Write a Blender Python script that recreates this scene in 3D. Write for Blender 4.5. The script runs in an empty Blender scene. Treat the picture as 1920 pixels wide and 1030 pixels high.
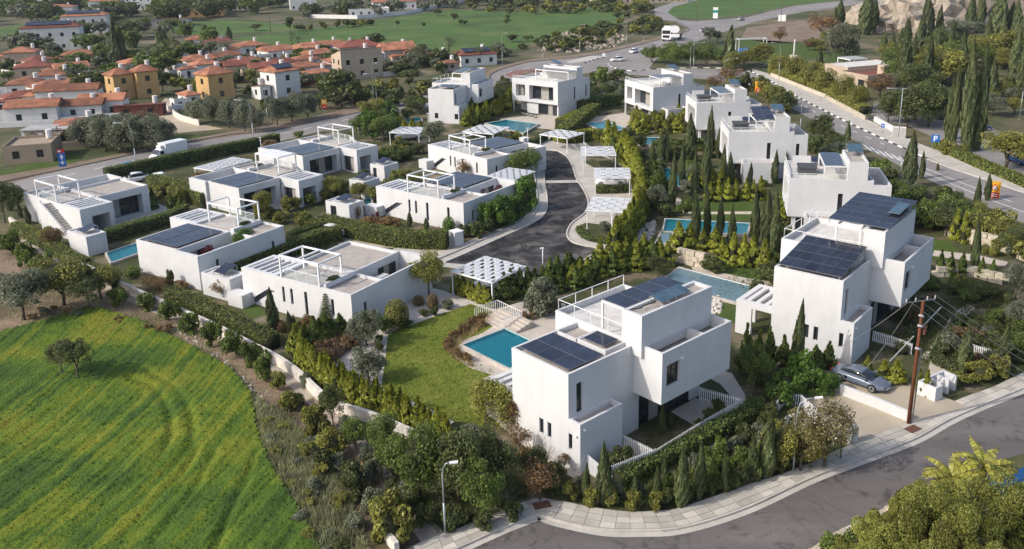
import bpy, math, random
import numpy as np
from mathutils import Matrix, Vector
R = math.radians
rnd = random.Random(7)
SC = bpy.context.scene
COL = SC.collection

# ------------------------------------------------------------------ camera
CAM_H = 34.0
PITCH, ROLL, FOCAL, PY = R(16.09), R(-1.34), 1671.0, 372.8     # measured on the photograph (1920 px wide)
cF = Vector((0, math.cos(PITCH), -math.sin(PITCH)))
cU0 = Vector((0, math.sin(PITCH), math.cos(PITCH)))
cR0 = Vector((1, 0, 0))
cR = cR0 * math.cos(ROLL) + cU0 * math.sin(ROLL)
cU = -cR0 * math.sin(ROLL) + cU0 * math.cos(ROLL)
cam_d = bpy.data.cameras.new('camera')
cam = bpy.data.objects.new('camera', cam_d)
COL.objects.link(cam)
m = Matrix((cR, cU, -cF)).transposed().to_4x4()
m.translation = (0, 0, CAM_H)
cam.matrix_world = m
cam_d.sensor_width = 36
cam_d.lens = FOCAL / 1920 * 36
cam_d.shift_y = (PY - 515) / 1920
cam_d.clip_start = 1
cam_d.clip_end = 6000
SC.camera = cam

# ------------------------------------------------------------------ light
SUN_AZ, SUN_EL = 20.0, 36.5      # direction the light travels towards (from +X), height
world = bpy.data.worlds.new('World')
SC.world = world
world.use_nodes = True
wn = world.node_tree.nodes
wl = world.node_tree.links
bg = wn['Background']
sky = wn.new('ShaderNodeTexSky')
sky.sky_type = 'NISHITA'
sky.sun_disc = False
sky.sun_elevation = R(SUN_EL)
d = Vector((-math.cos(R(SUN_AZ)), -math.sin(R(SUN_AZ)), 0))       # towards the sun
sky.sun_rotation = math.atan2(d.x, d.y)
sky.air_density = 0.8
sky.ozone_density = 0.0
sky.dust_density = 2.5
wl.new(sky.outputs[0], bg.inputs[0])
bg.inputs[1].default_value = 0.15
sun_d = bpy.data.lights.new('sun', 'SUN')
sun_d.energy = 2.15
sun_d.angle = R(0.5)
sun_d.color = (1.0, 0.95, 0.875)
sun = bpy.data.objects.new('sun', sun_d)
COL.objects.link(sun)
ld = Vector((math.cos(R(SUN_AZ)) * math.cos(R(SUN_EL)), math.sin(R(SUN_AZ)) * math.cos(R(SUN_EL)), -math.sin(R(SUN_EL))))
sun.rotation_euler = ld.to_track_quat('-Z', 'Y').to_euler()
SC.view_settings.view_transform = 'Standard'
SC.view_settings.look = 'None'
SC.view_settings.exposure = 0.56
SC.view_settings.gamma = 1.0
SC.view_settings.use_curve_mapping = False
SC.cycles.max_bounces = 6
SC.cycles.transparent_max_bounces = 12
SC.cycles.use_adaptive_sampling = True
SC.cycles.use_denoising = True

# ------------------------------------------------------------------ pixel <-> ground
def at(px, py, z=0.0):
    """the point of the plane at height z that the photograph shows at this pixel"""
    dv = cR * ((px - 960) / FOCAL) - cU * ((py - PY) / FOCAL) + cF
    t = (z - CAM_H) / dv.z
    return Vector((dv.x * t, dv.y * t, z))
def pix(p):
    v = Vector(p) - Vector((0, 0, CAM_H))
    w = v.dot(cF)
    return 960 + FOCAL * v.dot(cR) / w, PY - FOCAL * v.dot(cU) / w
def m_per_px(p):
    return (Vector(p) - Vector((0, 0, CAM_H))).dot(cF) / FOCAL
def height_at(px, py, ytop, z=0):
    p = at(px, py, z)
    lo, hi = z, z + 60
    for _ in range(40):
        mid = (lo + hi) / 2
        if pix((p.x, p.y, mid))[1] > ytop: lo = mid
        else: hi = mid
    return lo - z

# ------------------------------------------------------------------ objects
def link(o, parent=None):
    COL.objects.link(o)
    if parent: o.parent = parent
    return o
def tag(o, label=None, cat=None, group=None, kind=None):
    if label: o['label'] = label
    if cat: o['category'] = cat
    if group: o['group'] = group
    if kind: o['kind'] = kind
    return o
def empty(name, loc=(0, 0, 0), rz=0, s=1, label=None, cat=None, group=None):
    o = bpy.data.objects.new(name, None)
    o.empty_display_size = 0.3
    link(o)
    o.location = loc
    o.rotation_euler = (0, 0, rz)
    o.scale = (s, s, s)
    return tag(o, label, cat, group)
def mesh_obj(name, mesh, parent=None, loc=(0, 0, 0), rot=(0, 0, 0), s=(1, 1, 1)):
    o = bpy.data.objects.new(name, mesh)
    link(o, parent)
    o.location = loc
    o.rotation_euler = rot
    o.scale = s if not isinstance(s, (int, float)) else (s, s, s)
    return o
class MB:
    """collects shapes; build() links them as one mesh object"""
    def __init__(s): s.v = []; s.f = []; s.mi = []; s.m = 0
    def face(s, pts):
        n = len(s.v); s.v += [tuple(p) for p in pts]; s.f.append(tuple(range(n, n + len(pts)))); s.mi.append(s.m); return s
    def box(s, x0, y0, z0, x1, y1, z1):
        if x0 > x1: x0, x1 = x1, x0
        if y0 > y1: y0, y1 = y1, y0
        if z0 > z1: z0, z1 = z1, z0
        n = len(s.v)
        s.v += [(x0, y0, z0), (x1, y0, z0), (x1, y1, z0), (x0, y1, z0), (x0, y0, z1), (x1, y0, z1), (x1, y1, z1), (x0, y1, z1)]
        for q in ((0, 3, 2, 1), (4, 5, 6, 7), (0, 1, 5, 4), (1, 2, 6, 5), (2, 3, 7, 6), (3, 0, 4, 7)):
            s.f.append(tuple(n + i for i in q)); s.mi.append(s.m)
        return s
    def prism(s, pts, z0, z1):
        """extruded polygon (list of xy)"""
        a = sum(pts[i][0] * pts[(i + 1) % len(pts)][1] - pts[(i + 1) % len(pts)][0] * pts[i][1] for i in range(len(pts)))
        if a < 0: pts = pts[::-1]
        n = len(s.v); k = len(pts)
        s.v += [(p[0], p[1], z0) for p in pts] + [(p[0], p[1], z1) for p in pts]
        s.f.append(tuple(n + i for i in reversed(range(k)))); s.mi.append(s.m)
        s.f.append(tuple(n + k + i for i in range(k))); s.mi.append(s.m)
        for i in range(k):
            j = (i + 1) % k
            s.f.append((n + i, n + j, n + k + j, n + k + i)); s.mi.append(s.m)
        return s
    def tube(s, pts, r, seg=6, r2=None, cap=True):
        """tube through 3-D points; r constant or tapering to r2"""
        pts = [Vector(p) for p in pts]
        n0 = len(s.v); k = len(pts)
        for i, p in enumerate(pts):
            t = (pts[min(i + 1, k - 1)] - pts[max(i - 1, 0)]).normalized()
            a = t.orthogonal().normalized() if abs(t.z) < 0.9 else Vector((1, 0, 0)); a = (a - t * a.dot(t)).normalized()
            b = t.cross(a)
            rr = r if r2 is None else r + (r2 - r) * i / max(k - 1, 1)
            for j in range(seg):
                an = 2 * math.pi * j / seg
                s.v.append(tuple(p + a * math.cos(an) * rr + b * math.sin(an) * rr))
        for i in range(k - 1):
            for j in range(seg):
                j2 = (j + 1) % seg
                s.f.append((n0 + i * seg + j, n0 + i * seg + j2, n0 + (i + 1) * seg + j2, n0 + (i + 1) * seg + j)); s.mi.append(s.m)
        if cap:
            s.f.append(tuple(n0 + j for j in reversed(range(seg)))); s.mi.append(s.m)
            s.f.append(tuple(n0 + (k - 1) * seg + j for j in range(seg))); s.mi.append(s.m)
        return s
    def mesh(s, name, mats, smooth=False):
        me = bpy.data.meshes.new(name)
        me.from_pydata(s.v, [], s.f)
        for mt in (mats if isinstance(mats, (list, tuple)) else [mats]): me.materials.append(mt)
        if any(s.mi): me.polygons.foreach_set('material_index', s.mi)
        if smooth: me.polygons.foreach_set('use_smooth', [True] * len(me.polygons))
        me.update()
        return me
    def build(s, name, mats, parent=None, smooth=False, **k):
        return mesh_obj(name, s.mesh(name, mats, smooth), parent, **k)

# ------------------------------------------------------------------ materials
def mat(name, col, rough=0.8, spec=0.3, metal=0, noise=0, nscale=2.0, col2=None, bump=0, bscale=20, isl=0, trans=0, coords='Object', alpha=None, obj_rand=0, detail=4, stretch=None):
    mt = bpy.data.materials.new(name)
    mt.use_nodes = True
    nt = mt.node_tree; N = nt.nodes; L = nt.links
    p = N['Principled BSDF']
    p.inputs['Roughness'].default_value = rough
    p.inputs['Specular IOR Level'].default_value = spec
    p.inputs['Metallic'].default_value = metal
    c1 = (*col, 1)
    out = None
    tc = N.new('ShaderNodeTexCoord')
    vec = tc.outputs['Object']
    if coords == 'World':
        g = N.new('ShaderNodeNewGeometry'); vec = g.outputs['Position']
    if stretch:
        mp = N.new('ShaderNodeMapping'); mp.inputs['Scale'].default_value = stretch; L.new(vec, mp.inputs[0]); vec = mp.outputs[0]
    p.inputs['Base Color'].default_value = c1
    cur = None
    if noise or col2:
        nz = N.new('ShaderNodeTexNoise'); nz.inputs['Scale'].default_value = nscale; nz.inputs['Detail'].default_value = detail; nz.inputs['Roughness'].default_value = 0.65
        L.new(vec, nz.inputs['Vector'])
        rp = N.new('ShaderNodeValToRGB')
        rp.color_ramp.elements[0].position = 0.35; rp.color_ramp.elements[1].position = 0.65
        c2 = (*col2, 1) if col2 else tuple(min(1, x * (1 + noise)) for x in col) + (1,)
        cc = c1 if col2 else tuple(x * (1 - noise) for x in col) + (1,)
        rp.color_ramp.elements[0].color = cc; rp.color_ramp.elements[1].color = c2
        L.new(nz.outputs[0], rp.inputs[0]); cur = rp.outputs[0]
    if isl or obj_rand:
        hs = N.new('ShaderNodeHueSaturation')
        if cur: L.new(cur, hs.inputs['Color'])
        else: hs.inputs['Color'].default_value = c1
        val = None
        if isl:
            g = N.new('ShaderNodeNewGeometry')
            mr = N.new('ShaderNodeMapRange'); mr.inputs['To Min'].default_value = 1 - isl; mr.inputs['To Max'].default_value = 1 + isl
            L.new(g.outputs['Random Per Island'], mr.inputs[0]); val = mr.outputs[0]
            mh = N.new('ShaderNodeMapRange'); mh.inputs['To Min'].default_value = 0.5 - isl * 0.03; mh.inputs['To Max'].default_value = 0.5 + isl * 0.04
            L.new(g.outputs['Random Per Island'], mh.inputs[0]); L.new(mh.outputs[0], hs.inputs['Hue'])
        if obj_rand:
            oi = N.new('ShaderNodeObjectInfo')
            m2 = N.new('ShaderNodeMapRange'); m2.inputs['To Min'].default_value = 1 - obj_rand; m2.inputs['To Max'].default_value = 1 + obj_rand
            L.new(oi.outputs['Random'], m2.inputs[0])
            if val:
                mu = N.new('ShaderNodeMath'); mu.operation = 'MULTIPLY'; L.new(val, mu.inputs[0]); L.new(m2.outputs[0], mu.inputs[1]); val = mu.outputs[0]
            else: val = m2.outputs[0]
        L.new(val, hs.inputs['Value']); cur = hs.outputs[0]
    if cur: L.new(cur, p.inputs['Base Color'])
    if bump:
        nb = N.new('ShaderNodeTexNoise'); nb.inputs['Scale'].default_value = bscale; nb.inputs['Detail'].default_value = 5
        L.new(vec, nb.inputs['Vector'])
        b = N.new('ShaderNodeBump'); b.inputs['Strength'].default_value = bump; b.inputs['Distance'].default_value = 0.1
        L.new(nb.outputs[0], b.inputs['Height']); L.new(b.outputs[0], p.inputs['Normal'])
    if trans:
        tr = N.new('ShaderNodeBsdfTranslucent'); mx = N.new('ShaderNodeMixShader'); mx.inputs[0].default_value = trans
        if cur: L.new(cur, tr.inputs[0])
        else: tr.inputs[0].default_value = c1
        L.new(p.outputs[0], mx.inputs[1]); L.new(tr.outputs[0], mx.inputs[2])
        L.new(mx.outputs[0], N['Material Output'].inputs[0])
    if alpha is not None:
        tp = N.new('ShaderNodeBsdfTransparent'); mx = N.new('ShaderNodeMixShader'); mx.inputs[0].default_value = alpha
        L.new(tp.outputs[0], mx.inputs[1]); L.new(p.outputs[0], mx.inputs[2])
        L.new(mx.outputs[0], N['Material Output'].inputs[0])
    return mt
def ramp_mat(name, stops, nscale, rough=0.9, bump=0.3, bscale=30, extra=None, spec=0.2, stretch=None, detail=8, coords='World'):
    """ground material: noise through a colour ramp, in world coordinates, with a second fine noise"""
    mt = bpy.data.materials.new(name); mt.use_nodes = True
    nt = mt.node_tree; N = nt.nodes; L = nt.links; p = N['Principled BSDF']
    p.inputs['Roughness'].default_value = rough; p.inputs['Specular IOR Level'].default_value = spec
    g = N.new('ShaderNodeNewGeometry'); vec = g.outputs['Position']
    if stretch:
        mp = N.new('ShaderNodeMapping'); mp.inputs['Scale'].default_value = stretch[:3]
        if len(stretch) > 3: mp.inputs['Rotation'].default_value = (0, 0, stretch[3])
        L.new(vec, mp.inputs[0]); vec = mp.outputs[0]
    nz = N.new('ShaderNodeTexNoise'); nz.inputs['Scale'].default_value = nscale; nz.inputs['Detail'].default_value = detail; nz.inputs['Roughness'].default_value = 0.62
    L.new(vec, nz.inputs['Vector'])
    rp = N.new('ShaderNodeValToRGB')
    while len(rp.color_ramp.elements) < len(stops): rp.color_ramp.elements.new(0.5)
    for e, (pos, c) in zip(rp.color_ramp.elements, stops): e.position = pos; e.color = (*c, 1)
    L.new(nz.outputs[0], rp.inputs[0])
    fn = N.new('ShaderNodeTexNoise'); fn.inputs['Scale'].default_value = bscale; fn.inputs['Detail'].default_value = 4
    L.new(g.outputs['Position'], fn.inputs['Vector'])
    mr = N.new('ShaderNodeMapRange'); mr.inputs['From Min'].default_value = 0.3; mr.inputs['From Max'].default_value = 0.7
    mr.inputs['To Min'].default_value = 0.8; mr.inputs['To Max'].default_value = 1.2
    L.new(fn.outputs[0], mr.inputs[0])
    hs = N.new('ShaderNodeHueSaturation'); L.new(rp.outputs[0], hs.inputs['Color']); L.new(mr.outputs[0], hs.inputs['Value'])
    L.new(hs.outputs[0], p.inputs['Base Color'])
    b = N.new('ShaderNodeBump'); b.inputs['Strength'].default_value = bump; b.inputs['Distance'].default_value = 0.15
    L.new(fn.outputs[0], b.inputs['Height']); L.new(b.outputs[0], p.inputs['Normal'])
    return mt
M = {}
M['white'] = mat('white_render', (0.61, 0.61, 0.61), 0.75, noise=0.035, nscale=0.7, bump=0.04, bscale=9)
def streaks(mt, amount=0.12):
    N = mt.node_tree.nodes; L = mt.node_tree.links; p = N['Principled BSDF']
    g = N.new('ShaderNodeNewGeometry'); mp = N.new('ShaderNodeMapping'); mp.inputs['Scale'].default_value = (2.6, 2.6, 0.16)
    L.new(g.outputs['Position'], mp.inputs[0]); nz = N.new('ShaderNodeTexNoise'); nz.inputs['Scale'].default_value = 1.0; nz.inputs['Detail'].default_value = 6; nz.inputs['Roughness'].default_value = 0.7
    L.new(mp.outputs[0], nz.inputs['Vector'])
    n2 = N.new('ShaderNodeTexNoise'); n2.inputs['Scale'].default_value = 0.35; n2.inputs['Detail'].default_value = 4; L.new(g.outputs['Position'], n2.inputs['Vector'])
    mu = N.new('ShaderNodeMath'); mu.operation = 'MULTIPLY'; L.new(nz.outputs[0], mu.inputs[0]); L.new(n2.outputs[0], mu.inputs[1])
    mr = N.new('ShaderNodeMapRange'); mr.inputs['From Min'].default_value = 0.2; mr.inputs['From Max'].default_value = 0.42; mr.inputs['To Min'].default_value = 1.0; mr.inputs['To Max'].default_value = 1 - amount
    L.new(mu.outputs[0], mr.inputs[0]); hs = N.new('ShaderNodeHueSaturation')
    src = p.inputs['Base Color'].links[0].from_socket; L.new(src, hs.inputs['Color']); L.new(mr.outputs[0], hs.inputs['Value']); L.new(hs.outputs[0], p.inputs['Base Color'])
streaks(M['white'], .07)
M['white_metal'] = mat('white_metal', (0.78, 0.78, 0.78), 0.4, 0.5)
M['slat'] = mat('carport_slat', (0.60, 0.61, 0.62), 0.5, 0.4)
M['roof'] = mat('roof_screed', (0.40, 0.36, 0.32), 0.95, noise=0.12, nscale=1.2, bump=0.3, bscale=30, coords='World')
M['roof_w'] = mat('roof_screed_pale', (0.62, 0.60, 0.56), 0.9, noise=0.10, nscale=1.0, bump=0.2, bscale=20, coords='World')
M['deck'] = mat('terrace_tile', (0.46, 0.43, 0.39), 0.6, noise=0.10, nscale=1.5, coords='World')
M['panel'] = mat('solar_cell', (0.022, 0.026, 0.042), 0.2, 0.5, noise=0.3, nscale=1.2, obj_rand=0.25)
M['panel_b'] = mat('solar_collector_glass', (0.06, 0.11, 0.15), 0.15, 0.6, noise=0.2, nscale=1.5)
M['alu'] = mat('aluminium', (0.45, 0.46, 0.47), 0.4, 0.5, metal=0.7)
M['pframe'] = mat('panel_frame', (0.16, 0.17, 0.19), 0.4, 0.5)
M['steel'] = mat('galvanised_steel', (0.42, 0.47, 0.48), 0.45, 0.5, metal=0.4)
M['glass'] = mat('dark_window_glass', (0.025, 0.03, 0.035), 0.08, 0.6, noise=0.4, nscale=0.8)
M['frame'] = mat('dark_window_frame', (0.03, 0.03, 0.032), 0.5)
M['blind'] = mat('window_blind', (0.33, 0.31, 0.28), 0.7)
M['clear'] = mat('clear_glass', (0.55, 0.62, 0.60), 0.05, 0.5, alpha=0.22)
M['grey_cover'] = mat('grey_cover', (0.07, 0.075, 0.08), 0.75)
M['wood'] = mat('brown_wood', (0.13, 0.045, 0.02), 0.8, noise=0.35, nscale=2, stretch=(8, 8, 0.4))
M['bark'] = mat('bark', (0.11, 0.085, 0.065), 0.95, noise=0.3, nscale=6)
M['tyre'] = mat('tyre', (0.02, 0.02, 0.02), 0.85)
M['black'] = mat('black_trim', (0.015, 0.015, 0.016), 0.5)
M['stone'] = mat('pale_stone', (0.50, 0.44, 0.34), 0.9, noise=0.25, nscale=2.5, bump=0.5, bscale=8, obj_rand=0.12, coords='World')
M['stone_w'] = mat('white_stone', (0.60, 0.56, 0.50), 0.9, noise=0.15, nscale=4, obj_rand=0.15, isl=0.15)
M['conc'] = mat('pale_concrete', (0.47, 0.44, 0.39), 0.9, noise=0.14, nscale=0.5, bump=0.15, bscale=25, coords='World')
M['conc_beige'] = mat('beige_driveway_concrete', (0.42, 0.36, 0.27), 0.85, noise=0.10, nscale=0.35, coords='World')
M['slab'] = mat('paving_slab', (0.46, 0.43, 0.37), 0.9, noise=0.12, nscale=0.6, obj_rand=0.20, coords='World')
M['kerb'] = mat('kerb_stone', (0.50, 0.47, 0.42), 0.9, noise=0.12, nscale=1, coords='World', obj_rand=0.08)
M['terrace'] = mat('terrace_paving', (0.50, 0.44, 0.37), 0.8, noise=0.10, nscale=0.8, coords='World')
M['path'] = mat('concrete_path', (0.36, 0.31, 0.25), 0.95, noise=0.22, nscale=0.9, coords='World', bump=0.2, bscale=12)
M['iron'] = mat('rusty_cover', (0.13, 0.06, 0.04), 0.8, noise=0.3, nscale=10)
M['mark'] = mat('road_paint', (0.62, 0.62, 0.60), 0.8, noise=0.15, nscale=3, coords='World')
M['kerb_w'] = mat('kerb_paint_white', (0.75, 0.75, 0.72), 0.8)
M['kerb_k'] = mat('kerb_paint_black', (0.05, 0.05, 0.05), 0.8)
M['gravel'] = ramp_mat('white_gravel', [(0.3, (0.42, 0.36, 0.29)), (0.6, (0.60, 0.56, 0.50))], 0.5, bscale=9, bump=0.6)
M['soil'] = ramp_mat('dry_soil', [(0.3, (0.05, 0.065, 0.02)), (0.45, (0.12, 0.09, 0.055)), (0.6, (0.26, 0.19, 0.13)), (0.72, (0.33, 0.26, 0.18))], 0.10, bscale=3, bump=0.6)
M['estate'] = ramp_mat('garden_soil', [(0.30, (0.035, 0.05, 0.016)), (0.5, (0.07, 0.075, 0.03)), (0.62, (0.20, 0.16, 0.11)), (0.75, (0.36, 0.32, 0.26))], 0.22, bscale=4, bump=0.7)
M['bed'] = mat('slab_joint', (0.20, 0.18, 0.15), 0.95)
M['asphalt'] = ramp_mat('asphalt_worn', [(0.28, (0.10, 0.090, 0.085)), (0.5, (0.135, 0.123, 0.116)), (0.72, (0.18, 0.163, 0.153))], 0.16, bscale=14, bump=0.15, stretch=(0.5, 1.6, 1, R(-28)))
M['asphalt_l'] = ramp_mat('asphalt_pale', [(0.3, (0.21, 0.195, 0.185)), (0.7, (0.30, 0.28, 0.265))], 0.06, bscale=6, bump=0.1)
M['asphalt_d'] = ramp_mat('asphalt_dark_patchy', [(0.25, (0.03, 0.03, 0.034)), (0.42, (0.06, 0.057, 0.06)), (0.55, (0.10, 0.095, 0.093)), (0.7, (0.19, 0.175, 0.165))], 0.22, bscale=10, bump=0.15, stretch=(0.8, 1.5, 1, R(20)))
def blotches(mt, scale, lo, hi, dark, crack=0.0):
    N = mt.node_tree.nodes; L = mt.node_tree.links; p = N['Principled BSDF']; g = N.new('ShaderNodeNewGeometry')
    nz = N.new('ShaderNodeTexNoise'); nz.inputs['Scale'].default_value = scale; nz.inputs['Detail'].default_value = 9; nz.inputs['Roughness'].default_value = 0.72; nz.inputs['Distortion'].default_value = 0.6
    L.new(g.outputs['Position'], nz.inputs['Vector'])
    mr = N.new('ShaderNodeMapRange'); mr.inputs['From Min'].default_value = lo; mr.inputs['From Max'].default_value = hi; mr.inputs['To Min'].default_value = 1.0; mr.inputs['To Max'].default_value = dark
    L.new(nz.outputs[0], mr.inputs[0]); val = mr.outputs[0]
    if crack:
        vo = N.new('ShaderNodeTexVoronoi'); vo.feature = 'DISTANCE_TO_EDGE'; vo.inputs['Scale'].default_value = crack
        ad = N.new('ShaderNodeMixRGB'); ad.inputs[0].default_value = 0.25; L.new(g.outputs['Position'], ad.inputs[1]); L.new(nz.outputs['Color'], ad.inputs[2]); L.new(ad.outputs[0], vo.inputs['Vector'])
        m2 = N.new('ShaderNodeMapRange'); m2.inputs['From Max'].default_value = 0.012; m2.inputs['To Min'].default_value = 0.84; m2.inputs['To Max'].default_value = 1.0
        L.new(vo.outputs['Distance'], m2.inputs[0]); mu = N.new('ShaderNodeMath'); mu.operation = 'MULTIPLY'; L.new(val, mu.inputs[0]); L.new(m2.outputs[0], mu.inputs[1]); val = mu.outputs[0]
    hs = N.new('ShaderNodeHueSaturation'); src = p.inputs['Base Color'].links[0].from_socket; L.new(src, hs.inputs['Color']); L.new(val, hs.inputs['Value']); L.new(hs.outputs[0], p.inputs['Base Color'])
blotches(M['asphalt'], 0.5, 0.54, 0.63, 0.6, 0.16)
blotches(M['asphalt_d'], 0.35, 0.44, 0.54, 0.35, 0.2)
blotches(M['asphalt_l'], 0.10, 0.55, 0.70, 0.8, 0.08)
blotches(M['conc'], 0.5, 0.55, 0.7, 0.8, 0.0)
M['lawn'] = ramp_mat('mown_lawn', [(0.25, (0.125, 0.165, 0.022)), (0.5, (0.18, 0.205, 0.03)), (0.7, (0.25, 0.245, 0.05))], 0.25, bscale=18, bump=0.6)
M['lawn_d'] = ramp_mat('deep_green_lawn', [(0.3, (0.05, 0.085, 0.016)), (0.7, (0.085, 0.12, 0.026))], 0.4, bscale=12, bump=0.5)
M['far_grass'] = ramp_mat('far_meadow', [(0.30, (0.05, 0.085, 0.024)), (0.45, (0.065, 0.12, 0.028)), (0.58, (0.085, 0.14, 0.032)), (0.70, (0.13, 0.15, 0.05))], 0.045, bscale=1.2, bump=0.3)
M['scrub'] = ramp_mat('rough_scrub_ground', [(0.28, (0.035, 0.05, 0.02)), (0.45, (0.075, 0.085, 0.035)), (0.58, (0.14, 0.12, 0.07)), (0.72, (0.26, 0.21, 0.15))], 0.05, bscale=0.9, bump=0.8)
M['verge'] = ramp_mat('brown_verge', [(0.3, (0.16, 0.115, 0.08)), (0.6, (0.25, 0.19, 0.14)), (0.8, (0.11, 0.12, 0.05))], 0.15, bscale=4, bump=0.4)
M['rock'] = ramp_mat('limestone_rock', [(0.3, (0.16, 0.13, 0.10)), (0.5, (0.32, 0.27, 0.21)), (0.7, (0.44, 0.38, 0.31))], 0.3, bscale=1.5, bump=1.0)
M['terra'] = mat('terracotta_tile', (0.29, 0.125, 0.072), 0.9, noise=0.35, nscale=0.5, obj_rand=0.3, bump=0.3, bscale=4, coords='World')
M['terra_d'] = mat('dark_red_tile', (0.20, 0.07, 0.05), 0.9, noise=0.25, nscale=0.6, obj_rand=0.2, coords='World')
M['st_y'] = mat('stucco_yellow', (0.52, 0.34, 0.15), 0.9, noise=0.08, nscale=0.5)
M['st_b'] = mat('stucco_beige', (0.46, 0.37, 0.28), 0.9, noise=0.08, nscale=0.5)
M['st_t'] = mat('stucco_tan', (0.33, 0.26, 0.19), 0.9, noise=0.08, nscale=0.5)
M['st_w'] = mat('stucco_white', (0.66, 0.65, 0.63), 0.9, noise=0.06, nscale=0.5)
M['st_g'] = mat('stucco_grey', (0.38, 0.37, 0.36), 0.9, noise=0.08, nscale=0.5)
def leafmat(n, c, isl=0.5, tr=0.33, orr=0.18, nz=0.35, ns=0.8):
    return mat(n, c, 0.5, 0.4, isl=isl, trans=tr, obj_rand=orr, noise=nz, nscale=ns)
M['lf_dark'] = leafmat('leaf_dark_green', (0.110, 0.130, 0.040))
M['lf_green'] = leafmat('leaf_mid_green', (0.145, 0.19, 0.04))
M['lf_bright'] = leafmat('leaf_fresh_green', (0.113, 0.194, 0.030))
M['lf_gold'] = leafmat('leaf_golden_conifer', (0.29, 0.305, 0.036), isl=0.5)
M['lf_olive'] = leafmat('leaf_olive_grey', (0.19, 0.205, 0.13))
M['lf_cyp'] = leafmat('leaf_cypress', (0.095, 0.115, 0.042), tr=0.12)
M['lf_hdark'] = leafmat('leaf_hedge_dark', (0.115, 0.155, 0.035))
M['lf_hedge'] = leafmat('leaf_hedge', (0.175, 0.20, 0.042))
M['lf_palm'] = leafmat('leaf_palm', (0.149, 0.172, 0.075), isl=0.3)
M['lf_ban'] = leafmat('leaf_banana', (0.34, 0.33, 0.06), isl=0.35, tr=0.3)
M['lf_dry'] = leafmat('leaf_dry_brown', (0.254, 0.164, 0.075))
M['lf_rust'] = leafmat('leaf_rust', (0.20, 0.12, 0.055))
M['lf_mag'] = leafmat('leaf_dark_magenta', (0.149, 0.018, 0.038))
M['lf_wild'] = leafmat('leaf_yellow_green', (0.235, 0.23, 0.05))
M['lf_thin'] = leafmat('leaf_olive_brown', (0.224, 0.187, 0.075))
M['lf_sage'] = leafmat('leaf_sage', (0.30, 0.31, 0.16), isl=.3)
M['lf_near'] = leafmat('leaf_near_tree', (0.25, 0.26, 0.055), isl=.55)
M['lf_straw'] = leafmat('straw_grass', (0.448, 0.329, 0.164))
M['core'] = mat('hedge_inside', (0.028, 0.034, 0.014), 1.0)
M['roof_blue'] = mat('blue_sheet', (0.015, 0.075, 0.20), 0.5)
M['twig'] = mat('bare_twig', (0.16, 0.12, 0.09), 0.95)
def water(name, c):
    mt = mat(name, c, 0.06, 0.5)
    nt = mt.node_tree; N = nt.nodes; L = nt.links; p = N['Principled BSDF']
    g = N.new('ShaderNodeNewGeometry')
    nz = N.new('ShaderNodeTexNoise'); nz.inputs['Scale'].default_value = 2.2; nz.inputs['Detail'].default_value = 3
    L.new(g.outputs['Position'], nz.inputs['Vector'])
    b = N.new('ShaderNodeBump'); b.inputs['Strength'].default_value = 0.5; b.inputs['Distance'].default_value = 0.08
    L.new(nz.outputs[0], b.inputs['Height'])
    gl = N.new('ShaderNodeBsdfGlossy'); gl.inputs['Roughness'].default_value = 0.05
    tp = N.new('ShaderNodeBsdfTransparent'); tp.inputs[0].default_value = (*c, 1)
    fr = N.new('ShaderNodeFresnel'); fr.inputs[0].default_value = 1.33
    L.new(b.outputs[0], fr.inputs['Normal']); L.new(b.outputs[0], gl.inputs['Normal'])
    mx = N.new('ShaderNodeMixShader'); L.new(fr.outputs[0], mx.inputs[0]); L.new(tp.outputs[0], mx.inputs[1]); L.new(gl.outputs[0], mx.inputs[2])
    L.new(mx.outputs[0], N['Material Output'].inputs[0])
    return mt
M['water'] = water('pool_water', (0.34, 0.93, 0.95))
M['water_p'] = water('pool_water_shallow', (0.86, 0.98, 0.97))
M['pooltile'] = mat('pool_mosaic', (0.36, 0.66, 0.68), 0.5, noise=0.15, nscale=6, coords='World')
M['pooltile_p'] = mat('pool_mosaic_pale', (0.74, 0.80, 0.78), 0.5, noise=0.10, nscale=3, coords='World')

# ------------------------------------------------------------------ sheets and strips on the ground
def sheet(name, pts, z, m, kind='structure', parent=None, px=True, extra=None):
    w = [at(*p) for p in pts] if px else [Vector((*p, 0)) for p in pts]
    mb = MB()
    a = sum(w[i].x * w[(i + 1) % len(w)].y - w[(i + 1) % len(w)].x * w[i].y for i in range(len(w)))
    if a < 0: w = w[::-1]
    mb.face([(p.x, p.y, z) for p in w])
    o = mb.build(name, m, parent)
    bm_tri(o.data)
    if not parent: o['kind'] = kind
    return o
import bmesh
def bm_tri(me):
    b = bmesh.new(); b.from_mesh(me); bmesh.ops.triangulate(b, faces=b.faces[:]); b.to_mesh(me); b.free()
def resample(pts, step):
    out = [pts[0].copy()]; acc = 0.0
    for a, b in zip(pts[:-1], pts[1:]):
        L_ = (b - a).length
        if L_ < 1e-6: continue
        t = step - acc
        while t <= L_:
            out.append(a + (b - a) * (t / L_)); t += step
        acc = (acc + L_) % step
    return out
def spline(pts, n=8):
    """Catmull-Rom through the points"""
    P = [pts[0] * 2 - pts[1]] + list(pts) + [pts[-1] * 2 - pts[-2]]
    out = []
    for i in range(1, len(P) - 2):
        for k in range(n):
            t = k / n
            out.append(0.5 * ((2 * P[i]) + (P[i + 1] - P[i - 1]) * t + (2 * P[i - 1] - 5 * P[i] + 4 * P[i + 1] - P[i + 2]) * t * t + (3 * P[i] - P[i - 1] - 3 * P[i + 1] + P[i + 2]) * t ** 3))
    out.append(P[-2]); return out
def line_px(pts, smooth=True):
    w = [at(*p) for p in pts]
    return spline(w) if smooth and len(w) > 2 else w
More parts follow.
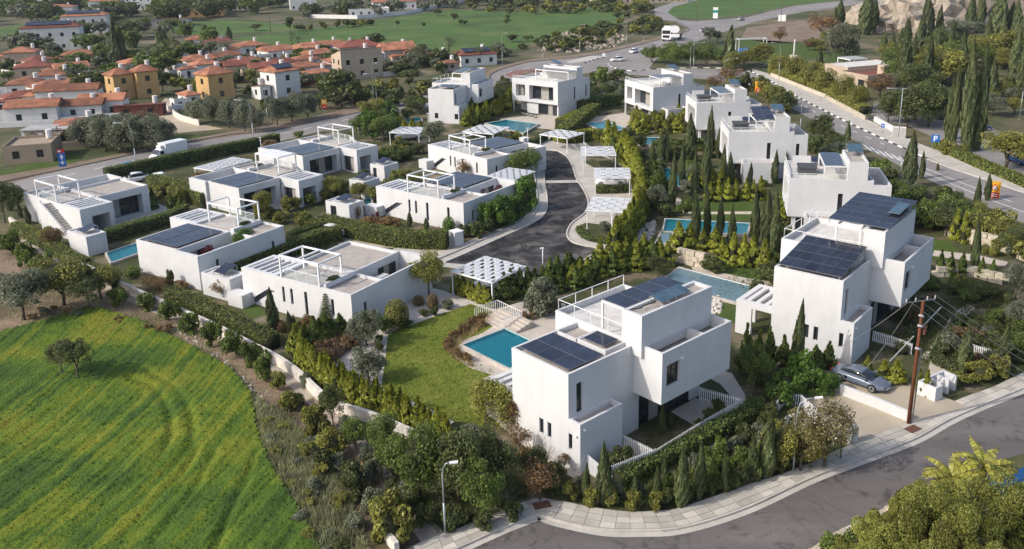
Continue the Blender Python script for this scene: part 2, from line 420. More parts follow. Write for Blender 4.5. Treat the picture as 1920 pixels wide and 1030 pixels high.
def normals2(w):
    ns = []
    for i in range(len(w)):
        t = (w[min(i + 1, len(w) - 1)] - w[max(i - 1, 0)]).normalized()
        ns.append(Vector((-t.y, t.x, 0)))
    return ns
def wall_strip(mb, w, off0, off1, z0, z1):
    """solid strip along a polyline from sideways offset off0 to off1"""
    ns = normals2(w); n0 = len(mb.v); k = len(w)
    for p, n in zip(w, ns):
        for o_, z in ((off0, z0), (off1, z0), (off1, z1), (off0, z1)):
            q = p + n * o_; mb.v.append((q.x, q.y, z))
    for i in range(k - 1):
        a = n0 + i * 4; b = a + 4
        for j in range(4):
            j2 = (j + 1) % 4
            mb.f.append((a + j, a + j2, b + j2, b + j)); mb.mi.append(mb.m)
    mb.f.append((n0 + 3, n0 + 2, n0 + 1, n0)); mb.mi.append(mb.m)
    e = n0 + (k - 1) * 4; mb.f.append((e, e + 1, e + 2, e + 3)); mb.mi.append(mb.m)
    return mb
def strip_sheet(name, w, off0, off1, z, m, parent=None, kind='structure'):
    ns = normals2(w); mb = MB()
    for i in range(len(w) - 1):
        mb.face([(*(w[i] + ns[i] * off0).xy, z), (*(w[i + 1] + ns[i + 1] * off0).xy, z), (*(w[i + 1] + ns[i + 1] * off1).xy, z), (*(w[i] + ns[i] * off1).xy, z)])
    o = mb.build(name, m, parent)
    if not parent: o['kind'] = kind
    return o
# ------------------------------------------------------------------ THE GROUND
def gmesh():
    mb = MB(); mb.face([(-1500, -60, 0), (1500, -60, 0), (1500, 3500, 0), (-1500, 3500, 0)])
    o = mb.build('ground', M['scrub']); o['kind'] = 'structure'
gmesh()
sheet('estate_ground', [(28, 430), (20, 340), (200, 325), (480, 268), (520, 262), (660, 222), (800, 190), (930, 165), (1100, 140), (1200, 140), (1330, 142), (1400, 170), (1480, 215), (1600, 290), (1700, 345), (1920, 450), (2100, 540), (1990, 640), (1863, 727), (1710, 793), (1557, 852), (1397, 913), (1280, 953), (1177, 963), (1107, 953), (1017, 935), (845, 995), (800, 930), (740, 860), (660, 790), (560, 690), (400, 610), (200, 520)], 0.004, M['estate'])
sheet('dirt_bank', [(-120, 470), (28, 440), (200, 525), (400, 615), (560, 700), (660, 800), (740, 880), (830, 1010), (800, 1120), (300, 1400), (-500, 1300), (-400, 700)], 0.004, M['soil'])
# the ploughed green field in front: a relief mesh with curved furrows
def field():
    w = [at(*p) for p in [(-420, 760), (-60, 640), (60, 612), (170, 578), (260, 602), (345, 645), (430, 690), (470, 738), (480, 800), (505, 870), (560, 960), (620, 1060), (700, 1200), (200, 1500), (-700, 1400)]]
    xs = [p.x for p in w]; ys = [p.y for p in w]
    x0, x1, y0, y1 = min(xs), max(xs), min(ys), max(ys)
    st = 0.26
    nx = int((x1 - x0) / st); ny = int((y1 - y0) / st)
    def inside(x, y):
        c = False
        for i in range(len(w)):
            a, b = w[i], w[i - 1]
            if (a.y > y) != (b.y > y) and x < (b.x - a.x) * (y - a.y) / (b.y - a.y) + a.x: c = not c
        return c
    rg = np.random.RandomState(3)
    gx = x0 + np.arange(nx + 1) * st; gy = y0 + np.arange(ny + 1) * st
    X, Y = np.meshgrid(gx, gy)
    # furrows are arcs about a far centre to the upper left, so they sweep up and to the right
    c2 = np.array([-110.0, 72.0])
    rr = np.hypot(X - c2[0], Y - c2[1])
    Z = 0.045 * np.sin(rr * 2 * math.pi / 0.62 + .8 * np.sin(Y * .11)) + 0.05 * np.sin(rr * 2 * math.pi / 1.9 + 1) * (.5 + .5 * np.sin(Y * .2 + X * .1))
    Z += 0.10 * np.sin(X * 0.35 + 1) * np.sin(Y * 0.3) 
    Z += rg.rand(*Z.shape) * 0.09
    # wheel ruts
    ruts = [[(530, 925), (600, 850)], ]
    for line in ([(240, 712), (285, 728), (310, 760), (322, 800), (318, 830), (290, 880), (200, 950), (100, 1040)], [(280, 703), (325, 728), (352, 765), (362, 800), (358, 840), (320, 885), (240, 960), (150, 1040)], [(372, 842), (345, 890), (300, 935), (230, 1010)], [(403, 852), (370, 915), (330, 965), (290, 1020)], [(482, 848), (460, 910), (435, 960), (402, 1040)]):
        P = spline([at(*p) for p in line], 10)
        deep = 0.22 if line[0][0] > 360 else 0.12
        for a, b in zip(P[:-1], P[1:]):
            t = np.clip(((X - a.x) * (b.x - a.x) + (Y - a.y) * (b.y - a.y)) / max((b - a).length_squared, 1e-6), 0, 1)
            dd = np.hypot(X - a.x - t * (b.x - a.x), Y - a.y - t * (b.y - a.y))
            Z = np.where(dd < 0.3, np.minimum(Z, -deep * (1 - dd / 0.3) + 0.02), Z)
    Z = Z + 0.24
    V = np.stack([X, Y, Z], -1).reshape(-1, 3)
    F = []
    for j in range(ny):
        for i in range(nx):
            if inside(gx[i] + st / 2, gy[j] + st / 2):
                a = j * (nx + 1) + i; F.append((a, a + 1, a + nx + 2, a + nx + 1))
    me = bpy.data.meshes.new('field')
    used = np.unique(np.array(F)); mp = -np.ones(len(V), int); mp[used] = np.arange(len(used))
    me.from_pydata(V[used].tolist(), [], mp[np.array(F)].tolist())
    me.materials.append(M['field'])
    me.polygons.foreach_set('use_smooth', [True] * len(me.polygons))
    o = mesh_obj('field', me); o['kind'] = 'structure'
    # grass blades standing on it
    rg = np.random.RandomState(5)
    n = 46000
    bx = x0 + rg.rand(n) * (x1 - x0); by = y0 + rg.rand(n) ** 1.4 * (y1 - y0)
    ok = np.array([inside(a, b) for a, b in zip(bx, by)])
    bx, by = bx[ok], by[ok]
    ix = np.clip(((bx - x0) / st).astype(int), 0, nx); iy = np.clip(((by - y0) / st).astype(int), 0, ny)
    bz = Z[iy, ix] - 0.06
    return bx, by, bz
def field_mat():
    mt = ramp_mat('young_crop_field', [(0.32, (0.026, 0.058, 0.014)), (0.42, (0.042, 0.085, 0.013)), (0.49, (0.07, 0.125, 0.013)), (0.55, (0.13, 0.165, 0.014)), (0.64, (0.18, 0.185, 0.020)), (0.76, (0.12, 0.10, 0.035))], 0.11, bscale=5, bump=0.7)
    nt = mt.node_tree; N = nt.nodes; L = nt.links
    # long streaks along the drilling direction
    mp = N.new('ShaderNodeVectorMath'); mp.operation = 'SUBTRACT'; mp.inputs[1].default_value = (-110.0, 72.0, 0)
    g = [n for n in N if n.type == 'NEW_GEOMETRY'][0]; L.new(g.outputs['Position'], mp.inputs[0])
    ln = N.new('ShaderNodeVectorMath'); ln.operation = 'LENGTH'; L.new(mp.outputs[0], ln.inputs[0])
    n2 = N.new('ShaderNodeTexNoise'); n2.inputs['Scale'].default_value = 0.5; n2.inputs['Detail'].default_value = 1; L.new(g.outputs['Position'], n2.inputs['Vector'])
    md = N.new('ShaderNodeMath'); md.operation = 'MULTIPLY_ADD'; md.inputs[1].default_value = 0.8; L.new(n2.outputs[0], md.inputs[0]); L.new(ln.outputs['Value'], md.inputs[2])
    n1 = N.new('ShaderNodeTexNoise'); n1.noise_dimensions = '1D'; n1.inputs['Scale'].default_value = 1.1; n1.inputs['Detail'].default_value = 4; n1.inputs['Roughness'].default_value = 0.7
    L.new(md.outputs[0], n1.inputs['W'])
    nz = [n for n in N if n.type == 'TEX_NOISE' and abs(n.inputs['Scale'].default_value - 0.11) < 1e-3][0]
    rp = [n for n in N if n.type == 'VALTORGB'][0]
    mx = N.new('ShaderNodeMix'); mx.inputs[0].default_value = 0.34
    L.new(nz.outputs[0], mx.inputs[2]); L.new(n1.outputs[0], mx.inputs[3])
    L.new(mx.outputs[0], rp.inputs[0])
    return mt
M['field'] = field_mat()
FIELD = field()
def blades(name, bx, by, bz, h, wd, m, seed=1, lean=0.5, per=1):
    rg = np.random.RandomState(seed); n = len(bx)
    an = rg.rand(n) * 2 * math.pi; hh = h * (0.5 + rg.rand(n)); la = rg.rand(n) * 2 * math.pi; ll = rg.rand(n) * lean * hh
    V = np.zeros((n, 3, 3))
    V[:, 0] = np.stack([bx - np.cos(an) * wd, by - np.sin(an) * wd, bz], -1)
    V[:, 1] = np.stack([bx + np.cos(an) * wd, by + np.sin(an) * wd, bz], -1)
    V[:, 2] = np.stack([bx + np.cos(la) * ll, by + np.sin(la) * ll, bz + hh], -1)
    me = bpy.data.meshes.new(name)
    me.vertices.add(n * 3); me.vertices.foreach_set('co', V.reshape(-1))
    me.loops.add(n * 3); me.loops.foreach_set('vertex_index', np.arange(n * 3, dtype=np.int32))
    me.polygons.add(n); me.polygons.foreach_set('loop_start', np.arange(n, dtype=np.int32) * 3)
    me.materials.append(m); me.update()
    return mesh_obj(name, me)
tag(blades('crop_grass', *FIELD, 0.11, 0.06, M['field']), 'short bright green crop growing in curved rows over the near field', 'grass', kind='stuff')

def sheetn(n, p, z, m): return sheet(n, p, z, M[m])
# far meadows
sheetn('meadow', [(425, 72), (560, 58), (650, 47), (760, 30), (850, 18), (930, 22), (1000, 20), (1130, 14), (1175, 28), (1165, 48), (1080, 62), (1010, 78), (965, 92), (870, 100), (760, 98), (650, 92), (560, 86), (480, 82)], 0.008, 'far_grass')
sheetn('meadow', [(1225, 22), (1250, 8), (1320, -8), (1660, -14), (1600, -2), (1490, 9), (1400, 27), (1310, 36), (1260, 30)], 0.008, 'far_grass')
sheetn('meadow', [(300, 48), (420, 38), (520, 44), (600, 50), (560, 56), (430, 64), (340, 66)], 0.008, 'far_grass')
sheetn('meadow', [(-40, 60), (60, 42), (170, 30), (90, 62), (-20, 80)], 0.008, 'far_grass')
sheetn('meadow', [(1330, 92), (1400, 74), (1500, 80), (1560, 105), (1470, 122), (1380, 112)], 0.008, 'lawn_d')
sheetn('meadow', [(1560, 100), (1600, 95), (1620, 150), (1585, 160), (1540, 120)], 0.008, 'lawn_d')
sheetn('bare_yard', [(1400, 52), (1500, 38), (1560, 42), (1550, 72), (1450, 82), (1390, 72)], 0.008, 'verge')
sheetn('grass_verge', [(-30, 335), (0, 322), (90, 298), (160, 290), (140, 306), (60, 325), (-30, 350)], 0.008, 'lawn_d')
sheetn('grass_verge', [(285, 262), (330, 252), (400, 256), (340, 268), (290, 272)], 0.008, 'lawn_d')
sheetn('grass_verge', [(600, 205), (700, 185), (800, 175), (790, 165), (700, 172), (600, 190)], 0.008, 'scrub')
# --- roads beyond the estate
sheetn('left_road', [(-60, 362), (0, 345), (130, 316), (250, 290), (340, 270), (440, 252), (504, 247), (600, 226), (666, 213), (760, 188), (830, 170), (915, 152), (921, 140), (945, 129), (993, 117), (1079, 108), (1136, 99), (1231, 76), (1280, 62), (1290, 54), (1265, 40), (1234, 37), (1225, 17), (1257, 6), (1297, -4), (1325, -4), (1262, 13), (1252, 24), (1274, 38), (1300, 40), (1400, 33), (1417, 28), (1490, 11), (1601, -1), (1760, -20), (1790, -14), (1616, 8), (1502, 23), (1417, 41), (1351, 62), (1290, 84), (1240, 100), (1225, 118), (1215, 131), (1290, 129), (1330, 129), (1380, 131), (1410, 136), (1454, 158), (1502, 186), (1542, 206), (1587, 229), (1638, 253), (1697, 280), (1786, 317), (1920, 362), (2060, 408), (2300, 490), (2700, 640), (2640, 740), (2250, 560), (2020, 470), (1920, 420), (1790, 360), (1712, 324), (1638, 286), (1600, 262), (1546, 237), (1490, 207), (1440, 180), (1400, 160), (1340, 150), (1200, 142), (1110, 136), (1000, 150), (925, 166), (830, 196), (700, 228), (600, 247), (480, 276), (350, 302), (200, 332), (60, 360), (-40, 385)], 0.012, 'asphalt_l')
sheetn('roadside_path', [(-40, 352), (0, 330), (130, 308), (250, 284), (340, 264), (440, 246), (500, 236), (600, 216), (680, 196), (735, 182), (740, 190), (666, 212), (504, 246), (340, 270), (130, 316), (-40, 358)], 0.020, 'verge')
sheetn('roadside_path', [(915, 150), (905, 140), (925, 128), (990, 112), (1075, 103), (1130, 94), (1225, 72), (1270, 58), (1280, 61), (1231, 76), (1136, 99), (1079, 108), (993, 117), (945, 129), (921, 140)], 0.020, 'verge')
sheetn('roadside_path', [(1410, 130), (1446, 140), (1500, 163), (1550, 184), (1623, 223), (1682, 254), (1749, 280), (1830, 308), (1920, 345), (2060, 396), (2300, 478), (2700, 625), (2700, 638), (2300, 489), (2060, 408), (1920, 361), (1786, 316), (1697, 279), (1638, 252), (1587, 228), (1542, 205), (1502, 185), (1454, 157), (1410, 136)], 0.09, 'conc')
sheetn('lane', [(255, 262), (330, 250), (420, 242), (400, 238), (365, 230), (340, 218), (330, 205), (335, 190), (310, 184), (296, 200), (292, 225), (275, 245)], 0.016, 'conc_beige')
sheetn('parking_area', [(1630, 225), (1700, 235), (1760, 262), (1820, 285), (1905, 325), (2000, 360), (2040, 330), (1920, 270), (1850, 235), (1760, 225), (1690, 205), (1640, 190)], 0.012, 'asphalt_l')
sheetn('island_patch', [(1148, 128), (1180, 133), (1216, 131), (1225, 118), (1235, 107), (1205, 108), (1160, 112), (1142, 120)], 0.05, 'asphalt_l')
sheetn('roundabout_patch', [(1060, 116), (1110, 105), (1136, 107), (1100, 115), (1070, 119)], 0.04, 'conc')
# round island with red brick ring behind the second villa
def disc(name, px, py, r, z, m, z0=None):
    c = at(px, py); pts = [(c.x + r * math.cos(a * 0.2618), c.y + r * math.sin(a * 0.2618)) for a in range(24)]
    mb = MB(); mb.prism(pts, z0 if z0 is not None else 0, z); o = mb.build(name, M[m]); o['kind'] = 'structure'; return o
M['brickred'] = mat('red_paving', (0.22, 0.12, 0.10), 0.9, noise=0.15, nscale=1)
disc('roundabout_island', 1012, 139, 9, 0.14, 'brickred'); disc('roundabout_planting', 1012, 139, 5, 0.3, 'soil')
# painted kerb: alternate black and white stones
def painted_kerb(pts, step=1.6):
    w = resample(line_px(pts), step)
    root = empty('painted_kerb', w[0]); root['kind'] = 'structure'; root.location = (0, 0, 0)
    for i in range(len(w) - 1):
        if i >= 290: break
        a, b = w[i], w[i + 1]; mb = MB(); t = (b - a).normalized(); n = Vector((-t.y, t.x, 0)) * 0.16
        mb.prism([tuple((a - n).xy), tuple((b - n).xy), tuple((b + n).xy), tuple((a + n).xy)], 0.0, 0.16)
        mb.build('kerb_stone', M['kerb_w'] if i % 2 else M['kerb_k'], root)
painted_kerb([(1139, 118), (1145, 125), (1160, 130), (1188, 134), (1214, 131), (1260, 129), (1297, 128), (1340, 128), (1380, 131), (1410, 136), (1454, 158), (1502, 186), (1542, 206), (1587, 229), (1638, 253), (1697, 280), (1740, 298)])
painted_kerb([(1096, 119), (1115, 112), (1136, 107)])
# dark kerb line of the upper pavement
KL = MB()
wall_strip(KL, line_px([(-40, 358), (0, 343), (130, 316), (250, 290), (340, 270), (440, 252), (504, 247), (600, 226), (666, 213), (740, 193), (830, 170)]), -0.15, 0.15, 0, 0.13)
wall_strip(KL, line_px([(918, 153), (921, 140), (945, 129), (993, 117), (1079, 108), (1136, 99), (1231, 76), (1280, 62), (1291, 54), (1265, 38)]), -0.15, 0.15, 0, 0.13)
M['kerb_dk'] = mat('weathered_kerb', (0.10, 0.095, 0.09), 0.95)
o = KL.build('road_kerb', M['kerb_dk']); o['kind'] = 'structure'
KR = MB(); wall_strip(KR, line_px([(1740, 299), (1786, 317), (1850, 338), (1920, 362), (2060, 408), (2300, 490), (2700, 640)]), -0.15, 0.15, 0, 0.13)
o = KR.build('road_kerb', M['kerb']); o['kind'] = 'structure'
# road markings
def dashes(pts, ln, gap, wd=0.12, m='mark', z=0.018):
    w = resample(line_px(pts), 0.5); k = 0; mb = MB(); per = int((ln + gap) / 0.5); on = max(1, int(ln / 0.5))
    ns = normals2(w)
    for i in range(len(w) - 1):
        if i % per < on:
            mb.face([(*(w[i] - ns[i] * wd).xy, z), (*(w[i + 1] - ns[i + 1] * wd).xy, z), (*(w[i + 1] + ns[i + 1] * wd).xy, z), (*(w[i] + ns[i] * wd).xy, z)])
    o = mb.build('road_marking', M[m]); o['kind'] = 'structure'
dashes([(0, 358), (130, 328), (250, 302), (350, 284), (480, 260), (600, 236), (700, 212), (830, 182)], 2, 3)
dashes([(1410, 146), (1454, 168), (1502, 195), (1546, 220), (1600, 246), (1660, 272)], 2, 3)
dashes([(1680, 296), (1740, 318), (1800, 342), (1900, 380)], 90, 0.5, 0.10)
dashes([(1690, 306), (1760, 335), (1850, 372), (1930, 402)], 90, 0.5, 0.10)
dashes([(935, 145), (960, 134), (1010, 125), (1080, 117), (1140, 106), (1230, 84), (1300, 62), (1400, 40), (1490, 18)], 3, 5, 0.15)
for i in range(7):                      # zebra crossing on the right road
    a = Vector((1604 + i * 13, 267 + i * 4.3))
    sheet('road_marking', [(a.x, a.y), (a.x + 5, a.y + 1.6), (a.x + 22, a.y + 14), (a.x + 15, a.y + 12.5)], 0.019, M['mark'])
# --- road inside the estate
INR = [(1016, 282), (1020, 310), (1021, 341), (1026, 375), (1021, 402), (995, 422), (940, 447), (880, 474), (835, 493), (870, 496), (930, 510), (1000, 520), (1060, 508), (1091, 492), (1122, 468), (1098, 462), (1074, 455), (1063, 440), (1072, 420), (1096, 401), (1103, 381), (1096, 360), (1081, 336), (1072, 310), (1062, 294), (1045, 284)]
sheetn('inner_pavement', [(1000, 272), (1004, 310), (1004, 341), (1006, 375), (998, 395), (975, 412), (930, 432), (870, 455), (800, 465), (745, 458), (735, 470), (800, 485), (826, 500), (870, 505), (930, 520), (1000, 530), (1070, 520), (1110, 505), (1200, 480), (1190, 462), (1140, 455), (1210, 410), (1200, 330), (1150, 300), (1100, 270), (1080, 250), (1020, 255)], 0.008, 'conc')
sheetn('inner_road', INR, 0.016, 'asphalt_d')
kb = MB()
wall_strip(kb, line_px([(1014, 280), (1019, 310), (1020, 341), (1025, 375), (1020, 402), (994, 421), (939, 446), (879, 473), (834, 492)]), 0.0, 0.16, 0, 0.13)
wall_strip(kb, line_px([(1014, 280), (1019, 310), (1020, 341), (1025, 375), (1020, 402), (994, 421), (939, 446), (879, 473), (834, 492)]), -1.35, -1.2, 0, 0.16)
wall_strip(kb, line_px([(1092, 492), (1123, 468), (1099, 462), (1075, 455), (1064, 440), (1073, 420), (1097, 401), (1104, 381), (1097, 360), (1082, 336), (1073, 310), (1063, 294), (1045, 283), (1016, 281)]), 0.0, 0.16, 0, 0.13)
o = kb.build('inner_kerb', M['kerb']); o['kind'] = 'structure'
sheet('drain_strip', [(1019, 339), (1082, 338), (1084, 343), (1020, 344)], 0.021, M['conc'])
# planting islands on the pavement
sheetn('planting_bed', [(1080, 425), (1100, 418), (1150, 425), (1160, 448), (1130, 455), (1095, 448)], 0.03, 'estate')
sheetn('planting_bed', [(1100, 285), (1150, 300), (1170, 318), (1120, 318), (1096, 305)], 0.025, 'estate')
# --- near road
KERB = [(780, 1068), (863, 1030), (940, 995), (1000, 972), (1014, 969), (1045, 980), (1127, 997), (1200, 999), (1280, 993), (1397, 957), (1520, 900), (1607, 867), (1713, 827), (1780, 790), (1847, 760), (1920, 730), (2100, 650), (2300, 570), (2700, 430), (3100, 310)]
sheetn('near_road', KERB + [(3100, 400), (2800, 520), (2500, 640), (2200, 760), (1990, 830), (1860, 868), (1780, 900), (1690, 940), (1600, 985), (1520, 1032), (1420, 1100), (1300, 1200), (700, 1300)], 0.010, 'asphalt')
BACK = [(740, 1045), (800, 1012), (840, 1000), (930, 965), (1000, 936), (1017, 934), (1060, 943), (1107, 953), (1177, 962), (1240, 960), (1280, 953), (1397, 913), (1483, 885), (1557, 852), (1650, 813), (1710, 791), (1800, 750), (1863, 727), (1920, 700), (2100, 622), (2300, 545), (2700, 410), (3100, 295)]
kl = spline([at(*p) for p in KERB], 8)
bk = spline([at(*p) for p in BACK], 8)
sheetn('near_pavement', BACK + KERB[::-1], 0.02, 'conc')
pav = empty('paving'); pav['kind'] = 'structure'
def resample_n(w, n):
    L_ = [0]
    for a, b in zip(w[:-1], w[1:]): L_.append(L_[-1] + (b - a).length)
    out = []; j = 0
    for i in range(n + 1):
        t = L_[-1] * i / n
        while j < len(w) - 2 and L_[j + 1] < t: j += 1
        s_ = (t - L_[j]) / max(L_[j + 1] - L_[j], 1e-6); out.append(w[j].lerp(w[j + 1], min(1, s_)))
    return out
# closest matching: cut both edges at the same stations of the kerb
ks = resample(kl, 0.95)
def closest(w, p):
    best = None
    for a, b in zip(w[:-1], w[1:]):
        ab = b - a; t = max(0, min(1, (p - a).dot(ab) / max(ab.length_squared, 1e-9))); q = a + ab * t; dd = (q - p).length_squared
        if best is None or dd < best[0]: best = (dd, q)
    return best[1]
cs = [closest(bk, p) for p in ks]
cnt = 0
for i in range(len(ks) - 1):
    a0, a1, b0, b1 = ks[i], ks[i + 1], cs[i], cs[i + 1]
    x, y = pix(a0)
    if (b0 - b1).length < 0.05 or x < 780 or x > 1960 or y > 1060: continue
    wdt = (b0 - a0).length; rows = 3 if wdt > 1.6 else 2
    for r_ in range(rows):
        t0 = 0.10 + 0.88 * r_ / rows; t1 = 0.10 + 0.88 * (r_ + 1) / rows - 0.012
        q = [a0.lerp(b0, t0), a1.lerp(b1, t0), a1.lerp(b1, t1), a0.lerp(b0, t1)]
        c = sum(q, Vector()) / 4; q = [c + (p - c) * 0.962 for p in q]
        if cnt < 290:
            mb = MB(); mb.prism([tuple(p.xy) for p in q], 0.1, 0.138 + rnd.random() * 0.008); mb.build('paving_slab', M['slab'], pav); cnt += 1
base = MB(); 
for i in range(len(ks) - 1):
    a0, a1, b0, b1 = ks[i], ks[i + 1], cs[i], cs[i + 1]
    if (b0 - b1).length < 0.02: b1 = b0 + (a1 - a0) * 0.02
    base.face([(*a0.xy, 0.128), (*a1.xy, 0.128), (*b1.xy, 0.128), (*b0.xy, 0.128)])
base.build('bedding', M['bed'], pav)
ker = empty('kerb'); ker['kind'] = 'structure'
for i in range(len(ks) - 1):
    a, b = ks[i], ks[i + 1]; x, y = pix(a)
    if x < 700 or x > 2100: continue
    t = (b - a).normalized(); n = Vector((-t.y, t.x, 0))
    mb = MB(); mb.prism([tuple((a + t * .006).xy), tuple((b - t * .006).xy), tuple((b + n * .14 - t * .006).xy), tuple((a + n * .14 + t * .006).xy)], 0, 0.15)
    mb.build('kerb_stone', M['kerb'], ker)
strip_sheet('gutter', [p for p in kl], -0.42, 0.0, 0.022, M['conc'])
# far side of the near road: broken stone edging
edge = empty('stone_edging'); edge['kind'] = 'structure'
w = resample(line_px([(1440, 1085), (1525, 1030), (1600, 985), (1690, 940), (1745, 912), (1780, 898)]), 0.62)
for a, b in zip(w[:-1], w[1:]):
    t = (b - a).normalized(); n = Vector((-t.y, t.x, 0)); e = rnd.uniform(.28, .40)
    mb = MB(); mb.prism([tuple((a + t * .02).xy), tuple((b - t * .02 + n * rnd.uniform(-.05, .05)).xy), tuple((b - n * e).xy), tuple((a - n * e).xy)], 0, rnd.uniform(.14, .24)); mb.build('edging_stone', M['stone'], edge)
# driveways in front of the second villa
sheetn('driveway', [(1500, 735), (1540, 715), (1600, 705), (1680, 712), (1740, 735), (1812, 765), (1795, 772), (1710, 794), (1650, 815), (1603, 834), (1560, 805), (1510, 770)], 0.15, 'conc_beige')
# foot path along the boundary wall
sheetn('foot_path', [(18, 452), (60, 470), (130, 510), (215, 552), (300, 592), (385, 625), (470, 672), (520, 705), (560, 740), (600, 778), (650, 830), (700, 890), (745, 955), (790, 1018), (838, 1003), (775, 945), (728, 880), (675, 812), (628, 766), (590, 728), (540, 690), (480, 655), (400, 614), (310, 575), (220, 535), (130, 492), (60, 448)], 0.012, 'path')
# lawn, terraces and gravel of the front villa
sheetn('gravel_bed', [(560, 690), (600, 640), (640, 600), (700, 560), (760, 530), (830, 545), (930, 580), (1000, 560), (1060, 570), (1060, 620), (990, 640), (960, 700), (840, 800), (700, 760)], 0.010, 'gravel')
sheetn('lawn', [(728, 626), (735, 622), (882, 570), (925, 585), (905, 594), (935, 605), (905, 625), (865, 640), (860, 660), (940, 695), (905, 710), (912, 770), (905, 800), (850, 790), (790, 760), (715, 728)], 0.016, 'lawn')
sheetn('pool_terrace', [(905, 594), (930, 586), (960, 592), (1052, 578), (1060, 640), (990, 680), (960, 715), (880, 690), (850, 668), (870, 640), (940, 612)], 0.020, 'terrace')
sheetn('terrace', [(960, 700), (925, 700), (900, 760), (940, 800), (1000, 850), (1080, 900), (1100, 880), (1000, 800)], 0.012, 'gravel')
# estate lawns on the right
for nm, P, mt_ in (('lawn', [(1338, 500), (1350, 494), (1446, 506), (1444, 528), (1400, 522), (1336, 508)], 'lawn_d'), ('lawn', [(1290, 378), (1420, 374), (1430, 398), (1290, 400)], 'lawn_d'), ('lawn', [(1300, 400), (1425, 402), (1420, 415), (1296, 412)], 'lawn_d'), ('lawn', [(1745, 450), (1780, 450), (1800, 475), (1780, 490), (1740, 485)], 'lawn_d'), ('lawn', [(1180, 212), (1250, 212), (1250, 232), (1185, 232)], 'lawn_d'), ('lawn', [(440, 570), (470, 560), (500, 590), (470, 600)], 'lawn_d'), ('lawn', [(1340, 570), (1400, 575), (1410, 610), (1350, 600)], 'lawn_d')):
    sheetn(nm, P, 0.016, mt_)
sheetn('garden_path', [(1336, 508), (1400, 522), (1444, 528), (1444, 536), (1398, 532), (1300, 508), (1296, 500)], 0.02, 'terrace')
sheetn('stone_path', [(1290, 398), (1425, 397), (1427, 402), (1290, 402)], 0.022, 'stone')
sheetn('terrace', [(940, 222), (1060, 212), (1090, 222), (1040, 244), (980, 238), (930, 234)], 0.012, 'terrace')
sheetn('terrace', [(1095, 222), (1170, 212), (1190, 222), (1172, 240), (1140, 225), (1100, 232)], 0.012, 'terrace')
sheetn('path_to_villa', [(1725, 672), (1748, 676), (1800, 600), (1832, 578), (1815, 572), (1790, 585), (1752, 640)], 0.02, 'terrace')
sheetn('path_to_villa', [(1745, 665), (1790, 690), (1760, 715), (1740, 700)], 0.02, 'terrace')
sheetn('path_to_villa', [(1752, 470), (1830, 478), (1890, 492), (1885, 500), (1820, 490), (1748, 480)], 0.02, 'terrace')
sheetn('path_to_villa', [(1320, 860), (1395, 790), (1412, 760), (1400, 745), (1372, 700), (1340, 690), (1310, 700), (1350, 720), (1385, 760), (1370, 790), (1300, 845)], 0.014, 'terrace')
sheetn('patio', [(200, 405), (290, 380), (330, 395), (260, 420), (200, 430)], 0.012, 'deck')
sheetn('patio', [(480, 365), (520, 355), (560, 370), (580, 380), (520, 395), (470, 392)], 0.012, 'deck')
sheetn('patio', [(570, 305), (640, 290), (690, 300), (640, 318), (590, 318)], 0.012, 'deck')
sheetn('villa_forecourt', [(620, 445), (700, 452), (790, 458), (870, 462), (820, 472), (760, 466), (640, 462)], 0.012, 'conc_beige')
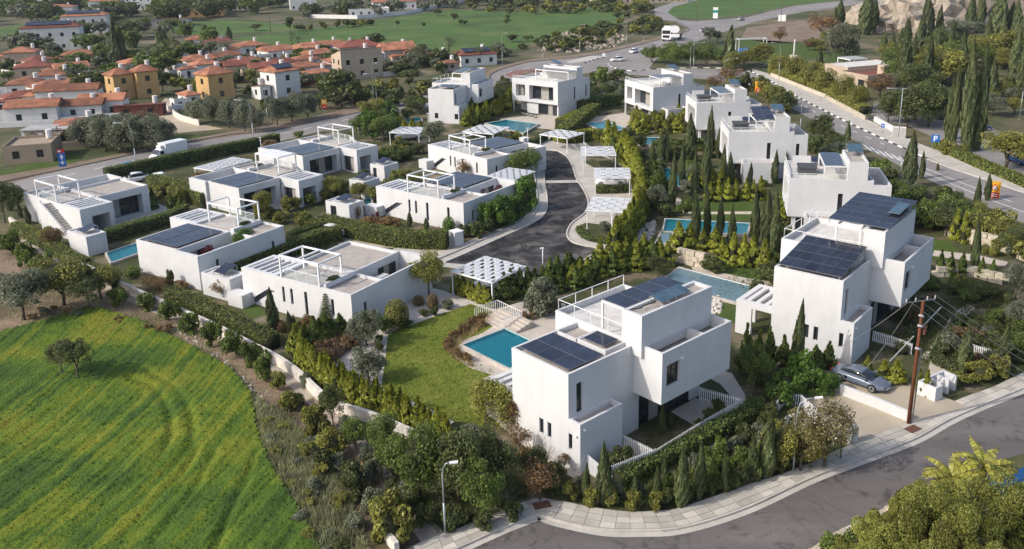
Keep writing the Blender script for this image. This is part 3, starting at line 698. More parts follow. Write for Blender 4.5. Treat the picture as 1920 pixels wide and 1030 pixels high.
# ------------------------------------------------------------------ VILLAS
def hexa(mb, p, dx, dy, dz):
    """box from a corner and three edge vectors"""
    p, dx, dy, dz = map(Vector, (p, dx, dy, dz)); n = len(mb.v)
    for a, b, c in ((0, 0, 0), (1, 0, 0), (1, 1, 0), (0, 1, 0), (0, 0, 1), (1, 0, 1), (1, 1, 1), (0, 1, 1)):
        mb.v.append(tuple(p + dx * a + dy * b + dz * c))
    for q in ((0, 3, 2, 1), (4, 5, 6, 7), (0, 1, 5, 4), (1, 2, 6, 5), (2, 3, 7, 6), (3, 0, 4, 7)):
        mb.f.append(tuple(n + i for i in q)); mb.mi.append(mb.m)
    return mb
class House:
    """local frame: u runs away to the right, v away to the left, from the corner nearest the camera"""
    def __init__(s, name, x, y, yaw, sc=1.0, xf=None, z=0, **k):
        s.root = empty(name, (x, y, z), R(yaw), sc, **k)
        s.xf = xf or (lambda u, v: (u, v))
        s.wall = MB(); s.screed = MB()
    def put(s, mb, name, m, parent=None, smooth=False):
        mb.v = [(*s.xf(a, b), c) for a, b, c in mb.v]
        return mb.build(name, M[m] if isinstance(m, str) else m, parent or s.root, smooth)
    def face_holes(s, side, plane, a0, z0, a1, z1, holes, depth, glass=True, mull=None):
        mb = s.wall
        A = sorted({a0, a1, *[h[0] for h in holes], *[h[2] for h in holes]}); Z = sorted({z0, z1, *[h[1] for h in holes], *[h[3] for h in holes]})
        def P(a, z, d=0):
            sgn = 1 if side in ('u0', 'v0') else -1
            return (plane + d * sgn, a, z) if side[0] == 'u' else (a, plane + d * sgn, z)
        for i in range(len(A) - 1):
            for j in range(len(Z) - 1):
                ca, cz = (A[i] + A[i + 1]) / 2, (Z[j] + Z[j + 1]) / 2
                if any(h[0] < ca < h[2] and h[1] < cz < h[3] for h in holes): continue
                mb.face([P(A[i], Z[j]), P(A[i + 1], Z[j]), P(A[i + 1], Z[j + 1]), P(A[i], Z[j + 1])])
        for h in holes:
            d = h[4] if len(h) > 4 else depth
            b0, y0, b1, y1 = h[:4]
            mb.face([P(b0, y0), P(b0, y0, d), P(b0, y1, d), P(b0, y1)]); mb.face([P(b1, y0), P(b1, y0, d), P(b1, y1, d), P(b1, y1)])
            mb.face([P(b0, y1), P(b0, y1, d), P(b1, y1, d), P(b1, y1)]); mb.face([P(b0, y0), P(b0, y0, d), P(b1, y0, d), P(b1, y0)])
            n = h[5] if len(h) > 5 else (1 if b1 - b0 < 0.9 else 2)
            if n == 0:
                mb.face([P(b0, y0, d), P(b1, y0, d), P(b1, y1, d), P(b0, y1, d)]); continue
            fr = MB(); pn = MB(); t = 0.06
            def bar(a, b, c, e): hexa(fr, P(a, b, d - 0.05), Vector(P(c, b, d - 0.05)) - Vector(P(a, b, d - 0.05)), Vector(P(a, e, d - 0.05)) - Vector(P(a, b, d - 0.05)), Vector(P(a, b, d)) - Vector(P(a, b, d - 0.05)))
            bar(b0, y0, b0 + t, y1); bar(b1 - t, y0, b1, y1); bar(b0 + t, y0, b1 - t, y0 + t); bar(b0 + t, y1 - t, b1 - t, y1)
            for k in range(1, n): c = b0 + (b1 - b0) * k / n; bar(c - t / 2, y0 + t, c + t / 2, y1 - t)
            if n == 1 and y1 - y0 > 1.4: bar(b0 + t, (y0 + y1) / 2, b1 - t, (y0 + y1) / 2 + t)
            w = s.put(fr, 'window', 'frame')
            for k in range(n):
                c0 = b0 + (b1 - b0) * k / n; c1 = b0 + (b1 - b0) * (k + 1) / n
                q = MB(); q.face([P(c0, y0, d - 0.01), P(c1, y0, d - 0.01), P(c1, y1, d - 0.01), P(c0, y1, d - 0.01)])
                s.put(q, 'pane', 'blind' if (n > 1 and k in (1,) and b1 - b0 > 2) or (len(h) > 6) else 'glass', w)
    def block(s, u0, v0, z0, u1, v1, z1, par=0.35, pt=0.18, holes=None, roof='roof', skip='', depth=0.2):
        holes = holes or {}
        for side, plane, a0, a1 in (('u0', u0, v0, v1), ('u1', u1, v0, v1), ('v0', v0, u0, u1), ('v1', v1, u0, u1)):
            if side in skip: continue
            s.face_holes(side, plane, a0, z0, a1, z1 - par, holes.get(side, []), depth)
        w = s.wall; zt = z1 - par
        if z0 > 0.1: w.face([(u0, v0, z0), (u0, v1, z0), (u1, v1, z0), (u1, v0, z0)])
        if par > 0:
            w.box(u0, v0, zt, u1, v0 + pt, z1); w.box(u0, v1 - pt, zt, u1, v1, z1)
            w.box(u0, v0 + pt, zt, u0 + pt, v1 - pt, z1); w.box(u1 - pt, v0 + pt, zt, u1, v1 - pt, z1)
            q = MB(); q.face([(u0 + pt, v0 + pt, zt + .01), (u1 - pt, v0 + pt, zt + .01), (u1 - pt, v1 - pt, zt + .01), (u0 + pt, v1 - pt, zt + .01)]); s.put(q, 'flat_roof', roof)
        else: w.face([(u0, v0, z1), (u1, v0, z1), (u1, v1, z1), (u0, v1, z1)])
    def finish(s): return s.put(s.wall, 'wall', 'white')
    def panels(s, p, eu, ev, nu, nv, m='panel', gap=0.012, th=0.05, rails=True, legs=None):
        """array of framed solar panels on the parallelogram p, p+eu, p+ev"""
        p, eu, ev = Vector(p), Vector(eu), Vector(ev); n = eu.cross(ev).normalized()
        if n.z < 0: n = -n
        du, dv = eu / nu, ev / nv
        for i in range(nu):
            for j in range(nv):
                q = p + du * i + dv * j + du.normalized() * gap + dv.normalized() * gap
                a, b = du - du.normalized() * 2 * gap, dv - dv.normalized() * 2 * gap
                mb = MB(); hexa(mb, q, a, b, n * th); mb.m = 1; 
                mb.face([q + a * .01 + b * .01 + n * (th + .004), q + a * .99 + b * .01 + n * (th + .004), q + a * .99 + b * .99 + n * (th + .004), q + a * .01 + b * .99 + n * (th + .004)])
                mb.v = [(*s.xf(x, y), z) for x, y, z in mb.v]
                mb.build('solar_panel', [M['pframe'], M[m]], s.root)
        if legs is not None:
            mb = MB()
            for i in range(nu + 1):
                for t in (0.03, 0.97):
                    q = p + du * i + ev * t
                    if q.z > legs + .1: mb.box(q.x - .03, q.y - .03, legs, q.x + .03, q.y + .03, q.z)
            s.put(mb, 'mounting_frame', 'alu')
    def frame_pergola(s, u0, v0, u1, v1, z0, z1, t=0.14, mid=None, name='pergola'):
        mb = MB()
        for a, b in ((u0, v0), (u1, v0), (u1, v1), (u0, v1)): mb.box(a - t / 2, b - t / 2, z0, a + t / 2, b + t / 2, z1 - t)
        mb.box(u0 - t / 2, v0 - t / 2, z1 - t, u1 + t / 2, v0 + t / 2, z1); mb.box(u0 - t / 2, v1 - t / 2, z1 - t, u1 + t / 2, v1 + t / 2, z1)
        mb.box(u0 - t / 2, v0 + t / 2, z1 - t, u0 + t / 2, v1 - t / 2, z1); mb.box(u1 - t / 2, v0 + t / 2, z1 - t, u1 + t / 2, v1 - t / 2, z1)
        if mid: mb.box(u0 + t / 2, mid - t / 2, z1 - t, u1 - t / 2, mid + t / 2, z1)
        return s.put(mb, name, 'white_metal')
    def rail(s, pts, z0, h=0.95, step=1.2, glass=True, t=0.045):
        mb = MB(); g = MB()
        for (a, b), (c, d_) in zip(pts[:-1], pts[1:]):
            L_ = math.hypot(c - a, d_ - b); n = max(1, round(L_ / step))
            for k in range(n + 1):
                x, y = a + (c - a) * k / n, b + (d_ - b) * k / n
                mb.box(x - t / 2, y - t / 2, z0, x + t / 2, y + t / 2, z0 + h)
            e = Vector((c - a, d_ - b, 0)).normalized(); nn = Vector((-e.y, e.x, 0)) * t
            hexa(mb, Vector((a, b, z0 + h)) - nn / 2, (c - a, d_ - b, 0), nn, (0, 0, t))
            g.face([(a, b, z0 + .06), (c, d_, z0 + .06), (c, d_, z0 + h - .05), (a, b, z0 + h - .05)])
        r_ = s.put(mb, 'railing', 'white_metal')
        if glass: s.put(g, 'glass_panel', 'clear', r_)
    def slats(s, u0, v0, u1, v1, z, n, along='u', w=0.28):
        """slatted roof opening: dark void with white beams across"""
        for k in range(n):
            mb = MB()
            if along == 'u':
                c = v0 + (v1 - v0) * (k + .5) / n; mb.box(u0, c - w / 2, z - .25, u1, c + w / 2, z)
            else:
                c = u0 + (u1 - u0) * (k + .5) / n; mb.box(c - w / 2, v0, z - .25, c + w / 2, v1, z)
            s.put(mb, 'roof_beam', 'white')
def open_block(h, u0, v0, z0, u1, v1, z1, n, holes=None, bw=0.45, along='u', beam=0.28):
    """block whose roof is open between beams"""
    holes = holes or {}
    for side, plane, a0, a1 in (('u0', u0, v0, v1), ('u1', u1, v0, v1), ('v0', v0, u0, u1), ('v1', v1, u0, u1)):
        if holes.get(side) == 'none': continue
        h.face_holes(side, plane, a0, z0, a1, z1 - .25, holes.get(side, []), 0.25)
    w = h.wall
    w.box(u0, v0, z1 - .25, u1, v0 + bw, z1); w.box(u0, v1 - bw, z1 - .25, u1, v1, z1)
    w.box(u0, v0 + bw, z1 - .25, u0 + bw, v1 - bw, z1); w.box(u1 - bw, v0 + bw, z1 - .25, u1, v1 - bw, z1)
    h.slats(u0 + bw, v0 + bw, u1 - bw, v1 - bw, z1 - .02, n, along, beam)
    q = MB(); q.face([(u0 + .1, v0 + .1, z0 + .03), (u1 - .1, v0 + .1, z0 + .03), (u1 - .1, v1 - .1, z0 + .03), (u0 + .1, v1 - .1, z0 + .03)]); h.put(q, 'floor', 'deck')

def villa_A(x, y, yaw, sc, label, solar='flat', far=False):
    h = House('two_storey_villa', x, y, yaw, sc, label=label, cat='villa', group='white villas of the estate')
    h.block(0, 0, 0, 4.1, 1.08, 3.6, holes={'u0': [(.74, 1.38, 1.1, 2.56)]} if not far else {'u0': [(.2, .9, 1.0, 2.0, .2, 2)]})
    h.block(0, 1.08, 0, 6.45, 6.67, 6.83, holes={'u0': [(2.74, 1.38, 3.12, 2.55), (3.51, 1.38, 3.93, 2.55)] if not far else [(4.6, .9, 5.4, 2.0)], 'v0': [(.75, 3.72, 1.3, 5.9, .18)]})
    h.block(6.45, 1.1, 0, 14.2, 8.95, 7.0, roof='roof_w', par=.5, holes={'u0': [], 'v0': [(7.1, -.0, 13.0, 2.6, .15, 5)]})
    h.block(6.45, -1.45, 3.15, 14.3, 1.1, 7.0, roof='roof', par=.95, holes={'v0': [(6.95, 4.3, 8.35, 5.95, .22, 2)]}, skip='v1')
    h.wall.box(6.65, .1, 6.95, 11.2, .3, 6.96)
    h.wall.box(11.15, -1.27, 6.05, 11.35, 1.0, 6.9)
    h.block(6.2, .2, 6.2, 14.05, 1.9, 9.3, par=.22, pt=.22, roof='roof')
    # small recess in the lower roof and chamber beside it
    h.block(4.2, 4.55, 6.3, 6.4, 6.55, 6.84, par=.5, pt=.1, roof='roof')
    h.block(4.2, 1.7, 6.2, 6.4, 4.4, 6.9, par=.1, pt=.12, roof='roof')
    # pergola with the upper array on top
    if solar == 'flat':
        h.panels((.35, 1.35, 6.9), (3.3, 0, 0), (0, 4.9, 0), 2, 3)
        h.panels((4.4, 2.05, 7.0), (1.5, 0, .05), (0, 2.0, 0), 1, 2)
        h.frame_pergola(6.75, 2.35, 13.2, 4.35, 6.5, 9.1)
        h.panels((6.75, 2.2, 9.14), (6.6, 0, 0), (0, 2.2, 0), 4, 2)
        h.panels((8.6, .45, 9.5), (3.2, 0, 0), (0, 1.1, .22), 4, 1, m='panel_b', legs=9.2)
        pp = MB(); pp.tube([(6.6, 1.5, 9.33), (7.2, 1.1, 9.36), (7.6, 1.3, 9.36), (8.6, 1.0, 9.45)], .04); h.put(pp, 'water_pipe', 'black')
    elif solar == 'tilt':
        h.panels((.2, 1.35, 7.0), (5.5, 0, .95), (0, 5.1, 0), 4, 5, legs=6.5)
        h.frame_pergola(6.75, 2.35, 13.2, 4.35, 6.5, 9.1)
        h.panels((6.7, .1, 9.45), (7.2, 0, .65), (0, 5.0, 0), 6, 4, legs=9.1)
        h.panels((9.6, .2, 9.95), (2.6, 0, .25), (0, 1.0, 0), 2, 1, m='panel_b')
    else:
        h.panels((1.6, 1.4, 6.95), (2.6, 0, .15), (0, 3.6, 0), 2, 3)
        h.frame_pergola(6.75, 2.35, 13.2, 4.35, 6.5, 9.1)
        h.panels((7.6, 2.2, 9.2), (5.6, 0, .1), (0, 2.6, 0), 3, 2)
        h.panels((8.6, .45, 9.4), (3.2, 0, 0), (0, 1.1, .2), 3, 1, legs=9.2)
    h.rail([(6.65, 2.0), (6.65, 8.8), (14.0, 8.8)], 7.0, .85, 1.8, glass=False)
    # roller-shutter box, spot lights
    sp = MB(); sp.box(.3, -.14, 3.05, .42, 0, 3.17); sp.box(-.14, .25, 2.6, 0, .37, 2.72); h.put(sp, 'wall_lamp', 'white_metal')
    sp = MB(); sp.box(8.45, -1.6, 5.95, 8.6, -1.45, 6.1); h.put(sp, 'wall_lamp', 'white_metal')
    sp = MB(); sp.tube([(6.3, .75, 6.8), (6.3, .75, 7.05)], .09, 10); sp.tube([(6.3, 1.35, 6.83), (6.3, 1.35, 7.0)], .08, 10); h.put(sp, 'chimney_pipe', 'st_w', smooth=False)
    h.finish(); return h
def villa_C(x, y, yaw, sc, label, depth, style, lz=0):
    """villa whose long side and loggias face the camera; origin is its near upper corner's foot"""
    h = House('two_storey_villa', x, y, yaw, sc, label=label, cat='villa', group='white villas of the estate')
    big = [(1.15, 2.95, min(7.3, depth - 1.9), 5.85, 1.3, 3)]
    if depth > 10: big.append((8.4, 3.4, depth - 1.0, 5.8, 1.1, 2))
    vw = [(5.45, 2.7, 6.0, 5.35)]
    h.block(0, 0, 2.4, 9.2, depth, 7.0, par=.45, roof='roof_w', holes={'u0': big, 'v0': vw})
    if depth > 10:
        h.block(.5, .3, 0, 9.2, 8.3, 2.42, par=0, holes={'u0': [(.6, .02, 5.4, 2.15, .2, 4)]})
        h.block(2.6, 8.3, 0, 9.2, depth - .2, 2.42, par=0)
        h.wall.box(.05, depth - .35, 0, .35, depth - .05, 2.4)
    else:
        h.block(.6, .3, 0, 9.2, depth - .3, 2.42, par=0, holes={'u0': [(.8, .02, 5.0, 2.15, .2, 3)], 'v0': [(1.0, .1, 2.6, 2.2, .15, 2)]})
    h.block(9.2, .02, 0, 11.15, depth - .3, 6.5, par=.9, roof='roof', holes={'v0': [(9.55, 2.8, 10.05, 5.2)]})
    if style != 'plain': h.block(1.9, -2.4, 0, 6.5, .0, 3.0, par=.4, skip='v1')
    h.block(6.4, -.01, 6.5, 8.5, depth * .72, 9.1, par=.2, pt=.2, roof='roof')
    z = 6.56
    if style == 'back':
        h.frame_pergola(1.6, .25, 6.2, 4.3, z, 8.6, .12)
        h.panels((1.5, .6, 8.62), (4.6, 0, 0), (0, 3.6, 0), 2, 3)
    else:
        a, b = (3.8, 6.3); 
        h.frame_pergola(a, .2, b, depth * .72, z, 8.55, .14)
        if style == 'tiltp': h.panels((a - .1, .1, 8.7), (2.7, 0, .1), (0, depth * .62, .95), 2, 3, legs=8.5); 
        else: h.panels((a, .2, 8.6), (2.2, 0, 0), (0, depth * .7, .08), 2, 4)
        for k in range(6):
            mb = MB(); c = .5 + (depth * .68) * k / 6; mb.box(b - .45, c, 8.55, b + .05, c + .25, 8.68); h.put(mb, 'roof_beam', 'white')
    h.rail([(.12, depth - .2), (.12, .12), (6.3, .12)], 7.0, .55, 1.5, glass=True)
    h.panels((6.7, depth * .42, 9.45), (1.7, 0, .0), (0, 2.0, .55), 2, 1, m='panel_b', legs=9.1)
    if depth < 10:
        h.wall.box(.9, depth - 1.2, 6.5, 3.0, depth - 1.0, 7.9)
        h.panels((3.2, depth - .9, 7.1), (2.4, 0, 0), (0, 1.6, .3), 3, 1, legs=6.6)
    h.finish(); return h
def villa_B(x, y, yaw, sc, label, fu=False, fv=False, U=11.4, solar=True, stair='under', pergroof=False, tree=None):
    """single-storey villa; canonical frame is the one nearest the front left, fu / fv mirror it"""
    xf = lambda u, v: ((U - u) if fu else u, (14.5 - v) if fv else v)
    h = House('single_storey_villa', x, y, yaw, sc, xf=xf, label=label, cat='villa', group='white villas of the estate')
    zr = 3.7
    slit = [(8.6, 1.2, 8.95, 2.8), (7.5, 1.2, 7.85, 2.8), (5.6, .5, 6.0, 2.85)] + ([(2.2, 1.2, 2.6, 2.8)] if not fv else [])
    # main volume, split round the sunken patio
    h.block(0, 0, 0, 4.5, 10.0, zr, par=.28, roof='roof', holes={'u0': slit if not fu else [], 'v0': [(1.6, 1.0, 2.0, 2.4)]})
    h.block(4.5, 3.8, 0, U, 10.7, zr, par=.3, roof='roof', holes={'v0': [(8.0, .3, 10.8, 2.9, .15, 3)], 'v1': [(5.2, .05, 10.4, 2.75, 1.3, 4)]})
    h.block(4.5, 0, 0, U + .4, .22, zr, par=0, holes={'v0': [(9.3, 1.0, 9.7, 2.7)] if fu else []})        # patio wall
    h.block(U - .0, .22, 0, U + .4, 3.8, zr, par=0)
    fl = MB(); fl.face([(4.5, .2, .06), (U, .2, .06), (U, 3.8, .06), (4.5, 3.8, .06)]); h.put(fl, 'patio_floor', 'deck')
    st = MB(); st.box(6.2, 2.4, 2.2, 8.0, 3.1, 2.6); h.put(st, 'patio_canopy', 'white')
    # block with the beamed roof
    hl = {'v1': [(1.4, .05, 3.7, 2.5, 4.2, 0)], 'u1': [(11.2, .05, 13.7, 2.5, .4, 2)], 'v0': 'none'}
    if stair == 'under':
        hl['u0'] = 'none'
        open_block(h, .0, 10.0, 0, 4.3, 14.5, zr, 4, holes=hl)
        pts = [(14.5, 0), (14.5, 3.45), (10.0, 3.45), (10.0, 2.1), (11.0, 2.1), (13.3, .7), (13.3, 0)]
        n = len(h.wall.v)
        h.wall.face([(0, a, b) for a, b in pts]); h.wall.face([(.25, a, b) for a, b in pts])
        for i in range(len(pts)):
            a, b = pts[i], pts[(i + 1) % len(pts)]; h.wall.face([(0, *a), (0, *b), (.25, *b), (.25, *a)])
        h.wall.face([(1.3, 10.0, 0), (1.3, 13.3, 0), (1.3, 13.3, 3.4), (1.3, 10.0, 3.4)])
        for k in range(10):
            h.wall.box(.25, 13.2 - k * .32, 0, 1.3, 12.88 - k * .32, .2 + k * .2)
        h.wall.box(-1.3, 13.3, 0, 0.0, 15.4, 1.35)
    else:
        hl['u0'] = [(11.0, 1.6, 11.3, 1.9)] if False else []
        open_block(h, .0, 10.0, 0, 4.3, 14.5, zr, 4, holes=hl)
        # long outside stair against the facade
        for (ua, ub) in ((-1.25, -1.05),):
            pts = [(6.6, 0), (6.6, 3.95), (7.0, 3.95), (13.3, .35), (13.3, 0)]
            h.wall.face([(ua, a, b) for a, b in pts]); h.wall.face([(ub, a, b) for a, b in pts])
            for i in range(len(pts)):
                a, b = pts[i], pts[(i + 1) % len(pts)]; h.wall.face([(ua, *a), (ub, *a), (ub, *b), (ua, *b)])
        sp = MB()
        for k in range(16): sp.box(-1.05, 13.2 - k * .38, 0, 0, 12.82 - k * .38, .2 + k * .22)
        h.put(sp, 'stair_flight', 'deck')
    # roof terrace: deck, glass rail, frame, planter
    dk = MB(); dk.box(.3, 4.3, zr - .26, 3.4, 8.9, zr - .12); h.put(dk, 'terrace_deck', 'deck')
    h.rail([(3.3, 4.4), (.35, 4.4), (.35, 8.6)], zr - .1, .95, 1.2)
    h.frame_pergola(0.05, 3.9, 3.05, 8.9, zr, 6.0, .15, mid=6.6 if stair == 'under' and not fu and not fv else None)
    pl = MB(); pl.box(.3, 3.35, zr - .2, 4.3, 3.8, zr + .28); pl2 = h.put(pl, 'planter', 'white')
    if pergroof:
        for i in range(5):
            for j in range(4):
                mb = MB(); mb.box(.15 + i * .58, 4.0 + j * 1.22, 6.02, .15 + i * .58 + .52, 4.0 + j * 1.22 + 1.1, 6.06); h.put(mb, 'shade_panel', 'white_metal')
    if solar is True:
        h.panels((5.0, 4.3, zr + .05), (6.1, 0, 0), (0, 3.0, .0), 4, 2); h.panels((5.0, 7.4, zr + .05), (6.1, 0, 0), (0, 2.9, .0), 4, 2)
    elif solar == 'far':
        h.panels((4.9, 6.8, zr + .0), (3.2, 0, 0), (0, 2.6, .25), 3, 2)
    h.finish(); return h
g = villa_A(*at(1088, 888).xy, 41, 1.0, 'front white villa with dark flat solar panels, standing beside the turquoise pool and big lawn')
VA = [g]
VA.append(villa_A(27.36, 66.07, 49.6, 1.048, 'white villa behind the grey sports car with two large tilted solar arrays', 'tilt'))
VA.append(villa_A(-9.90, 171.24, 68, .983, 'white villa at the far left of the upper row, beside the small green pool', 'small', far=True))
VC = [
 villa_C(32.14, 99.47, -13, 1.0, 'white villa with square solar pergola, just behind the villa with tilted solar arrays', 8.8, 'flat'),
 villa_C(31.45, 125.61, -5, 1.0, 'white villa with a steeply tilted solar pergola roof, behind the row of tall cypresses', 8.4, 'tiltp'),
 villa_C(31.69, 149.41, 1.6, 1.0, 'narrow white villa between the loggia villa and the tilted pergola villa', 8.4, 'flat'),
 villa_C(27.09, 166.84, 20, 1.0, 'white villa with loggia and roof pergola, right behind the second round-edged pool', 11.6, 'back'),
 villa_C(9.61, 176.14, 50, 1.0, 'white villa with two wide loggias, sun loungers and pool terrace in front', 11.8, 'plain')]
VB = [
 villa_B(-14.74, 74.92, 57, 1.0, 'low white villa with open white roof frame, nearest the big lawn', solar=False),
 villa_B(-32.15, 86.6, 57, 1.0, 'low white villa with solar panels and a clipped roof hedge', fu=True, U=11.5),
 villa_B(-52.85, 104.54, 52.4, 1.0, 'leftmost low white villa with long outside stair and bare roof frame', fv=True, stair='out', solar=False),
 villa_B(-35.21, 112.47 , 52, 1.0, 'low white villa with a chequered white roof over its terrace frame', fu=True, fv=True, U=11.1, stair='out', pergroof=True),
 villa_B(-30.29, 129.95, 50, 1.0, 'low white villa beside the main road hedge with blue-black solar panels and open frame', fu=True, fv=True, U=11.6, stair='out'),
 villa_B(-5.9, 103.3, 53, 1.02, 'low white villa beside the bend of the dark inner road with big solar roof', solar=True),
 villa_B(-3.5, 126.0, 41, 1.0, 'low white villa furthest along the inner road, beside the weeping tree', solar=True)]
# mirrored ones start at another corner of the plan
def shift(h, du, dv):
    o = h.root; a = o.rotation_euler.z; o.location.x += (math.cos(a) * du - math.sin(a) * dv) * o.scale.x; o.location.y += (math.sin(a) * du + math.cos(a) * dv) * o.scale.x
shift(VB[3], 0, -3.0); shift(VB[4], 0, -2.4)

def annex(px, py, yaw, lu, lv, hgt, label, panel=True, win=True, z=None):
    p = at(px, py, hgt)
    h = House('garden_annex', p.x, p.y, yaw, 1, label=label, cat='shed', group='small white annexes between the villas')
    h.block(0, 0, 0, lu, lv, hgt, par=.15, holes={'u0': [(lv * .55, .3, lv * .8, 1.9)]} if win else {}, roof='roof_w')
    if panel: h.panels((lu * .2, lv * .3, hgt + .15), (1.7, 0, .45), (0, 1.6, 0), 1, 3, legs=hgt - .1)
    h.finish(); return h
annex(430, 525, 57, 2.2, 4.3, 2.4, 'small white shed with a solar panel beside the leafless bush', win=False)
annex(161, 445, 52, 2.4, 4.4, 2.4, 'small white shed with a solar panel at the foot of the leftmost villa', win=False)
annex(654, 385, 55, 2.5, 4.2, 2.4, 'small white annex beside the clipped round shrub, left of the inner road bend')
annex(682, 342, 52, 3, 3, 2.4, 'small white annex among shrubs under a blue solar collector')
annex(720, 312, 52, 3, 3, 2.4, 'small white annex half hidden in shrubs, left of the furthest low villa')
# low solar-panelled slatted roof left of the terrace villa
def carport(px, py, yaw, L_, W_, label, z=2.6, nx=7, ny=4, group='white slatted carports', sc=1, name='carport'):
    """corner = nearest roof corner in the photograph"""
    p = at(px, py, z)
    h = House(name, p.x, p.y, yaw, sc, label=label, cat='carport', group=group)
    fr = MB(); t = .08
    fr.box(0, 0, z - .14, L_, t, z); fr.box(0, W_ - t, z - .14, L_, W_, z); fr.box(0, t, z - .14, t, W_ - t, z); fr.box(L_ - t, t, z - .14, L_, W_ - t, z)
    for k in range(1, nx): c = L_ * k / nx; fr.box(c - .03, t, z - .12, c + .03, W_ - t, z - .02)
    h.put(fr, 'roof_frame', 'white_metal')
    dx, dy = L_ / nx, (W_ - .1) / (ny * 2)
    for i in range(nx):
        for j in range(ny * 2):
            odd = (i + j) % 2
            q = MB(); hexa(q, (i * dx + .02, .05 + j * dy + (.0 if odd else dy * .34), z - .02 + (.02 if odd else .0)), (dx - .04, 0, 0), (0, dy * .64, .03 if odd else -.01), (0, 0, .03)); h.put(q, 'roof_slat', 'slat')
    for a, b in ((.1, .1), (L_ - .2, .1), (L_ - .2, W_ - .2), (.1, W_ - .2)):
        q = MB(); q.box(a, b, 0, a + .11, b + .11, z - .14); h.put(q, 'post', 'white_metal')
    return h
carport(922.6, 529.7, 51.5, 5.4, 5.4, 'white slatted carport at the hedge end of the inner road, over a white car')
carport(1097.8, 394, -14, 4.9, 5.9, 'nearest white slatted carport on the right side of the inner road, lowest of the four', ny=3, nx=6)
carport(1114, 333.4, -6, 5.0, 5.6, 'white slatted carport over the white family car, second of the four beside the inner road', ny=3, nx=6)
carport(1091.5, 291.8, -2, 5.2, 6.0, 'white slatted carport third along the inner road, over bare paving', ny=3, nx=6)
carport(1063.7, 259.7, 50, 5.1, 5.9, 'white slatted carport at the head of the inner road, furthest of the four', ny=3, nx=6)
carport(925, 251.6, 62, 6.2, 6.2, 'white slatted carport in front of the villa with loungers, left of the stone pillar', ny=3, nx=6)
carport(786, 250.6, 74, 5.2, 5.7, 'white slatted carport behind the furthest low villa, over a parked white van', ny=3, nx=6)
carport(964, 337.5, 56, 5.5, 4.6, 'white slatted roof over the yard at the road-bend end of the low villa')
carport(400, 320.5, 58, 7.6, 4.4, 'long low white slatted roof beside the road hedge on the left', z=2.6)
# ------------------------------------------------------------------ PLANTS: meshes shared by alike plants
def leaf_mesh(name, P, size, m, seed=0, up=0.3, axis=None, long=1.0, core=None):
    """one small bent leaf clump face (two triangles) at every point of P; size may be an array"""
    rg = np.random.RandomState(seed); n = len(P)
    nrm = rg.normal(size=(n, 3)) ; nrm[:, 2] += up
    if axis is not None: nrm += axis * 1.2
    nrm /= np.linalg.norm(nrm, axis=1)[:, None]
    t = rg.normal(size=(n, 3)); t -= (t * nrm).sum(1)[:, None] * nrm; t /= np.linalg.norm(t, axis=1)[:, None]
    b = np.cross(nrm, t)
    s = (size * (0.6 + 0.8 * rg.rand(n)))[:, None]
    V = np.stack([P - t * s * long, P + b * s * .6 + nrm * s * .15, P + t * s * long, P - b * s * .6 + nrm * s * .15], 1).reshape(-1, 3)
    fv = np.arange(n * 4, dtype=np.int32)
    return V, fv, n
def make_mesh(name, parts, extra=None):
    """parts: list of (V, material); quads"""
    me = bpy.data.meshes.new(name)
    Vs = [p[0] for p in parts]; V = np.concatenate(Vs); nq = len(V) // 4
    ev, ef = extra if extra else ([], [])
    n0 = len(V)
    if len(ev): V = np.concatenate([V, np.array(ev)])
    me.vertices.add(len(V)); me.vertices.foreach_set('co', V.astype(np.float32).reshape(-1))
    loops = np.arange(nq * 4, dtype=np.int32); starts = np.arange(nq, dtype=np.int32) * 4
    if len(ef):
        l2 = np.array([n0 + i for f in ef for i in f], dtype=np.int32)
        s2 = nq * 4 + np.concatenate([[0], np.cumsum([len(f) for f in ef])[:-1]]).astype(np.int32)
        loops = np.concatenate([loops, l2]); starts = np.concatenate([starts, s2])
    me.loops.add(len(loops)); me.loops.foreach_set('vertex_index', loops)
    me.polygons.add(len(starts)); me.polygons.foreach_set('loop_start', starts)
    mi = np.concatenate([np.full(len(p[0]) // 4, k, dtype=np.int32) for k, p in enumerate(parts)] + [np.full(len(ef), len(parts), dtype=np.int32)])
    for p in parts: me.materials.append(p[1])
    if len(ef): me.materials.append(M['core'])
    me.polygons.foreach_set('material_index', mi)
    me.update(calc_edges=True)
    return me
def ico_core(r, c=(0, 0, 0), sx=1, sy=1, sz=1):
    b = bmesh.new(); bmesh.ops.create_icosphere(b, subdivisions=1, radius=1)
    ev = [(v.co.x * r * sx + c[0], v.co.y * r * sy + c[1], v.co.z * r * sz + c[2]) for v in b.verts]; ef = [tuple(v.index for v in f.verts) for f in b.faces]; b.free()
    return ev, ef
def crown_points(rg, n, clumps, shape='round', flat=1.0):
    """points on the shells of many clumps, clumps spread through a unit crown"""
    C = []
    while len(C) < clumps:
        p = rg.uniform(-1, 1, 3)
        r = np.linalg.norm(p)
        if r > 1 or r < 0.35: continue
        if shape == 'round' and p[2] < -0.75: continue
        C.append(p)
    C = np.array(C); rad = rg.uniform(0.13, 0.30, clumps) if clumps == 34 and n > 20000 else rg.uniform(0.2, 0.42, clumps)
    C = C * (1 - rad[:, None] * .62) * rg.uniform(.8, 1.12, (clumps, 1))
    k = rg.randint(0, clumps, n)
    d_ = rg.normal(size=(n, 3)); d_[:, 2] += .25; d_ /= np.linalg.norm(d_, axis=1)[:, None]
    P = C[k] + d_ * (rad[k] * (0.72 + .35 * rg.rand(n)))[:, None]
    P[:, 2] *= flat
    return P, d_
CROWN = {}
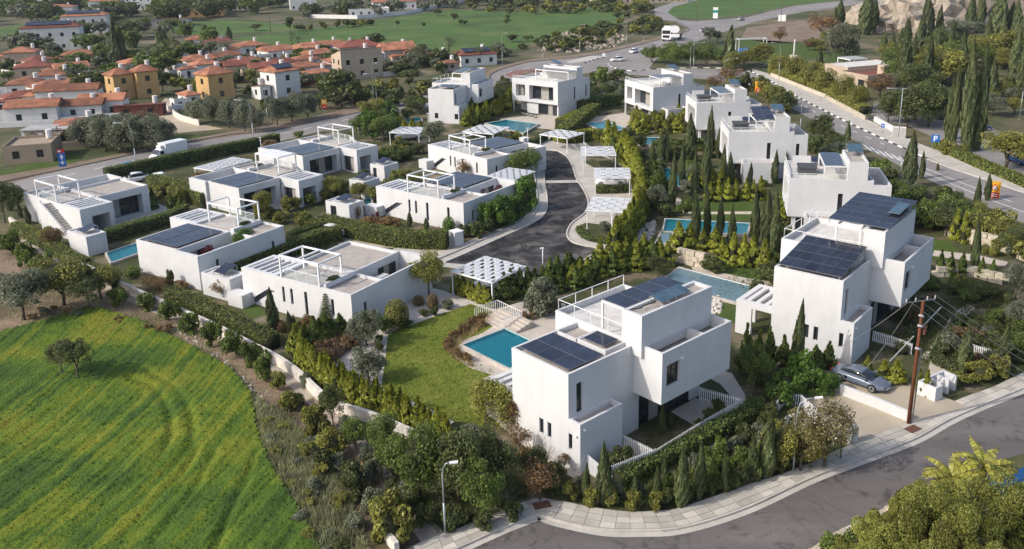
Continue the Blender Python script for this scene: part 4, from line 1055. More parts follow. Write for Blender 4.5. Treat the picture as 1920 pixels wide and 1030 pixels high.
def crown(kind, m, n, size, clumps, flat, variants=3, long=1.0, core=.55):
    L = []
    for v in range(variants):
        rg = np.random.RandomState(hash_(kind) + v * 17)
        P, ax = crown_points(rg, n, clumps, flat=flat)
        V, _, _ = leaf_mesh(kind, P, size, None, v, axis=ax * .6, long=long)
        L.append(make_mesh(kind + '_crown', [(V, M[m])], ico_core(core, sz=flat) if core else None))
    CROWN[kind] = L
def hash_(s): return sum(ord(c) * (i + 3) for i, c in enumerate(s)) % 9973
# near crowns carry small leaves, far ones larger leaf clumps
crown('broad', 'lf_dark', 8000, .038, 40, .85)
crown('broad_g', 'lf_green', 8000, .038, 40, .85)
crown('broad_w', 'lf_wild', 8000, .038, 44, .85)
crown('near_w', 'lf_near', 34000, .0145, 34, .9, 3, 1.6, .3)
crown('thin', 'lf_thin', 3000, .032, 30, .8, core=0)
crown('olive', 'lf_olive', 7000, .032, 34, .78, long=1.6)
crown('rusty', 'lf_rust', 2600, .045, 26, .85, core=0)
crown('shrub', 'lf_dark', 2600, .075, 16, .8)
crown('shrub_g', 'lf_green', 2600, .075, 16, .8)
crown('shrub_y', 'lf_wild', 2600, .075, 16, .8)
crown('shrub_o', 'lf_olive', 2600, .07, 16, .8, long=1.5)
crown('shrub_d', 'lf_dry', 1500, .06, 14, .7, core=0, long=1.8)
crown('shrub_m', 'lf_mag', 1500, .07, 12, .7, core=.4)
crown('shrub_b', 'lf_bright', 2600, .07, 16, .85)
crown('fbroad', 'lf_dark', 900, .12, 16, .85)
crown('folive', 'lf_olive', 900, .12, 16, .8)
crown('fgreen', 'lf_green', 900, .12, 16, .8)
crown('fshrub', 'lf_dark', 380, .19, 9, .75)
crown('fshrub_y', 'lf_wild', 380, .19, 9, .75)
def smooth_ball(kind, m, n, size, rad=1.0):
    L = []
    for v in range(2):
        rg = np.random.RandomState(v + 91); d_ = rg.normal(size=(n, 3)); d_ /= np.linalg.norm(d_, axis=1)[:, None]
        P = d_ * (0.93 + .09 * rg.rand(n))[:, None]
        V, _, _ = leaf_mesh(kind, P, size, None, v, axis=d_ * 1.5)
        L.append(make_mesh(kind + '_crown', [(V, M[m])], ico_core(.9)))
    CROWN[kind] = L
smooth_ball('ball', 'lf_wild', 3200, .055); smooth_ball('ball_b', 'lf_bright', 3200, .055); smooth_ball('ball_d', 'lf_dry', 2600, .055)
def spire(kind, m, n, size, prof, variants=3, tufts=0, core=.6, long=1.2):
    """upright conifer: unit height, radius profile prof(t) in units of the half width"""
    L = []
    for v in range(variants):
        rg = np.random.RandomState(hash_(kind) + v); t = rg.rand(n) ** .9; a = rg.rand(n) * 2 * math.pi
        lob = 1 + .16 * np.sin(a * 3 + t * 9 + v) + .12 * np.sin(a * 7 - t * 23 + v * 2)
        if tufts:
            K = tufts; ta = rg.rand(K) * 2 * math.pi; tt = rg.rand(K) ** .8; k = rg.randint(0, K, n)
            t = np.clip(tt[k] + rg.normal(0, .02, n) + .06 * rg.rand(n), 0, 1); a = ta[k] + rg.normal(0, .22, n) ; lob = .8 + .5 * ((t - tt[k]) / .1).clip(-.5, .8) + .12 * rg.rand(n)
        pr = np.array([prof(x) for x in t])
        rr = pr * lob * (0.80 + .2 * rg.rand(n))
        P = np.stack([np.cos(a) * rr, np.sin(a) * rr, t], -1)
        # leaves stand upright
        nrm = np.stack([np.cos(a), np.sin(a), np.full(n, .25)], -1) + rg.normal(0, .45, (n, 3)); nrm /= np.linalg.norm(nrm, axis=1)[:, None]
        up = np.tile([0, 0, 1.0], (n, 1)) + rg.normal(0, .35, (n, 3)) + np.stack([np.cos(a), np.sin(a), a * 0], -1) * .35
        up -= (up * nrm).sum(1)[:, None] * nrm; up /= np.linalg.norm(up, axis=1)[:, None]; b = np.cross(nrm, up)
        s = (size * (.6 + .8 * rg.rand(n)))[:, None]
        hz = np.array([1, 1, .28]) # the mesh is stretched upright later
        V = np.stack([P - up * s * long * hz, P + b * s * .55 * hz, P + up * s * long * 1.2 * hz, P - b * s * .55 * hz], 1).reshape(-1, 3)
        ev = []; ef = []
        for i, tz in enumerate((0.02, .3, .6, .9)):
            for j in range(6): r_ = prof(tz) * core; ev.append((math.cos(j * 1.0472) * r_, math.sin(j * 1.0472) * r_, tz))
        for i in range(3):
            for j in range(6): ef.append((i * 6 + j, i * 6 + (j + 1) % 6, i * 6 + 6 + (j + 1) % 6, i * 6 + 6 + j))
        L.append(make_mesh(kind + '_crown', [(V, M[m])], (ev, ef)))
    CROWN[kind] = L
spire('cypress', 'lf_cyp', 5200, .115, lambda t: (min(1, .45 + t * 2.2) if t < .35 else max(.02, 1 - ((t - .35) / .65) ** 1.7)))
spire('golden', 'lf_gold', 4200, .16, lambda t: (.75 + t if t < .25 else max(.03, 1 - ((t - .25) / .75) ** 1.1)), tufts=38, core=.58)
spire('greencon', 'lf_green', 4200, .16, lambda t: (.75 + t if t < .25 else max(.03, 1 - ((t - .25) / .75) ** 1.25)), tufts=46, core=.62)
spire('fcypress', 'lf_cyp', 900, .30, lambda t: (min(1, .5 + t * 2) if t < .3 else max(.02, 1 - ((t - .3) / .7) ** 1.6)))
TRUNK = {}
def trunk_mesh(kind, limbs, r=.09):
    L = []
    for v in range(2):
        rd = random.Random(v + len(kind)); mb = MB()
        mb.tube([(0, 0, -.05), (rd.uniform(-.05, .05), rd.uniform(-.05, .05), .5), (rd.uniform(-.08, .08), 0, 1)], r, 7, r * .7)
        for k in range(limbs):
            a = k * 2 * math.pi / limbs + rd.random(); z = rd.uniform(.6, .95)
            mb.tube([(0, 0, z), (math.cos(a) * .35, math.sin(a) * .35, z + .5), (math.cos(a) * .8, math.sin(a) * .8, z + 1.1)], r * .5, 5, r * .15)
        L.append(mb.mesh('trunk', M['bark'], True))
    TRUNK[kind] = L
trunk_mesh('tree', 5); trunk_mesh('thin', 3, .05)
# palm
def palm_mesh(m='lf_palm', n=34, droop=1.0, nm='palm_crown'):
    mb = MB(); rd = random.Random(4)
    for k in range(n):
        a = k * 2.39996; el = 1.15 - 1.7 * (k / n); L_ = rd.uniform(.85, 1.05)
        pts = []
        for i in range(7):
            t = i / 6; x = L_ * t * math.cos(el - t * .9 * droop); z = L_ * t * math.sin(el - t * .9 * droop)
            pts.append(Vector((math.cos(a) * x, math.sin(a) * x, z)))
        side = Vector((-math.sin(a), math.cos(a), 0))
        for i in range(6):
            for q in (-1, 1):
                for hh in (0.0, .5):
                    p = pts[i].lerp(pts[i + 1], hh); dr = (pts[i + 1] - pts[i]).normalized(); w = .16 * math.sin(math.pi * min(1, .12 + (i + hh) / 6.6))
                    tip = p + side * q * w * 1.3 + dr * .13 + Vector((0, 0, -.07))
                    mb.face([p, p + dr * .035, tip])
    return mb.mesh(nm, M[m])
PALM = palm_mesh()
# Norfolk pine with tiers
def norfolk():
    mb = MB(); rd = random.Random(3)
    for i in range(13):
        t = i / 13; z = .12 + .86 * t; r_ = .30 * (1 - t) + .015
        for k in range(9):
            a = k * .698 + i * .35; dx, dy = math.cos(a), math.sin(a); s = Vector((-dy, dx, 0)) * .03 * (1.2 - t)
            p0 = Vector((0, 0, z)); p1 = Vector((dx * r_ * .6, dy * r_ * .6, z - .01)); p2 = Vector((dx * r_, dy * r_, z + .02))
            mb.face([p0, p1 + s, p2, p1 - s])
            for q in range(7):
                f = .2 + .8 * q / 7; p = p0.lerp(p2, f)
                for sg in (-1, 1): mb.face([p, p + Vector((dx, dy, 0)) * .015, p + s * sg * 1.6 + Vector((dx * .02, dy * .02, .018))])
    mb.tube([(0, 0, 0), (0, 0, 1)], .012, 5, .003)
    return mb.mesh('crown', M['lf_dark'])
NORF = norfolk()
# things the labels can point at, by their place in the photograph
LAND = [('front villa', 1120, 740), ('big lawn', 800, 680), ('turquoise front pool', 915, 650), ('lawn-side low villa', 600, 540), ('roof-hedge villa', 380, 460), ('leftmost low villa', 150, 390), ('chequered-roof villa', 470, 340), ('villa by main road', 620, 280), ('villa at road bend', 850, 380), ('weeping-tree villa', 850, 290),
 ('green-pool villa', 850, 180), ('two-loggia villa', 1020, 180), ('upper loggia villa', 1230, 180), ('narrow white villa', 1350, 200), ('tilted-pergola villa', 1430, 260), ('square-pergola villa', 1570, 340), ('tilted-array villa', 1580, 540), ('grey sports car', 1610, 715), ('wooden utility pole', 1712, 700), ('white family car', 1140, 342), ('dark inner road', 1040, 420), ('white box van', 318, 290), ('blue road sign', 118, 293), ('yellow twin-roofed house', 230, 155), ('tan hip-roofed house', 395, 165), ('large beige house', 660, 120), ('white truck', 1250, 68), ('traffic island', 1180, 115), ('white rocks', 1100, 70), ('far green meadow', 850, 50), ('foot path', 700, 900), ('green field', 250, 850), ('old field tree', 140, 680), ('foot path lamp', 835, 940), ('near pavement lamp', 1490, 810), ('yellow banana plant', 1800, 850), ('white letterbox walls', 1790, 730), ('long rectangular pool', 1310, 430), ('pale pool', 1340, 540), ('stone block wall', 1310, 485), ('white pavilion', 1640, 110), ('parking sign', 1751, 260), ('rock outcrop', 1720, 30), ('yellow warning sign', 1865, 350), ('upper road sign', 1422, 165), ('orange road sign', 609, 198), ('arcaded beige building', 80, 250), ('dark-panelled white house', 60, 78), ('green sports ground', 1440, 100), ('far white houses', 550, 10), ('white terraced houses', 90, 190), ('brown-roofed row houses', 50, 145), ('near road kerb', 1250, 960), ('road bend carport', 1145, 385), ('front carport', 915, 500), ('parked blue car', 1900, 305), ('sunlit stone wall', 1850, 470), ('beige driveway', 1600, 780), ('front hedge corner', 1060, 900), ('boundary wall', 640, 770), ('gravel garden', 760, 590)]
_cnt = {}
ORD = ['nearest', 'second nearest', 'third nearest', 'fourth nearest', 'fifth nearest', 'sixth nearest', 'seventh nearest', 'eighth nearest', 'ninth nearest', 'tenth nearest', 'eleventh nearest', 'twelfth nearest']
PEND = []
def where(desc, o, x, y, wide=False):
    PEND.append((desc, o, x, y))
def settle():
    groups = {}
    for desc, o, x, y in PEND:
        j = min(range(len(LAND)), key=lambda i: (LAND[i][1] - x) ** 2 + ((LAND[i][2] - y) * 1.5) ** 2)
        dx, dy = x - LAND[j][1], (y - LAND[j][2])
        side = ('right of' if dx > 0 else 'left of') if abs(dx) > abs(dy) * 1.3 else ('in front of' if dy > 0 else 'behind')
        groups.setdefault((desc, j, side), []).append((math.hypot(dx, dy), o))
    for (desc, j, side), L in groups.items():
        L.sort(key=lambda t: t[0])
        for k, (d_, o) in enumerate(L):
            w = LAND[j][0]
            if len(L) == 1: o['label'] = f'{desc} {side} the {w}'
            elif k < len(ORD): o['label'] = f'{desc} {side} the {w}, {ORD[k]}'
            else: o['label'] = f'{desc} {side} the {w}, {k + 1}th nearest'
KIND = {  # kind: (name, category, group, description)
 'broad': ('broadleaf_tree', 'tree', 'dark broadleaf trees', 'dark green broadleaf tree'), 'broad_g': ('broadleaf_tree', 'tree', 'green broadleaf trees', 'mid green leafy tree'), 'broad_w': ('broadleaf_tree', 'tree', 'yellow-green broadleaf trees', 'dense yellow-green leafy tree'),
 'olive': ('olive_tree', 'tree', 'olive trees', 'silvery green olive tree'), 'near_w': ('broadleaf_tree', 'tree', 'yellow-green broadleaf trees', 'dense yellow-green leafy tree'), 'thin': ('broadleaf_tree', 'tree', 'thin trees', 'thin olive-brown tree'), 'rusty': ('autumn_tree', 'tree', 'rust-leaved trees', 'thin rust-leaved tree'),
 'shrub': ('shrub', 'shrub', 'dark shrubs', 'dark green shrub'), 'shrub_g': ('shrub', 'shrub', 'green shrubs', 'leafy green shrub'), 'shrub_y': ('shrub', 'shrub', 'yellow-green shrubs', 'yellow-green shrub'), 'shrub_o': ('shrub', 'shrub', 'grey-green shrubs', 'grey-green shrub'), 'shrub_d': ('dry_shrub', 'shrub', 'dry brown shrubs', 'dry brown shrub'), 'shrub_m': ('shrub', 'shrub', 'magenta shrubs', 'dark magenta shrub'), 'shrub_b': ('shrub', 'shrub', 'bright green shrubs', 'bright green shrub'),
 'ball': ('clipped_shrub', 'shrub', 'clipped round shrubs', 'clipped round golden-green shrub'), 'ball_b': ('clipped_shrub', 'shrub', 'clipped round shrubs', 'clipped bright green shrub'), 'ball_d': ('clipped_shrub', 'shrub', 'clipped round shrubs', 'clipped brownish round shrub'),
 'fbroad': ('broadleaf_tree', 'tree', 'far dark trees', 'distant dark bushy tree'), 'folive': ('olive_tree', 'tree', 'far olive trees', 'distant grey-green tree'), 'fgreen': ('broadleaf_tree', 'tree', 'far green trees', 'distant green tree'),
 'fshrub': ('shrub', 'shrub', 'far shrubs', 'small distant dark bush'), 'fshrub_y': ('shrub', 'shrub', 'far shrubs', 'small distant olive-green bush'),
 'cypress': ('cypress_tree', 'cypress', 'slender cypresses', 'slender dark cypress'), 'golden': ('golden_conifer', 'conifer', 'golden conifers', 'golden upright conifer'), 'greencon': ('green_conifer', 'conifer', 'green conifers', 'green upright conifer'), 'fcypress': ('cypress_tree', 'cypress', 'far cypresses', 'tall dark distant cypress')}
ALONE = {'shrub', 'shrub_g', 'shrub_y', 'shrub_o', 'shrub_d', 'shrub_m', 'shrub_b', 'ball', 'ball_b', 'ball_d', 'fshrub', 'fshrub_y', 'golden', 'greencon', 'fcypress', 'cypress'}
NPL = [0]
def plant(kind, px, py, top, wpx=None, tr=None, z=0):
    """px,py: foot in the photograph; top: y of its top; wpx: crown width in pixels"""
    NPL[0] += 1; rd = random.Random(NPL[0] * 7 + 1)
    p = at(px, py, z); mp = m_per_px(p)
    H = height_at(px, py, top, z)
    W = (wpx or (py - top) * .8) * mp
    nm, cat, grp, desc = KIND[kind]
    me = rd.choice(CROWN[kind])
    if kind in ('cypress', 'golden', 'greencon', 'fcypress'):
        o = mesh_obj(nm, me, None, (p.x, p.y, z - .05), (rd.uniform(-.05, .05), rd.uniform(-.05, .05), rd.random() * 6.28), (W / 2 * rd.uniform(.85, 1.15), W / 2, H)); tag(o, None, cat, grp); where(desc, o, px, (py + top) / 2); return o
    if kind in ALONE:
        o = mesh_obj(nm, me, None, (p.x, p.y, z + H * .46), (0, 0, rd.random() * 6.28), (W / 2, W / 2, H * .56 / (1 if kind[0:4] == 'ball' else .8))); tag(o, None, cat, grp); where(desc, o, px, (py + top) / 2); return o
    root = empty(nm, (p.x, p.y, z)); tag(root, None, cat, grp); where(desc, root, px, (py + top) / 2)
    tf = tr if tr is not None else .30
    fl = .85 if kind != 'olive' else .78
    ch = H * (1 - tf)
    mesh_obj('trunk', rd.choice(TRUNK['tree']), root, (0, 0, 0), (0, 0, rd.random() * 6), (W * .32, W * .32, H * tf * 1.15))
    mesh_obj('crown', me, root, (0, 0, H * tf + ch * .48), (0, 0, rd.random() * 6.28), (W / 2, W / 2, ch * .52 / fl))
    return root
def plants(kind, rows, **k):
    for r_ in rows: plant(kind, *r_, **k)
def row(kind, pts, step, hpx, wpx, jit=.15, z=0, skip=()):
    """plants in a row along a pixel polyline; hpx = (height px at start, at end)"""
    w = resample([at(*p) for p in pts], step)
    for i, q in enumerate(w):
        if i in skip: continue
        rd = random.Random(i * 13 + int(pts[0][0]))
        q = q + Vector((rd.uniform(-1, 1), rd.uniform(-1, 1), 0)) * step * jit
        x, y = pix(q); t = i / max(1, len(w) - 1); h = (hpx[0] + (hpx[1] - hpx[0]) * t) * rd.uniform(.82, 1.15); ww = (wpx[0] + (wpx[1] - wpx[0]) * t) * rd.uniform(.85, 1.15)
        kd = kind if isinstance(kind, str) else rd.choice(kind)
        plant(kd, x, y, y - h, ww)
def hedge(pts, width, hgt, m, label, n=70, size=.09, name='hedge', smooth=True, group='clipped hedges'):
    """clipped hedge along a pixel polyline: leafy faces over a dark inside, n leaves per square metre"""
    w = line_px(pts, smooth) if smooth else [at(*p) for p in pts]; w = resample(w, .7) + [w[-1]]
    ns = normals2(w); rg = np.random.RandomState(int(pts[0][0])); P = []; A = []
    for i in range(len(w) - 1):
        a, b = w[i], w[i + 1]; L_ = (b - a).length
        for face, area in (('t', width * L_), ('l', hgt * L_), ('r', hgt * L_)):
            k = int(area * n)
            for _ in range(k):
                t = rg.rand(); q = a.lerp(b, t); nn = ns[i].lerp(ns[i + 1], t); s = rg.rand()
                j = rg.normal(0, .05)
                if face == 't': P.append((*(q + nn * width * (s - .5)).xy, hgt + j + .05 * math.sin(q.x * 2.1) * math.sin(q.y * 1.7))); A.append((0, 0, 1))
                else:
                    sg = 1 if face == 'l' else -1; e = q + nn * sg * (width / 2 + j + .05 * math.sin(q.x * 1.7 + s * 3)); P.append((e.x, e.y, s * hgt)); A.append((nn.x * sg, nn.y * sg, 0))
    V, _, _ = leaf_mesh(name, np.array(P), size, None, 1, axis=np.array(A) * 1.2)
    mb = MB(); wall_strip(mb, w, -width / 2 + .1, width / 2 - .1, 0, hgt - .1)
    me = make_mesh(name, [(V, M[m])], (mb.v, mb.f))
    o = mesh_obj(name, me); return tag(o, label, 'hedge', group)
# ------------------------------------------------------------------ POOLS
def pool(pts, z, label, m='water', tile='pooltile', rim=.22, world=False):
    z = z * .55 if z != .3 else z
    w = [Vector(p) for p in pts] if world else [at(*p, z) for p in pts]
    w = [Vector((p.x, p.y, 0)) for p in w]
    c = sum(w, Vector()) / len(w)
    if sum(w[i].x * w[(i + 1) % len(w)].y - w[(i + 1) % len(w)].x * w[i].y for i in range(len(w))) < 0: w = w[::-1]
    inn = []
    k = len(w)
    for i in range(k):
        a, b, d_ = w[i - 1], w[i], w[(i + 1) % k]
        t1, t2 = (b - a).normalized(), (d_ - b).normalized(); n1, n2 = Vector((-t1.y, t1.x, 0)), Vector((-t2.y, t2.x, 0))
        bi = (n1 + n2); bi = bi / max(bi.length_squared, .2) * 2 * rim; inn.append(b + bi)
    root = empty('swimming_pool', (c.x, c.y, 0), label=label, cat='pool', group='pools of the villas')
    zb = z - .13 if m == 'water_p' else .032
    def sub(nm, mb, m_):
        mb.v = [(x - c.x, y - c.y, zz) for x, y, zz in mb.v]; return mb.build(nm, M[m_], root)
    a = MB()
    for i in range(k):
        j = (i + 1) % k
        a.face([(*w[i].xy, 0), (*w[j].xy, 0), (*w[j].xy, z), (*w[i].xy, z)])
        a.face([(*w[i].xy, z), (*w[j].xy, z), (*inn[j].xy, z), (*inn[i].xy, z)])
    sub('rim', a, 'conc')
    b = MB()
    for i in range(k):
        j = (i + 1) % k; b.face([(*inn[i].xy, zb), (*inn[j].xy, zb), (*inn[j].xy, z), (*inn[i].xy, z)])
    b.face([(*p.xy, zb) for p in inn]); sub('basin', b, tile)
    q = MB(); q.face([(*p.xy, z - .05) for p in inn]); sub('water', q, m)
    return root
o1 = at(1088, 888); ca, sa = math.cos(R(41)), math.sin(R(41))
def V1(u, v): return Vector((o1.x + u * ca - v * sa, o1.y + u * sa + v * ca, 0))
pool([V1(6.0, 14.0), V1(11.2, 14.0), V1(11.25, 20.6), V1(6.0, 20.6)], .6, 'turquoise infinity pool beside the big lawn, in front of the front villa', world=True)
pool([(1273, 500), (1424, 539), (1394, 571), (1232, 528)], .5, 'pale shallow-looking pool between the front villa and the small green lawn', 'water_p', 'pooltile_p')
pool([(1246, 409), (1409, 418), (1403, 440), (1240, 434)], .7, 'long rectangular blue pool behind a row of four tall cypresses')
pool([(1238, 434), (1264, 435), (1259, 458), (1226, 457)], .3, 'pale lower overflow basin at the left end of the long blue pool', 'water_p', 'pooltile_p')
pool([(1221, 315), (1309, 316), (1307, 346), (1268, 350), (1222, 332)], .7, 'blue pool among cypresses, right of the white family car')
pool([(1173, 258), (1237, 257), (1232, 273), (1175, 268)], .7, 'small turquoise pool below the narrow white villa, behind conifers')
pool([(1096, 231), (1139, 227), (1174, 240), (1142, 252)], .7, 'turquoise pool in front of the loggia villa with the roof sofa')
pool([(908, 231), (950, 224), (1012, 232), (981, 250)], .7, 'turquoise pool in front of the villa with loungers')
pool([(747, 222), (789, 220), (793, 226), (751, 231)], .5, 'small green pool left of the far left upper villa')
pool([(196, 474), (262, 452), (275, 470), (206, 494)], .3, 'turquoise pool left of the low villa with the roof hedge')
pool([(678, 375), (697, 369), (700, 380), (682, 386)], .5, 'tiny blue pool corner beside the annex with clipped round shrub')
sheet('yard_paving', [tuple(V1(*q).xy) for q in ((10.2, -2.5), (14.3, -2.5), (13.6, 1.0), (10.6, 1.0))], .028, M['gravel'], px=False)
sheet('yard_paving', [tuple(V1(*q).xy) for q in ((4.2, -2.5), (.3, -1.9), (.4, 0), (4.2, 0))], .027, M['conc'], px=False)
# ------------------------------------------------------------------ BOUNDARY WALL
def garden_wall(name, pts, h, t, m, label, smooth=True, cat='wall', z=0):
    w = line_px(pts, smooth); mb = MB(); wall_strip(mb, w, -t / 2, t / 2, z, z + h)
    return tag(mb.build(name, M[m]), label, cat)
M['wall_old'] = mat('weathered_white_wall', (0.60, 0.56, 0.50), 0.9, noise=0.25, nscale=1.2, coords='World')
garden_wall('boundary_wall', [(20, 420), (60, 448), (130, 492), (215, 537), (300, 577), (400, 622), (470, 658), (520, 684), (560, 712), (600, 750), (628, 772), (700, 795), (790, 835), (850, 866)], .95, .3, 'wall_old', 'long weathered white wall between the foot path and the villa gardens')
garden_wall('boundary_wall', [(745, 1040), (725, 1012)], .8, .3, 'wall_old', 'short white wall stub at the bottom end of the foot path')
garden_wall('driveway_wall', [(1575, 742), (1640, 767), (1702, 793)], .95, .22, 'white', 'bright white low wall between the two beige driveways', False)
garden_wall('stone_wall', [(1550, 186), (1623, 226), (1640, 222)], .8, .3, 'stone', 'beige stone wall along the upper pavement beside the green hedge', False)
garden_wall('stone_wall', [(1446, 143), (1500, 165), (1548, 184)], .8, .3, 'stone', 'beige stone wall along the upper pavement under the autumn trees', False)
garden_wall('lane_wall', [(322, 195), (324, 214), (340, 226), (374, 236)], 1.2, .25, 'stone_w', 'curved cream wall beside the paved lane of the tan house')
garden_wall('house_wall', [(680, 148), (760, 140)], 1.3, .2, 'st_w', 'white garden wall right of the beige house with orange roof', False)
garden_wall('wall_panel', [(1640, 228), (1682, 252)], 1.0, .4, 'st_w', 'white ramp wall beside the white cabinets on the upper pavement', False)
garden_wall('far_wall', [(575, 34), (670, 36), (760, 28), (830, 14), (870, 4)], 1.8, .3, 'st_w', 'long white wall behind the far green meadow', False)
# pieces of dressed stone: terraces behind the pools
def block_wall(pts, rows, bl, bh, label, t=.6, z=0, m='stone'):
    w = [at(*p) for p in pts]; root = empty('retaining_wall', w[0], label=label, cat='wall')
    for r_ in range(rows):
        ww = resample(w, bl)
        for i in range(len(ww) - 1):
            a, b = ww[i] - w[0], ww[i + 1] - w[0]
            if r_ % 2: sh = (b - a) * .45; a, b = a + sh, b + sh
            tt = (b - a).normalized(); n = Vector((-tt.y, tt.x, 0)); j = rnd.uniform(-.05, .05)
            mb = MB(); hexa(mb, a + tt * .03 + n * j + Vector((0, 0, z + r_ * bh)), (b - a) * rnd.uniform(.9, .97), n * t, (rnd.uniform(-.03, .03), 0, bh * .95)); mb.build('stone', M[m], root)
block_wall([(1268, 492), (1300, 500), (1325, 506)], 3, 1.1, .55, 'beige stone block wall above the pale pool, behind the front villa')
block_wall([(1245, 466), (1330, 470)], 2, 1.1, .5, 'beige stone block wall below the long blue pool')
block_wall([(1770, 440), (1830, 462), (1880, 472), (1940, 500)], 3, 1.4, .55, 'sunlit sandstone retaining wall right of the small lawn by the rear villa')
block_wall([(1745, 520), (1820, 520), (1900, 540)], 2, 1.4, .55, 'shaded sandstone retaining wall right of the villa behind the sports car')
block_wall([(1282, 400), (1276, 384), (1262, 372)], 2, .8, .4, 'small stone wall at the left end of the split green lawn')
# white rubble beds
def rubble(pts, n, s, label, m='stone_w', seed=1, name='rubble', zmax=.0):
    w = [at(*p) for p in pts]; xs = [p.x for p in w]; ys = [p.y for p in w]; rg = random.Random(seed); mb = MB(); k = 0
    def inside(x, y):
        c = False
        for i in range(len(w)):
            a, b = w[i], w[i - 1]
            if (a.y > y) != (b.y > y) and x < (b.x - a.x) * (y - a.y) / (b.y - a.y) + a.x: c = not c
        return c
    t = 0
    while k < n and t < n * 30:
        t += 1; x, y = rg.uniform(min(xs), max(xs)), rg.uniform(min(ys), max(ys))
        if not inside(x, y): continue
        k += 1; r_ = s * rg.uniform(.5, 1.4); pts_ = [(math.cos(q * 1.0472 + rg.uniform(-.3, .3)) * r_ * rg.uniform(.7, 1.2), math.sin(q * 1.0472 + rg.uniform(-.3, .3)) * r_ * rg.uniform(.7, 1.2)) for q in range(6)]
        h = r_ * rg.uniform(.4, 1.0); n0 = len(mb.v)
        mb.v += [(x + a, y + b, -.02) for a, b in pts_] + [(x + a * .65, y + b * .65, h) for a, b in pts_]
        mb.f.append(tuple(n0 + 6 + i for i in range(6))); mb.mi.append(0)
        for i in range(6): mb.f.append((n0 + i, n0 + (i + 1) % 6, n0 + 6 + (i + 1) % 6, n0 + 6 + i)); mb.mi.append(0)
    return tag(mb.build(name, M[m]), label, 'stones', kind='stuff')
rubble([(1205, 420), (1230, 415), (1222, 450), (1200, 462), (1190, 450)], 170, .22, 'white rubble stones on the slope left of the long blue pool')
rubble([(1330, 560), (1350, 552), (1352, 590), (1335, 590)], 70, .22, 'white rubble stones beside the pale pool')
rubble([(700, 560), (830, 535), (925, 570), (870, 575), (730, 625), (690, 640), (640, 640)], 260, .06, 'small pale stones scattered over the gravel garden')
rubble([(330, 605), (430, 680), (480, 730), (520, 780), (500, 800), (440, 700), (330, 620)], 90, .13, 'pale field stones along the edge of the green field')
rubble([(1010, 95), (1060, 62), (1130, 55), (1180, 70), (1150, 90), (1060, 100)], 420, .7, 'pale limestone boulders covering the mound beside the upper road', 'rock', 4, 'boulders')
rubble([(1480, 775), (1560, 770), (1585, 830), (1540, 850), (1440, 860)], 220, .14, 'white decorative stones under the thin rust-leaved tree')
rubble([(1290, 860), (1400, 810), (1440, 870), (1300, 930)], 160, .12, 'white stones in the planting strip above the near pavement')
# rock outcrop, top right
def outcrop():
    rg = random.Random(9); root = empty('rock_outcrop', at(1730, 55), label='big weathered beige rock outcrop behind the cypresses at the top right', cat='rock')
    for (px, py, sx, sy, sz) in [(1660, 45, 14, 10, 9), (1700, 60, 10, 8, 7), (1735, 48, 15, 10, 12), (1780, 48, 16, 10, 14), (1830, 40, 18, 12, 15), (1880, 36, 18, 12, 15), (1765, 68, 10, 7, 6), (1625, 40, 9, 7, 6), (1930, 34, 20, 12, 15)]:
        b = bmesh.new(); bmesh.ops.create_icosphere(b, subdivisions=3, radius=1); p = at(px, py) - root.location; ph = rg.random() * 9
        for v in b.verts:
            n = v.co.normalized(); f = 1 + .22 * math.sin(n.x * 4 + ph) * math.cos(n.y * 5 + ph) + .14 * math.sin(n.z * 9 + n.x * 7 + ph) + rg.uniform(-.07, .07)
            v.co = Vector((n.x * sx * f + p.x, n.y * sy * f + p.y, max(-.5, n.z * sz * f)))
        me = bpy.data.meshes.new('rock'); b.to_mesh(me); b.free(); me.materials.append(M['rock']); mesh_obj('rock', me, root)
outcrop()
# ------------------------------------------------------------------ FENCES, RAILS, STEPS
def picket(pts, label, h=1.0, step=.15, world=None, w=.075):
    P = [V1(*p) for p in world] if world else [at(*p) for p in pts]
    root = empty('picket_fence', P[0], label=label, cat='fence'); me = None
    b = MB(); b.box(-w / 2, -.02, 0, w / 2, .02, h); me = b.mesh('picket', M['white_metal'])
    r_ = MB()
    for a, c in zip(P[:-1], P[1:]):
        n = int((c - a).length / step); an = math.atan2(c.y - a.y, c.x - a.x); d_ = (c - a)
        for i in range(n + 1): q = a + d_ * (i / max(n, 1)) - P[0]; mesh_obj('picket', me, root, q, (0, 0, an + .5))
        nn = Vector((-d_.y, d_.x, 0)).normalized() * .02
        for z in (.18, h - .2): hexa(r_, a - P[0] + Vector((0, 0, z)) + nn, d_, nn, (0, 0, .05))
    r_.build('fence_rail', M['white_metal'], root)
picket(None, 'white picket fence round the sunken yard beside the overhanging box of the front villa', world=[(4.3, .1), (4.35, -2.7), (9.8, -2.55), (14.4, -2.6), (13.6, .6)], h=1.1)
picket(None, 'short white picket fence at the lowest corner of the front villa', world=[(.6, 0), (.15, -2.0), (4.3, -2.75)], h=1.25)
picket([(1440, 790), (1470, 760), (1500, 762), (1530, 790)], 'white picket fence behind the thin rust-leaved tree')
picket([(1636, 640), (1670, 650), (1708, 665)], 'white picket fence between the tilted-array villa and the golden conifers')
picket([(1818, 665), (1855, 676)], 'white picket fence in the right-hand garden above the letterbox walls')
sr = empty('garden_stair', V1(12.2, 21.5), R(41), label='white railings round the steps between the big lawn and the pool terrace', cat='stairs')
for k in range(5): mb = MB(); mb.box(-1.2 + k * .5, -2.2, 0, -.7 + k * .5, 2.2, .12 * (k + 1)); mb.build('step', M['terrace'], sr)
